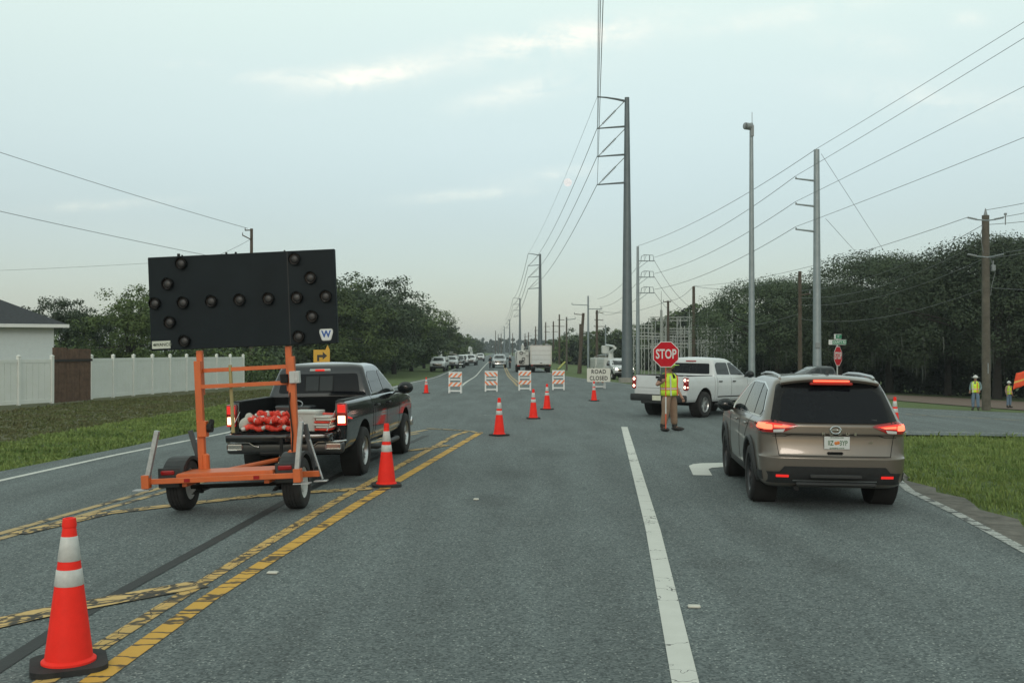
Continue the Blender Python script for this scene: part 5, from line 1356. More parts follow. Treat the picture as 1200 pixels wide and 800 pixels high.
# ------------------------------------------------------------------ poles and wires
STEEL = mat('weathered_steel', (0.125, 0.150, 0.165), .5, metal=.35, var=.12, vscale=2, dirt=.2, dirtcol=(0.09, 0.10, 0.11))
GALP = mat('galvanised_pole', (0.27, 0.31, 0.33), .5, metal=.35, var=.12, vscale=2)
WOOD = mat('pole_wood', (0.085, 0.066, 0.050), .9, var=.3, vscale=3, bump=.5, bscale=20)
WOODL = mat('pale_pole_wood', (0.105, 0.094, 0.076), .9, var=.3, vscale=3, bump=.5, bscale=20)
INS = mat('insulator_grey', (0.22, 0.24, 0.25), .35, var=.1)
WIRE = mat('wire', (0.15, 0.165, 0.17), .6, var=.1)
ends = {}
def steel_pole(key, label, px, Y, top, r0, r1, arms, arm_l, tipdz=0.15, m_=None, group='tall steel transmission poles along the road', base=None, up=.0, strut=True, side=-1):
    X = (px-600)/1200*Y; g0 = g(X, Y); H = EYE+(410-top)/1200*Y-g0
    t = thing('transmission_pole', label, 'utility pole', (X, Y, g0-.05), 0, group)
    b = MB(); b.cyl((0, 0, 0), (0, 0, H), r0, r1, 16); b.build('shaft', m_ or STEEL, t, 50)
    b = MB(); b.cyl((0, 0, 0), (0, 0, .35), r0*1.5, r0*1.45, 16); b.build('footing', mat('concrete', (0.26, 0.25, 0.23), .9, var=.15), t)
    e = []
    for i, ay in enumerate(arms):
        z = EYE+(410-ay)/1200*Y-g0; zt = z
        b = MB()
        if i == 0 and strut: b.tube([(side*r1*.8, 0, z-.25), (side*arm_l*.35, 0, z-.12), (side*arm_l*.7, 0, z), (side*arm_l, 0, z+.05)], [.09, .075, .06, .045], 8); zt = z
        else: b.tube([(side*r1*.8, 0, z), (side*arm_l*.5, 0, z-.06*arm_l*.5), (side*arm_l, 0, z-tipdz)], [.075, .06, .045], 8)
        b.build('arm', m_ or STEEL, t, 50)
        if strut and i > 0:
            a, c = Vector((side*(arm_l-.05), 0, z-tipdz)), Vector((side*r1*.9, 0, z+1.9*(arm_l/2.2)))
            b = MB(); b.cyl(a, c, .030)
            d = c-a; n = 11
            for k in range(n):
                q = a+d*(.18+.5*k/n); b.cyl(q, q+d.normalized()*.05, .085, .055, 8)
            b.build('insulator_strut', INS, t, 50)
        e.append(Vector((X+side*arm_l, Y, g0+(zt if (i == 0 and strut) else z-tipdz))))
    ends[key] = e; ends[key+'_top'] = Vector((X, Y, g0+H)); return t
steel_pole('T1', 'tallest dark steel pole with four arms on the left, beyond the junction', 735, 74, 113, .42, .17, (113, 147, 180, 213), 2.15)
steel_pole('T2', 'second steel transmission pole down the road, above the white box truck', 633, 180, 297, .46, .18, (297, 310, 323.5, 337), 2.1)
steel_pole('T3', 'third steel transmission pole down the road', 609.3, 335, 349, .50, .2, (349, 356, 363, 370), 2.2)
steel_pole('T4', 'fourth steel transmission pole, far down the road', 597.3, 520, 374, .5, .2, (374, 379, 384), 2.4)
steel_pole('T5', 'fifth and hazier steel transmission pole far away', 591, 660, 382, .5, .2, (382, 386, 390), 2.6)
for i, (px, top, Y, r_, lb) in enumerate(((580.7, 387, 600, .30, 'leftmost of the slim far poles by the vanishing point'), (583.8, 391, 640, .28, 'short slim pole just right of the leftmost far pole'), (587.3, 390.6, 560, .30, 'slim far pole between the leftmost ones and the fifth steel pole'),
     (600.7, 390, 420, .2, 'thin short pole between the third and fourth steel poles'), (615.3, 390.5, 330, .2, 'thin dark pole right of the third steel pole'), (619.3, 389, 300, .18, 'thin dark pole above the left utility truck'),
     (627.7, 382, 250, .2, 'dark wooden pole just left of the second steel pole'), (639.5, 377, 230, .19, 'dark wooden pole just right of the second steel pole'), (648.5, 376, 215, .20, 'dark wooden pole above the right end of the box truck'), (655.5, 368, 190, .20, 'taller dark wooden pole right of the box truck'))):
    X = (px-600)/1200*Y; g0 = g(X, Y); H = EYE+(410-top)/1200*Y-g0
    t = thing('utility_pole', lb, 'utility pole', (X, Y, g0-.05), 0, 'slim utility poles far down the road')
    b = MB(); b.cyl((0, 0, 0), (0, 0, H), r_, r_*.65, 8); b.build('shaft', WOOD, t, 50)
    if i > 3:
        for k in (1, 2.2): b = MB(); b.box((.3, 0, H-k), (1.3, .1, .1)); b.build('cross_arm', WOOD, t)
def wood_pole(key, label, px, Y, top, r_, m_=WOOD, tilt=0, arms=(), group=None, base_dx=0, extra=None):
    X = (px-600)/1200*Y; g0 = g(X, Y); H = EYE+(410-top)/1200*Y-g0
    t = thing('utility_pole', label, 'utility pole', (X, Y, g0-.05), 0, group); t.rotation_euler = (0, R(tilt), 0)
    b = MB(); b.cyl((0, 0, 0), (0, 0, H), r_, r_*.72, 12); b.build('shaft', m_, t, 50)
    for (ay, l0, l1, sag) in arms:
        z = EYE+(410-ay)/1200*Y-g0
        b = MB(); b.tube([(l0, 0, z+sag), (0, -r_, z), (l1, 0, z+sag)], .05, 6); b.build('cross_arm', GALP if m_ is not WOOD else WOOD, t)
        for xx in (l0, l1):
            if abs(xx) > .2:
                b = MB(); b.cyl((xx, 0, z+sag), (xx, 0, z+sag+.22), .05, .03, 8); b.build('insulator', INS, t)
    ends[key] = Vector((X+math.tan(R(tilt))*H, Y, g0+H)); return t
wood_pole('A', 'thin pale wooden pole left of the leaning brown pole', 664, 130, 371, .13, WOODL, 0, ((374, -.1, 1.1, .1),), 'wooden poles beside the road')
wood_pole('B', 'brown pole that leans to the right, behind the road closed sign', 678.5, 115, 366, .21, WOOD, 4.2, ((368, -1.0, .1, 0),), 'wooden poles beside the road')
wood_pole('B2', 'plain upright brown pole touching the leaning pole', 680, 118, 379, .17, WOOD, 0, (), 'wooden poles beside the road')
wood_pole('Cg', 'slim galvanised pole with one arm left and one arm right, behind the road closed sign', 689.3, 120, 346, .14, GALP, 0, ((357, -1.9, .05, .08), (361.5, -.05, 1.6, 0)))
wood_pole('D', 'dark pole carrying several short arms above the trees left of the tallest pole', 699.5, 150, 363, .22, WOOD, 0, ((365, -.2, .9, -.2), (374, -.3, .9, -.1), (382, -.4, 1.3, 0)))
wood_pole('E', 'short slim pole barely above the trees left of the tallest pole', 709.7, 170, 380, .14, GALP, 0, ())
# yellow guy guard slanting to the ground
a, b_ = at(653.5, 433, 118), at(662, 424, 121); b = MB(); b.cyl((0, 0, 0), b_-a, .12, .10, 8); o = b.build('guy_wire_guard', mat('guard_yellow', (0.42, 0.42, 0.08), .6), None, 50, a); props(o, 'slanting yellow guy wire guard above the rightmost plain barricade', 'guy guard')
# curved-arm pole left of the substation
Yc = 100; X = (747.5-600)/1200*Yc; g0 = g(X, Yc); H = EYE+(410-288)/1200*Yc-g0
X_S, Z_S = X, g0+H
t = thing('switch_pole', 'slim pole with three frame-like switch arms on its right side, beside the substation', 'utility pole', (X, Yc, g0-.05))
b = MB(); b.cyl((0, 0, 0), (0, 0, H), .22, .12, 12); b.build('shaft', GALP, t, 50); ends['S'] = []
for ay in (305, 324, 342.5):
    z = EYE+(410-ay)/1200*Yc-g0; b = MB()
    b.tube([(0, 0, z), (1.62, 0, z)], .05, 6); b.tube([(.30, 0, z), (.36, 0, z+.45), (.62, 0, z+.60), (1.5, 0, z+.55), (1.58, 0, z)], .035, 6); b.tube([(.62, 0, z+.6), (.62, 0, z), (.85, 0, z+.62)], .03, 6); b.tube([(.1, 0, z-.7), (1.0, 0, z)], .025, 6)
    b.tube([(1.15, 0, z), (1.15, 0, z+.56)], .05, 6)
    b.build('switch_arm', GALP, t, 50); ends['S'].append(Vector((X+1.62, Yc, g0+z+.3)))
# antenna pole
Ya = 70; X = (881-600)/1200*Ya; g0 = g(X, Ya); H = EYE+(410-143)/1200*Ya-g0
t = thing('antenna_pole', 'slender grey pole with a round dish antenna at its top, above the white pickup', 'antenna pole', (X, Ya, g0-.05))
b = MB(); b.cyl((0, 0, 0), (0, 0, H), .24, .12, 14); b.build('shaft', GALP, t, 50)
b = MB(); b.cyl((-.12, -.05, H-.25), (-.48, -.25, H-.25), .24, .24, 18); b.sphere((-.48, -.25, H-.25), .24, (.3, 1, 1)); b.build('dish', INS, t, 50)
b = MB(); b.box((.02, -.12, H-.55), (.22, .2, .75)); b.build('radio_box', INS, t); b = MB(); b.cyl((.05, 0, H), (.05, 0, H+.75), .02); b.build('whip_antenna', INS, t)
for k in range(1): pass
# galvanised pole with three arms to the left
def arm3(key, label, X, Y, zt, zs, r_=.27):
    g0 = g(X, Y); t = thing('line_pole', label, 'utility pole', (X, Y, g0-.05), 0)
    b = MB(); b.cyl((0, 0, 0), (0, 0, zt-g0), r_, r_*.62, 16); b.build('shaft', GALP, t, 50)
    e = [Vector((X, Y, zt))]
    for z in zs:
        b = MB(); b.tube([(0, 0, z-g0-.15), (-.6, 0, z-g0-.08), (-1.28, 0, z-g0)], [.07, .055, .045], 8); b.build('arm', GALP, t, 50)
        b = MB(); b.cyl((-1.25, 0, z-g0-.02), (-1.25, 0, z-g0+.1), .06, .04, 8); b.build('insulator', INS, t); e.append(Vector((X-1.28, Y, z+.1)))
    ends[key] = e
    b = MB(); b.box((-.02, -.23, 3.0), (.3, .12, .35), bev=.02); b.build('meter_box', INS, t)
arm3('G', 'galvanised pole with three short arms on the left, rising behind the suv', (957.5-600)/1200*62, 62, EYE+236*62/1200, [EYE+(410-y)*62/1200 for y in (208, 238, 267.5)])
arm3('OFF', 'steel line pole beside the side road, out of view to the right', 30, 22, 21.2, [19.8, 17.0, 13.9])
# wooden distribution pole on the right
Yw = P(1156, 479)[1]; X = (1155.5-600)/1200*Yw; g0 = g(X, Yw); zt = EYE+(410-251)/1200*Yw; H = zt-g0
print('woodpole', X, Yw, H)
t = thing('distribution_pole', 'thick wooden pole with angled arms and insulators near the right edge, beside the workers', 'utility pole', (X, Yw, g0-.05))
b = MB(); b.cyl((0, 0, 0), (0, 0, H), .20, .165, 16); b.build('shaft', WOODL, t, 50)
b = MB(); b.cyl((0, 0, H), (0, 0, H+.33), .10, .02, 8); b.build('top_pin', INS, t)
pz = lambda py: EYE+(410-py)/1200*Yw-g0
for ay, l0, l1 in ((256, -.80, .85), (299, -.80, .90)):
    b = MB(); z = pz(ay)
    b.tube([(-.80, 0, z+.10), (-.4, 0, z), (0, -.16, z-.06), (.4, 0, z), (.85, 0, z+.10)], .035, 6); b.build('arm', GALP, t)
    for s in (-1, 1):
        b = MB()
        for k in range(5): b.cyl((s*(.45+.09*k), 0, z+.02+.018*k), (s*(.50+.09*k), 0, z+.03+.018*k), .055, .035, 8)
        b.build('insulator_string', INS, t, 50)
b = MB(); b.box((.30, -.12, pz(313)), (.18, .18, .30), bev=.03); b.cyl((.30, -.12, pz(313)+.15), (.30, -.12, pz(313)+.35), .03); b.build('cutout', INS, t)
b = MB(); b.tube([(-.16, -.1, pz(262)), (-.3, -.1, pz(275)), (-.18, -.15, pz(295))], .015, 5); b.tube([(.16, -.1, pz(300)), (.4, -.1, pz(318)), (.2, -.15, pz(335)), (.17, -.12, pz(345))], .015, 5); b.build('jumper_wire', WIRE, t)
b = MB(); b.box((0, -.21, pz(430)), (.05, .02, .5)); b.build('pole_tag', INS, t)
b = MB(); b.cyl((.95, 0, pz(262)), (.95, 0, pz(250)), .025); b.box((.95, 0, pz(249.5)), (.10, .1, .1)); b.build('lightning_arrester', INS, t)
WP = lambda dx, py: Vector((X+dx, Yw, EYE+(410-py)/1200*Yw))
wood_pole('M', 'dark brown pole standing before the oaks, left of the galvanised three-arm pole', 937.5, 72, 317, .17, WOOD, 0, ((345, -.05, .7, .1),))
wood_pole('N', 'dark brown pole rising over the substation', 813, 105, 335, .20, WOOD, 0, ())
wood_pole('O', 'dark pole topped by a small transformer, left part of the substation', 783, 110, 352, .17, WOOD, 0, ((353, -.5, .3, 0),))
wood_pole('LP', 'wooden pole whose top shows above the arrow board', 294.5, 80, 267, .16, WOOD, 0, ((269, -.5, .0, 0), (280, -.7, 0, .35)))
# ---- wires
wg = 0
def wire(label, a, b_, sag=.5, r_=.014, group=None, n=18):
    a, b_ = Vector(a), Vector(b_); pts = []
    for i in range(n+1):
        u = i/n; p = a.lerp(b_, u); p.z -= sag*4*u*(1-u); pts.append(p-a)
    # thin wires still have to read at a distance
    bm = MB(); bm.tube(pts, r_, 5); o = bm.build('overhead_wire', WIRE, None, 60, a); props(o, label, 'wire', group); return o
E = ends
names = ['top shield', 'upper', 'middle', 'lower']
back = [Vector((-3.9+.12*i, -50, z)) for i, z in enumerate((23.5, 21.2, 19.0, 16.8))]
for i in range(4):
    wire(f'{names[i]} wire running from the tallest pole up out of the top of the picture', E['T1'][i], back[i], 1.2, .016 if i else .010)
    wire(f'{names[i]} wire sagging between the tallest pole and the second steel pole', E['T1'][i], E['T2'][i], 1.6 if i else .9, .022 if i else .012)
    wire(f'{names[i]} wire between the second and third steel poles', E['T2'][i], E['T3'][i], 1.8, .04)
for i in range(3): wire(f'{names[i+1]} wire between the third and fourth steel poles', E['T3'][i], E['T4'][i], 1.8, .05)
nm = ['topmost', 'upper', 'middle', 'lower']
far = [at(775, 283, 105)]+E['S']
for i in range(4):
    wire(f'{nm[i]} wire from the galvanised three-arm pole out past the right edge', E['G'][i], E['OFF'][i], .25, .013)
    wire(f'{nm[i]} wire from the galvanised three-arm pole down left towards the switch pole', E['G'][i], far[i] if i else Vector((X_S, 100, Z_S)), .6, .017)
for i, ((y0, y1)) in enumerate(((174, 267.5), (243, 302))):
    a = at(0, y0, 62); c = at(290, y1, 80) if i == 0 else at(310, 312, 84); d = (c-a); a2 = a-d*.6
    wire(('upper' if i == 0 else 'lower')+' wire sloping from the left edge of the picture towards the arrow board', a2, c, .25, .018)
wire('faint low wire crossing the sky left of the arrow board', at(-200, 322, 100), at(300, 300, 95), .3, .014)
wire('short wire from the wooden pole top down behind the arrow board', E['LP']-Vector((.1, 0, .9)), at(240, 305, 88), .1, .014)
tg = [E['N'], E['M'].lerp(E['N'], .0)-Vector((0, 0, 1.4)), E['M']-Vector((0, 0, 1.9)), E['M']-Vector((0, 0, 2.4)), E['M']-Vector((0, 0, 3.4))]
lab = ['highest', 'second', 'third', 'fourth', 'lowest']
srcs = [WP(-.80, 254), WP(-.1, 263), WP(-.8, 291), WP(-.1, 303), WP(-.1, 338)]
for i in range(5):
    wire(f'{lab[i]} wire from the right wooden pole descending left before the oaks', srcs[i], tg[i], .7, .014)
RX0 = [WP(.0, 246), WP(.85, 254), WP(.1, 263), WP(.85, 296), WP(.1, 303), WP(.2, 337)]
RX1 = [at(1330, 206, 38), at(1330, 216, 38), at(1330, 240, 38), at(1330, 262, 38), at(1330, 268, 38), at(1330, 338, 38)]
for i in range(6): wire(f'{["topmost", "second", "third", "fourth", "fifth", "lowest"][i]} wire from the right wooden pole out past the right edge', RX0[i], RX1[i], .1, .013)
wire('wire from the dark brown pole over to the pole rising over the substation', E['M']-Vector((0, 0, .3)), E['N'], .6, .02)
wire('low wire from the dark brown pole to the substation frames', E['M']-Vector((0, 0, 3)), E['N']-Vector((0, 0, 4)), .6, .02)
for i in range(3):
    wire(f'{names[i+1]} slack wire from the switch pole down into the substation', E['S'][i]-Vector((0, 0, .3)), at(812-4*i, 362+5*i, 108), .6, .018)
    wire(f'{names[i+1]} wire from the switch pole left towards the tallest pole', E['S'][i]-Vector((1.2, 0, .3)), at(700+3*i, 350+9*i, 140), .8, .018)
wire('upper wire from the small transformer pole to the right', E['O'], E['N'], .4, .018)
wire('wire crossing from the many-armed dark pole to the small transformer pole', E['D'], E['O'], .8, .02)
wire('wire from the slim galvanised pole to the many-armed dark pole', E['Cg']-Vector((-1.5, 0, 1.3)), E['D']-Vector((0, 0, .6)), .3, .02)
wire('slanting guy wire right of the galvanised three-arm pole, upper', at(963, 180, 62), at(1035, 292, 80), .0, .012)
wire('slanting guy wire right of the galvanised three-arm pole, lower', at(968, 256, 62), at(1012, 305, 80), .0, .012)
# ---- substation
SUBG = mat('substation_steel', (0.36, 0.38, 0.36), .6, metal=.1, var=.15)
def gantry(label, x0, x1, Y, ytop, yb, n=3, levels=()):
    k = Y/1200; X0, X1 = (x0-600)*k, (x1-600)*k; g0 = g((X0+X1)/2, Y); t = thing('steel_gantry', label, 'gantry', ((X0+X1)/2, Y, g0-.05), 0, 'steel frames of the substation')
    H = EYE+(410-ytop)*k-g0; W = X1-X0
    for i in range(n):
        xx = -W/2+W*i/(n-1); b = MB()
        for s in (-1, 1): b.box((xx+s*.18, 0, H/2), (.07, .14, H))
        m_ = int(H/.8)
        for j in range(m_):
            b.tube([(xx-.18*(1 if j % 2 else -1), 0, j*.8+.1), (xx+.18*(1 if j % 2 else -1), 0, j*.8+.9)], .025, 4)
        b.build('lattice_column', SUBG, t)
    for yl in levels:
        z = EYE+(410-yl)*k-g0; b = MB()
        for s in (-.18, .18): b.box((0, 0, z+s), (W, .12, .09))
        m_ = max(2, int(W/.7))
        for j in range(m_): b.tube([(-W/2+W*j/m_, 0, z-.18), (-W/2+W*(j+.5)/m_, 0, z+.18), (-W/2+W*(j+1)/m_, 0, z-.18)], .022, 4)
        b.build('lattice_beam', SUBG, t)
        for j in range(max(2, int(W/1.2))):
            xx = -W/2+.6+1.2*j
            if xx < W/2: b = MB(); b.cyl((xx, 0, z-.2), (xx, 0, z-.85), .07, .05, 8); b.build('hanging_insulator', INS, t)
gantry('tall substation frame behind the stop paddle, between the switch pole and the dark pole', 762, 812, 112, 372, 425, 4, (373, 392, 404))
gantry('wide right substation frame with three beams behind the white pickup', 820, 866, 108, 388, 425, 4, (390, 402, 408))
gantry('left substation frame right of the tallest pole', 741, 766, 118, 378, 425, 3, (382, 391))
gantry('back middle substation frame, smaller and farther', 778, 846, 130, 382, 420, 4, (386, 400))
gantry('low left back substation frame', 744, 790, 135, 392, 420, 3, (395, 406))
for px, top, Y, lb in ((775, 340, 112, 'left lightning mast over the substation'), (857.5, 337, 108, 'right lightning mast over the substation'), (829, 360, 112, 'short middle mast of the substation'), (808, 362, 110, 'pale round column in the middle of the substation')):
    X2 = (px-600)/1200*Y; g0 = g(X2, Y); H = EYE+(410-top)/1200*Y-g0; t = thing('substation_mast', lb, 'mast', (X2, Y, g0-.05), 0, 'masts of the substation')
    b = MB(); b.cyl((0, 0, 0), (0, 0, H*.78), .17, .13, 10); b.build('shaft', SUBG, t, 50); b = MB(); b.cyl((0, 0, H*.78), (0, 0, H), .05, .02, 6); b.build('rod', SUBG, t, 50)
for px, Y in ((790, 106), (836, 104)):
    X2 = (px-600)/1200*Y; t = thing('transformer', ('left' if px < 800 else 'right')+' grey-green transformer low in the substation', 'transformer', (X2, Y, g(X2, Y)-.05), R(10), 'transformers in the substation')
    b = MB(); b.box((0, 0, 1.2), (2.4, 1.6, 1.9), bev=.05)
    for k in range(8): b.box((-1.05+.3*k, -.95, 1.2), (.1, .35, 1.5))
    b.build('tank', mat('transformer_green', (0.10, 0.15, 0.13), .5, var=.1), t)
    for k in (-.7, 0, .7): b = MB(); b.cyl((k, 0, 2.1), (k*1.2, 0, 3.0), .10, .05, 8); b.build('bushing', INS, t, 50)
# ------------------------------------------------------------------ trees
def mk_leaf(name, a, b_, c):
    m, t, b = nodes_of(name, .75); q = NT(t); co = q.n('ShaderNodeTexCoord').outputs['Object']
    oi = q.n('ShaderNodeObjectInfo')
    col = q.mix(q.step(q.noise(co, .55, 5, .65), .38, .62), a, b_)
    col = q.mix(q.math('MULTIPLY', q.step(q.noise(co, 4.5, 3, .7), .5, .75), .7), col, c)
    hs = q.n('ShaderNodeHueSaturation'); q.l(col, hs.inputs['Color']); q.l(q.math('ADD', q.math('MULTIPLY', oi.outputs['Random'], .75), .62), hs.inputs['Value']); q.l(hs.outputs[0], b.inputs['Base Color'])
    b.inputs['Specular IOR Level'].default_value = .25; return m
LEAF = mk_leaf('oak_leaves', (0.036, 0.056, 0.034), (0.066, 0.093, 0.050), (0.105, 0.138, 0.076))
LEAFY = mk_leaf('light_leaves', (0.050, 0.078, 0.028), (0.090, 0.130, 0.045), (0.15, 0.19, 0.085))
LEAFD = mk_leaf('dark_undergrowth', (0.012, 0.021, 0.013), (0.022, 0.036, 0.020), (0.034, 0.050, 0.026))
BARK = mat('bark', (0.032, 0.029, 0.026), .95, var=.3, vscale=3, bump=.6, bscale=12)
MOSSM = mat('hanging_moss', (0.075, 0.088, 0.076), .95, var=.25, vscale=1.5)
def leaf_quads(centers, per, spread, size, rs, flat=.6):
    n = len(centers)*per; c = np.repeat(np.array([p[:3] for p in centers]), per, 0); rad = np.repeat(np.array([p[3] for p in centers]), per)
    d = rs.normal(0, 1, (n, 3)); d /= np.linalg.norm(d, axis=1)[:, None]+1e-6; d[:, 2] *= flat
    pos = c+d*(rad*rs.rand(n)**.45)[:, None]*spread
    cen = np.array([p[:3] for p in centers]).mean(0); cen[2] = np.array([p[2] for p in centers]).min()
    nr = (pos-c)/(rad[:, None]+1e-6)+(pos-cen)/(np.abs(pos-cen).max()+1e-6)*.5+rs.normal(0, .42, (n, 3)); nr[:, 2] += .25
    nr /= np.linalg.norm(nr, axis=1)[:, None]+1e-6
    a = np.cross(nr, rs.normal(0, 1, (n, 3))); a /= np.linalg.norm(a, axis=1)[:, None]+1e-6; b = np.cross(nr, a); b /= np.linalg.norm(b, axis=1)[:, None]+1e-6
    s = size*rs.uniform(.5, 1.3, n)[:, None]
    A = pos-a*s*.5; B = pos+b*s*.34; Cc = pos+a*s*.5; Dd = pos-b*s*.34
    V = np.stack([A, B, Cc, Dd], 1).reshape(-1, 3); F = np.arange(n*4).reshape(-1, 4)
    return V, F
def mesh_np(name, V, F):
    me = bpy.data.meshes.new(name); me.vertices.add(len(V)); me.vertices.foreach_set('co', V.astype(np.float32).ravel())
    me.loops.add(F.size); me.loops.foreach_set('vertex_index', F.astype(np.int32).ravel()); me.polygons.add(len(F))
    me.polygons.foreach_set('loop_start', np.arange(0, F.size, 4, dtype=np.int32)); me.update(calc_edges=True)
    return me
def make_tree(name, H, W, seed, leaf, per=55, nclump=110, lsize=.30, low=.28, moss=False, trunk_r=.35, upright=False, kinds='tree'):
    rs = np.random.RandomState(seed); rr2 = random.Random(seed)
    t = bpy.data.objects.new(name, None); C.objects.link(t)
    cl_ = []
    lobes = [(rr2.uniform(-.28, .28)*W, rr2.uniform(-.28, .28)*W, H*rr2.uniform(.50, .80), W*rr2.uniform(.20, .32)) for _ in range(9)] + [(0, 0, H*.72, W*.34)]
    if not moss: lobes += [(rr2.uniform(-.33, .33)*W, rr2.uniform(-.33, .33)*W, H*rr2.uniform(.18, .36), W*rr2.uniform(.16, .24)) for _ in range(7)]
    lobes = [(a, b, min(c, H*.94-d*.75), d) for a, b, c, d in lobes]
    if moss:
        bul = [(rr2.uniform(0, 6.28), rr2.uniform(-.2, .6), rr2.uniform(.10, .22)) for _ in range(6)]
        for k in range(nclump):
            az = k*2.399963; el = -.45+1.95*((k+.5)/nclump)**.85; el = min(el, 1.5)
            f = 1.0
            for ba, be, bh in bul: f += bh*math.exp(-((((az-ba+PI) % (2*PI))-PI)**2*1.6+(el-be)**2*3))
            f *= rr2.uniform(.84, 1.0)
            ce, se = math.cos(el), math.sin(el)
            cl_.append((math.cos(az)*ce*W*.42*f, math.sin(az)*ce*W*.42*f, H*.46+se*H*(.40 if se > 0 else .55)*min(f, 1.12), W*rr2.uniform(.075, .125)))
    while len(cl_) < nclump:
        L_ = lobes[rr2.randrange(len(lobes))]; d = Vector((rr2.gauss(0, 1), rr2.gauss(0, 1), rr2.gauss(0, 1))).normalized(); k = rr2.uniform(.55, 1.0)
        p = (L_[0]+d.x*L_[3]*k, L_[1]+d.y*L_[3]*k, L_[2]+d.z*L_[3]*k*.75)
        if p[2] < H*low or p[2] > H*.97: continue
        if upright:
            w_ = W*.5*(1-abs(p[2]/H-.4)*1.1)
            if math.hypot(p[0], p[1]) > w_: continue
        cl_.append((*p, W*(rr2.uniform(.075, .15) if moss else rr2.uniform(.055, .115))))
    V, F = leaf_quads(cl_, per, 1.15, lsize, rs); link('crown', mesh_np('crown', V, F), leaf, t)
    b = MB(); zz = H*.35; b.tube([(0, 0, -.3), (.05, .05, zz*.5), (.15*rr2.uniform(-1, 1), 0, zz), (0, 0, H*.75)], [trunk_r*1.25, trunk_r*.9, trunk_r*.7, trunk_r*.15], 9)
    for k in range(9):
        q = cl_[rr2.randrange(len(cl_))]; z0 = H*rr2.uniform(.18, .42)
        b.tube([(0, 0, z0), (q[0]*.4, q[1]*.4, z0+(q[2]-z0)*.55), (q[0], q[1], q[2])], [trunk_r*.5, trunk_r*.3, .04], 6)
    b.build('trunk', BARK, t, 60)
    if moss:
        V, F = [], []
        for k in range(230):
            q = cl_[rr2.randrange(len(cl_))]
            if q[2] > H*.36: continue
            x, y = q[0]+rr2.gauss(0, .6), q[1]+rr2.gauss(0, .6); l = rr2.uniform(.5, 1.7); w_ = rr2.uniform(.03, .09); a = rr2.uniform(0, PI); dx, dy = math.cos(a)*w_, math.sin(a)*w_; z = q[2]-.2; i0 = len(V)
            V += [(x-dx, y-dy, z), (x+dx, y+dy, z), (x+dx*.9+.05, y+dy*.9, z-l*.5), (x-dx*.9+.05, y-dy*.9, z-l*.5), (x+dx*.15, y+dy*.15, z-l), (x-dx*.15, y-dy*.15, z-l)]
            F += [(i0, i0+1, i0+2, i0+3), (i0+3, i0+2, i0+4, i0+5)]
        me = bpy.data.meshes.new('moss'); me.from_pydata(V, [], F); link('hanging_moss', me, MOSSM, t)
    return t
protos = {'oak': [make_tree('oak_tree', 12, 14, 21+i, LEAF, 420, 120, .155, .10, True, .26) for i in range(3)],
          'mix': [make_tree('leafy_tree', 10, 9.5, 41+i, LEAF if i else LEAFY, 105, 165, .22, .05, False, .20) for i in range(3)],
          'far': [make_tree('leafy_tree', 10, 11, 61+i, LEAF if i else LEAFY, 45, 110, .50, .04, False, .3) for i in range(2)]}
cmap_ = {}
for c in bpy.data.objects:
    if c.parent: cmap_.setdefault(c.parent.name, []).append(c)
used_ = set(); rt = random.Random(9)
def plant(kind, i, px, Y, top, label, group, wide=1.0):
    p = protos[kind][i % len(protos[kind])]; X = (px-600)/1200*Y; g0 = g(X, Y); H = EYE+(410-top)/1200*Y-g0
    base = {'oak': 12, 'mix': 10, 'far': 10}[kind]*.95; k = H/base
    if p.name not in used_: used_.add(p.name); o = p
    else: o = copy_tree(p, cmap=cmap_)
    o.location = (X, Y, g0-.1); o.rotation_euler = (0, 0, rt.uniform(0, 6.28)); o.scale = (k*wide, k*wide, k)
    props(o, label, 'tree', group); return o
# right: live oaks, front row
gr = 'moss-hung oaks on the right'
for i, (px, Y, top, lb) in enumerate(((912, 92, 319, 'oak at the left end of the right-hand oak row, beside the antenna pole'), (985, 88, 322, 'oak behind the galvanised three-arm pole'), (1042, 90, 287, 'rounded oak right of the three-arm pole, over the street name signs'),
                                      (1110, 86, 308, 'oak filling the gap left of the right wooden pole'), (1168, 78, 264, 'tallest oak, directly behind the right wooden pole'), (1238, 76, 270, 'oak at the right edge of the picture'), (1310, 80, 265, 'oak beyond the right edge of the picture'))):
    plant('oak', i, px, Y, top, lb, gr, 1.08)
for i, (px, Y, top) in enumerate(((890, 125, 366), (945, 118, 356), (1015, 120, 345), (1075, 118, 338), (1138, 112, 336), (1205, 108, 312), (1275, 105, 300))):
    plant('oak', i+1, px, Y, top, f'darker oak in the back row, {["first", "second", "third", "fourth", "fifth", "sixth", "seventh"][i]} from the left', 'oaks in the back row on the right', 1.15)
# behind the substation
for i, (px, Y, top) in enumerate(((668, 210, 391), (690, 200, 385), (712, 190, 384), (733, 185, 384), (757, 180, 378), (778, 175, 372), (800, 170, 362), (826, 165, 351), (850, 165, 352), (872, 160, 356), (897, 150, 352))):
    plant('far', i, px, Y, top, f'tree behind the substation, {["1st", "2nd", "3rd", "4th", "5th", "6th", "7th", "8th", "9th", "10th", "11th"][i]} from the left', 'trees behind the substation', 1.15)
for i, (px, Y, top) in enumerate(((652, 300, 397), (645, 420, 401), (636, 560, 404))):
    plant('far', i, px, Y, top, f'hazy tree right of the far road, {["nearest", "middle", "farthest"][i]}', 'hazy trees right of the far road', 1.3)
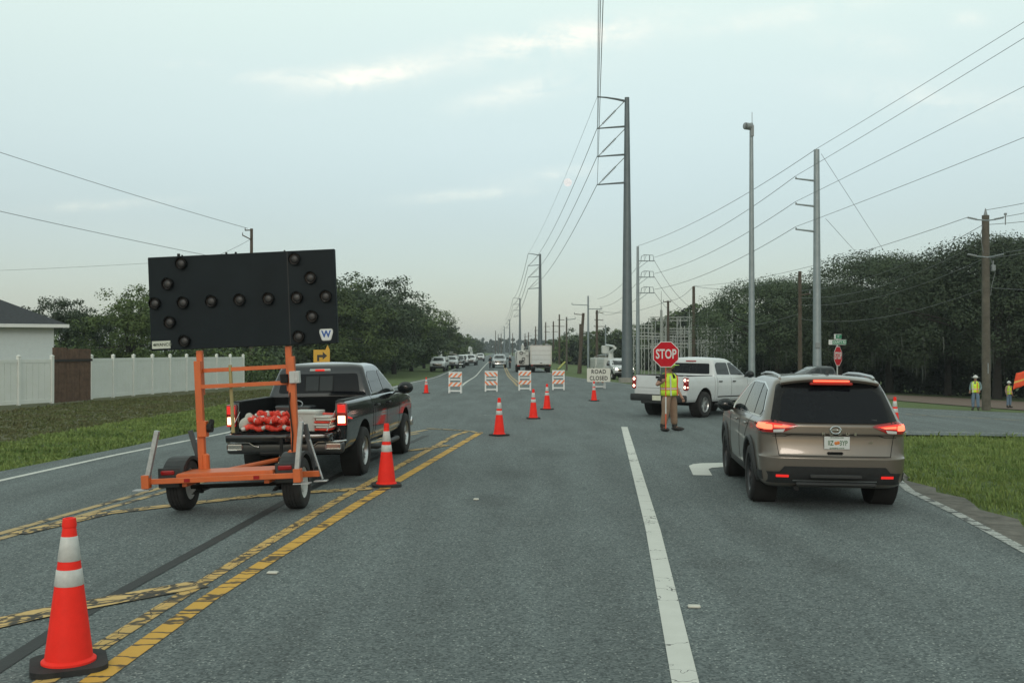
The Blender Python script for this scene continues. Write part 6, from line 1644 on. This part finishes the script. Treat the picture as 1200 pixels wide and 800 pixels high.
# left: wall of trees along the road
gl = 'trees along the left side of the road'
lt = [(392, 95, 322), (430, 105, 319), (462, 118, 335), (482, 135, 350), (497, 155, 368), (507, 180, 377), (517, 205, 381), (527, 240, 386), (535, 285, 390), (543, 340, 393), (550, 400, 395), (556, 470, 398), (561, 560, 401)]
for i, (px, Y, top) in enumerate(lt):
    plant('mix' if Y < 170 else 'far', i, px, Y, top, f'roadside tree on the left, {["1st", "2nd", "3rd", "4th", "5th", "6th", "7th", "8th", "9th", "10th", "11th", "12th", "13th"][i]} beyond the arrow board', gl, 1.25)
for i, (px, Y, top) in enumerate(((350, 98, 330), (318, 100, 345), (285, 96, 352), (250, 92, 350), (405, 125, 335), (440, 140, 338))):
    plant('mix', i+2, px, Y, top, f'tree mostly hidden behind the arrow board or the first roadside trees, {["1st", "2nd", "3rd", "4th", "5th", "6th"][i]}', 'half-hidden trees behind the arrow board', 1.2)
# behind the fence by the house
for i, (px, Y, top, lb) in enumerate(((62, 72, 346, 'tree touching the house roof behind the fence'), (98, 76, 348, 'rounded tree behind the brown gate'), (150, 62, 331, 'light feathery tree left of the arrow board'), (195, 74, 345, 'tree behind the left edge of the arrow board'), (128, 84, 352, 'darker low tree between the gate and the feathery tree'))):
    plant('mix', 0 if i == 2 else i+1, px, Y, top, lb, 'trees behind the vinyl fence', 1.0)
# undergrowth masses
def mass(name, label, pts, h, depth, dens, lsize, leaf, seed):
    rs = np.random.RandomState(seed); cs = []
    for (x0, y0), (x1, y1) in zip(pts, pts[1:]):
        n = max(3, int(math.hypot(x1-x0, y1-y0)*dens))
        for k in range(n):
            u = rs.rand(); x = x0+(x1-x0)*u+rs.uniform(-depth, depth)*.5; y = y0+(y1-y0)*u+rs.uniform(-depth, depth)*.5; hh = h*(.55+.45*math.sin(x*.31+y*.17)**2)
            cs.append((x, y, g(x, y)+rs.uniform(0, 1)*hh, rs.uniform(.8, 1.5)))
    V, F = leaf_quads(cs, 42, 1.2, lsize, rs, .8); o = link(name, mesh_np(name, V, F), leaf, None); props(o, label, 'undergrowth', None, 'stuff')
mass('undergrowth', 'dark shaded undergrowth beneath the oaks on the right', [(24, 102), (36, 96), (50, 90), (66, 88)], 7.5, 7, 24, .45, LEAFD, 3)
mass('undergrowth', 'dense bushes along the foot of the left roadside trees', [(-27, 88), (-20, 92), (-17.5, 105), (-17, 125), (-17.5, 160), (-20, 220)], 4.6, 4, 7, .36, LEAF, 4)
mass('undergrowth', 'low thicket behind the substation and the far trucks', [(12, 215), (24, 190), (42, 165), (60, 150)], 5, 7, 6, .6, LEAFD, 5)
mass('hedge', 'bushes behind the vinyl fence left of the arrow board', [(-45, 66), (-32, 66), (-22, 70), (-19, 80)], 3.2, 4, 8, .28, LEAFY, 6)
mass('far_wood', 'hazy distant wood closing the end of the road', [(-75, 900), (-30, 940), (20, 920), (60, 800), (70, 500), (58, 330)], 13, 26, 5, 2.0, LEAF, 7)
mass('far_wood', 'hazy wood behind the left roadside trees', [(-60, 640), (-38, 480), (-33, 360), (-31, 260), (-30, 180)], 8, 10, 3.5, 1.0, LEAF, 8)
# ------------------------------------------------------------------ fence, gate, house
VIN = mat('white_vinyl', (0.68, 0.69, 0.66), .5, var=.05, vscale=1.5, dirt=.4, dirtcol=(0.46, 0.49, 0.40))
def fence(label, A, B, n, h=1.83):
    A, B = Vector(A), Vector(B); d = (B-A)/n; t = thing('vinyl_fence', label, 'fence', (A.x, A.y, g(*A)), math.atan2(d.y, d.x), 'white vinyl fence runs'); l = d.length
    for i in range(n+1):
        p = A+d*i; zo = g(p.x, p.y)-g(*A); b = MB(); b.box((l*i, 0, zo+h/2+.03), (.13, .13, h+.06), bev=.01); q = b.build('post', VIN, t)
        b = MB(); b.lathe([(.0, .08), (.10, .02), (.10, 0), (0, 0)], 4, T(l*i, 0, zo+h+.06) @ RZ(PI/4)); b.build('cap', VIN, q)
        if i < n:
            zb = (zo+g(*(A+d*(i+1)))-g(*A))/2; b = MB(); b.box((l*(i+.5), 0, zb+h-.12), (l-.13, .05, .14), bev=.005); b.box((l*(i+.5), 0, zb+.12), (l-.13, .05, .16), bev=.005)
            m_ = int(l/.28)
            for k in range(m_): b.box((l*i+.08+(l-.16)*(k+.5)/m_, 0, zb+h/2), ((l-.16)/m_-.012, .03, h-.35), bev=.004)
            b.build('panel', VIN, t)
k1 = 36.5/1200
fence('long run of white fence from the brown gate to beyond the arrow board', at(107, 0, 44.5).xy, at(285, 0, 60).xy, 9)
fence('short run of white fence in front of the house at the left edge', at(-230, 0, 32).xy, at(61, 0, 41.2).xy, 6)
GA, GB = at(61, 0, 41.6).xy, at(107, 0, 44.3).xy; d = GB-GA
t = thing('wooden_gate', 'brown weathered plank gate taller than the white fence on both sides', 'gate', (GA.x, GA.y, g(*GA)), math.atan2(d.y, d.x))
GW = mat('brown_planks', (0.125, 0.072, 0.048), .9, var=.35, vscale=4, bump=.4, bscale=20, dirt=.4, dirtcol=(0.07, 0.05, 0.04))
for k, (x0, x1, hh) in enumerate(((.03, .98, 2.25), (1.0, 1.86, 2.20), (1.88, d.length-.05, 2.19))):
    b = MB(); nn = 5
    for j in range(nn): b.box((x0+(x1-x0)*(j+.5)/nn, 0, hh/2), ((x1-x0)/nn-.008, .03, hh+.02*math.sin(j*2.3+k)), bev=.003)
    b.build('plank_panel', GW, t)
b = MB(); b.box((d.length/2, -.04, 1.72), (d.length, .05, .10)); b.build('dark_rail', mat('dark_rail', (0.03, 0.025, 0.022), .8), t)
# house
HX, HY = at(63, 0, 52).xy
WALL = mat('pale_stucco', (0.50, 0.56, 0.57), .85, var=.05, bump=.2, bscale=60); ROOFM = mat('dark_shingles', (0.030, 0.034, 0.040), .9, var=.35, vscale=8, bump=.5, bscale=30); TRIM = mat('white_trim', (0.60, 0.62, 0.61), .5, var=.05)
t = thing('house', 'pale one-storey house with a dark shingle hip roof behind the fence at the left edge', 'house', (HX, HY, g(HX, HY)), R(25))
Wd2, Dp, hh = 16, 10, 3.45
b = MB(); b.box((-Wd2/2, Dp/2, hh/2), (Wd2, Dp, hh)); b.build('wall', WALL, t)
ov = .65; e0 = hh-.02; apex = hh+2.3
b = MB(); A = [(-Wd2-ov, -ov, e0), (ov, -ov, e0), (ov, Dp+ov, e0), (-Wd2-ov, Dp+ov, e0)]; R0, R1 = (-Wd2+4.5, Dp/2, apex), (-4.8, Dp/2, apex)
b.quad(A[0], A[1], R1, R0); b.quad(A[2], A[3], R0, R1)
for tri in ((A[1], A[2], R1), (A[3], A[0], R0)): b.b.faces.new([b.b.verts.new(Vector(p)) for p in tri])
b.b.faces.new([b.b.verts.new(Vector(p)) for p in A[::-1]]); b.build('roof', ROOFM, t, 20)
b = MB(); b.box((-Wd2/2, -ov-.03, e0-.07), (Wd2+2*ov+.1, .05, .17)); b.box((ov+.03, Dp/2, e0-.07), (.05, Dp+2*ov, .17)); b.box((-Wd2/2, -ov/2, e0-.13), (Wd2+2*ov, ov, .03)); b.build('fascia', TRIM, t)
b = MB(); b.box((-5.2, -.02, 1.7), (1.5, .06, 1.2)); wn = b.build('window', TRIM, t); b = MB(); b.box((-5.2, -.055, 1.7), (1.3, .02, 1.0)); b.build('pane', GLASS_L, wn)
# ------------------------------------------------------------------ utility trucks far down the road
def boom(t, base, h, big=1.0, rz=0):
    M4 = T(*base) @ RZ(rz)
    b = MB(); b.cyl(M4 @ Vector((0, 0, 0)), M4 @ Vector((0, 0, .7*big)), .28*big, .22*big, 12); b.build('turntable', WHITEBODY, t, 50)
    b = MB(); b.cyl(M4 @ Vector((0, -.1, .6*big)), M4 @ Vector((.15, 2.6*big, 1.0*big)), .17*big, .13*big, 8); b.build('lower_boom', WHITEBODY, t, 50)
    b = MB(); b.cyl(M4 @ Vector((.3, 2.6*big, 1.15*big)), M4 @ Vector((.25, -1.0*big, 1.3*big)), .12*big, .10*big, 8); b.build('upper_boom', WHITEBODY, t, 50)
    b = MB(); b.box((0, 0, 0), (.7*big, .65*big, .8*big), M4 @ T(.25, -1.45*big, .85*big), .08); b.build('bucket', WHITEBODY, t)
def service_body(t, y0, y1, w_, z0, z1, m_=None, doors=4, back=False):
    m_ = m_ or WHITEBODY
    b = MB(); b.box((0, (y0+y1)/2, (z0+z1)/2), (w_, y1-y0, z1-z0), bev=.04); o = b.build('service_body', m_, t)
    for s in (-1, 1):
        n = doors
        for k in range(n):
            ya, yb = y0+.08+(y1-y0-.16)*k/n, y0+.08+(y1-y0-.16)*(k+1)/n; b = MB(); b.box((s*(w_/2+.008), (ya+yb)/2, (z0+z1)/2+.08), (.02, yb-ya-.05, (z1-z0)*.75), bev=.008); dd = b.build('compartment_door', m_, o)
            b = MB(); b.box((s*(w_/2+.025), (ya+yb)/2, (z0+z1)/2+.1), (.02, .12, .05)); b.build('latch', GLOSSB, dd)
    return o
def dual_wheels(t, y, w_=.86, r_=.46):
    for s in (-1, 1): wheel(t, s*w_, y, r_, .5, ALU, s, 8, .5)
def utility_truck(label, px, py, face, sc=1.0, bk='bucket', tall=0, lit=False, rz=0, bodyL=3.6, group='white utility trucks parked along the road'):
    x, y = P(px, py); rot = Vector((0, 0, (PI if face else 0)+R(rz)))
    t = make_pickup('utility_truck', label, 'utility truck', G(x, y), rot, WHITECAR, 'chev', sc, group, bed='service', far=True, headlit=lit)
    b = MB(); b.box((0, -.9, .72), (.9, 3.6, .25)); b.build('frame_rails', UNDER, t)
    service_body(t, -.6-bodyL*.62, .55, 2.15, .75, 1.75+tall)
    dual_wheels(t, -.6); b = MB(); b.box((0, -.6-bodyL*.62-.12, .70), (2.1, .25, .14)); b.build('rear_bumper', BLACKP, t)
    if bk == 'bucket': boom(t, (0, -1.2, 1.75+tall), 1, 1.0)
    if bk == 'ladder':
        b = MB()
        for s in (-.25, .25): b.cyl((s, -2.4, 2.3), (s, 1.8, 2.45), .04)
        for k in range(9): b.cyl((-.25, -2.2+.45*k, 2.31+.015*k), (.25, -2.2+.45*k, 2.31+.015*k), .025)
        for yy in (-2, 1.0): b.box((0, yy, 2.15), (1.5, .07, .07)); b.box((-.7, yy, 1.9), (.06, .06, .5)); b.box((.7, yy, 1.9), (.06, .06, .5))
        b.build('ladder_rack', ALU, t)
    return t
utility_truck('nearest white utility truck facing the camera on the left, bucket folded above its cab', 515.3, 434.3, True, .98, 'bucket')
utility_truck('white truck with a ladder rack, half hidden behind the nearest left utility truck', 529, 431.5, True, .98, 'ladder', rz=3)
utility_truck('white bucket truck facing the camera, farther back near the left lane line', 552, 427.8, True, 1.0, 'bucket', .15)
x, y = P(537.5, 430.5); make_pickup('pickup_truck', 'dark pickup parked in the row between the two left bucket trucks', 'pickup', G(x, y), Vector((0, 0, PI)), GREYCAR, 'ram', 1.0, far=True)
x, y = P(543, 428.4); make_pickup('pickup_truck', 'white pickup squeezed beside the farther left bucket truck', 'pickup', G(x, y), Vector((0, 0, PI)), WHITECAR, 'chev', 1.0, far=True)
x, y = P(563, 423.2); make_pickup('pickup_truck', 'small hazy white vehicle farthest away on the left lanes', 'pickup', G(x, y), Vector((0, 0, PI)), WHITECAR, 'chev', 1.0, far=True)
x, y = P(585.5, 430.3); make_pickup('pickup_truck', 'silver pickup facing the camera in the middle of the far road', 'pickup', G(x, y), Vector((0, 0, PI)), SILVERCAR, 'ram', 1.0, far=True)
# white box truck seen from behind
x, y = P(634, 436.3); t = thing('box_truck', 'white box truck seen from behind on the right side of the far road', 'truck', G(x, y, 0), R(1))
b = MB(); b.box((0, 3.2, 1.95), (2.42, 6.2, 2.15), bev=.05, seg=2); bx = b.build('box_body', WHITEBODY, t)
b = MB()
for s in (-1, 1): b.box((s*1.14, .085, 1.95), (.05, .03, 2.1)); 
b.box((0, .085, 3.0), (2.3, .03, .06)); b.box((0, .085, .92), (2.3, .03, .06)); b.build('door_frame', ALU, bx)
b = MB(); b.box((0, .082, 1.95), (2.1, .02, 1.95)); rd = b.build('rear_door', WHITECAR, bx)
b = MB(); b.box((0, .066, 1.05), (.25, .03, .07)); b.build('handle', GLOSSB, rd)
b = MB(); b.box((0, .066, 1.95), (2.1, .012, .015)); b.box((0, .066, 2.45), (2.1, .012, .015)); b.box((0, .066, 1.45), (2.1, .012, .015)); b.build('door_seam', SEAM_CREASE, rd)
for s in (-1, 1):
    b = MB(); b.box((s*1.0, .05, .80), (.22, .05, .09), bev=.01); b.build('tail_light', REDL, t)
b = MB(); b.box((0, .1, .62), (2.3, .2, .16), bev=.02); b.build('rear_bumper', BLACKP, t); b = MB(); b.box((0, 3, .62), (1.0, 6, .25)); b.build('chassis', UNDER, t)
dual_wheels(t, 1.6); 
b = MB(); b.box((0, 7.2, 1.5), (2.1, 1.8, 1.7), bev=.15, seg=2); b.build('cab', WHITECAR, t)
for s in (-1, 1): wheel(t, s*.9, 7.4, .46, .28, ALU, s, 8, .5)
b = MB()
for k, (xx, zz, ss) in enumerate(((-.95, 3.1, .16), (-.5, 3.07, .10), (.1, 3.08, .12), (.7, 3.1, .2), (1.0, 3.08, .12))): b.box((xx, .6+.2*k, zz), (ss*1.6, .5, ss), bev=.02)
b.build('roof_gear', INS, t)
# service truck left of the box truck
x, y = P(613, 436.0); t = thing('line_truck', 'cluttered white line truck with hoses and a short boom, left of the box truck', 'truck', G(x, y, 0), R(1))
service_body(t, .3, 5.2, 1.35, .8, 2.45)
b = MB(); b.box((0, 2.8, .68), (.9, 5.4, .25)); b.build('chassis', UNDER, t); dual_wheels(t, 1.5, .55)
b = MB(); b.box((0, 6.4, 1.5), (1.6, 2.0, 1.7), bev=.15, seg=2); b.build('cab', WHITECAR, t)
for s in (-1, 1): wheel(t, s*.6, 6.6, .46, .28, ALU, s, 8, .5)
rr3 = random.Random(4)
for k in range(12):
    b = MB(); xx, zz = rr3.uniform(-.55, .55), rr3.uniform(.95, 2.9)
    if k % 3 == 0: b.tube([(xx+.16*math.cos(a), .18, zz+.16*math.sin(a)) for a in [2*PI*i/14 for i in range(15)]], .035, 6); b.build('hose_coil', BLACKP, t, 60)
    else: b.box((xx, .2, zz), (rr3.uniform(.12, .35), .2, rr3.uniform(.12, .35)), bev=.02); b.build('tool_box', (GALV, BLACKP, WHITEBODY)[k % 3], t)
b = MB(); b.cyl((0, 1.6, 2.45), (0, 1.6, 3.0), .2); b.cyl((0, 1.4, 3.0), (.1, 5.5, 3.2), .13, .1); b.build('boom', WHITEBODY, t, 50); b = MB(); b.box((.28, .9, 3.15), (.3, .3, .5), bev=.03); b.build('boom_head', BLACKP, t)
b = MB(); b.box((-.5, .15, .75), (.3, .1, .12)); b.build('tail_light', REDL, t)
# bucket trucks right of the road closed sign
utility_truck('white bucket truck with a lit headlamp beside the tallest pole', 719, 443.0, True, .95, 'bucket', .2, True, rz=7, group='white bucket trucks beside the tallest pole')
utility_truck('white utility truck parked behind the one with the lit headlamp', 707, 439.0, True, .92, 'ladder', .25, rz=6, group='white bucket trucks beside the tallest pole')
# vehicle beyond the suv
x, y = (985-600)/1200*60, 60.0; make_pickup('pickup_truck', 'grey pickup whose roof just shows over the suv, before the oaks', 'pickup', G(x, y), Vector((0, 0, R(100))), GREYCAR, 'ram', .93, far=True)
# orange flag near the right edge
x, y = P(1203, 480); t = thing('warning_flag', 'orange flag with a pale yellow band hanging from a staff at the right edge', 'flag', G(x, y)); k = y/1200
b = MB(); b.cyl((0, 0, 0), (0, 0, 50*k), .02, None, 8); b.build('staff', ALU, t)
def wavy(pts, y0, n=8):
    return pts
z0 = 0; H0 = 480-410
zz = lambda py: (480-py)*k
fb = MB(); cols = 9; A = []
for i in range(cols):
    u = i/(cols-1); xx = -.0-16*k*u*1.0; top = 434+3*u*1; top = 434+(437-434)*u; bot = 450+(456.5-450)*u; A.append([fb.b.verts.new(Vector((xx*(1-.25*(1-v)), .05*math.sin(u*7+v*2), zz(top+(bot-top)*v)))) for v in [j/8 for j in range(9)]])
for i in range(cols-1):
    for j in range(8):
        f = fb.b.faces.new((A[i][j], A[i][j+1], A[i+1][j+1], A[i+1][j])); f.material_index = 1 if j in (4,) else 0
o = fb.build('cloth', [mat('flag_orange', (0.85, 0.09, 0.03), .7, var=.15, emit=None), mat('flag_yellow', (0.75, 0.45, 0.10), .6)], t, 60); sol = o.modifiers.new('s', 'SOLIDIFY'); sol.thickness = .01
# ------------------------------------------------------------------ haze
hm = bpy.data.materials.new('haze'); hm.use_nodes = True; ht = hm.node_tree; ht.nodes.remove(ht.nodes['Principled BSDF'])
pv = ht.nodes.new('ShaderNodeVolumePrincipled'); pv.inputs['Density'].default_value = .00032; pv.inputs['Color'].default_value = (.84, .92, .97, 1); pv.inputs['Anisotropy'].default_value = .1
ht.links.new(pv.outputs[0], ht.nodes['Material Output'].inputs['Volume'])
b = MB(); b.box((0, 1000, 11.5), (2400, 2300, 35)); o = b.build('haze', hm, None, None); o['kind'] = 'stuff'; props(o, 'thin grey-blue morning haze over the far road and trees', 'haze')
S.cycles.volume_step_rate = 1; S.cycles.volume_bounces = 0
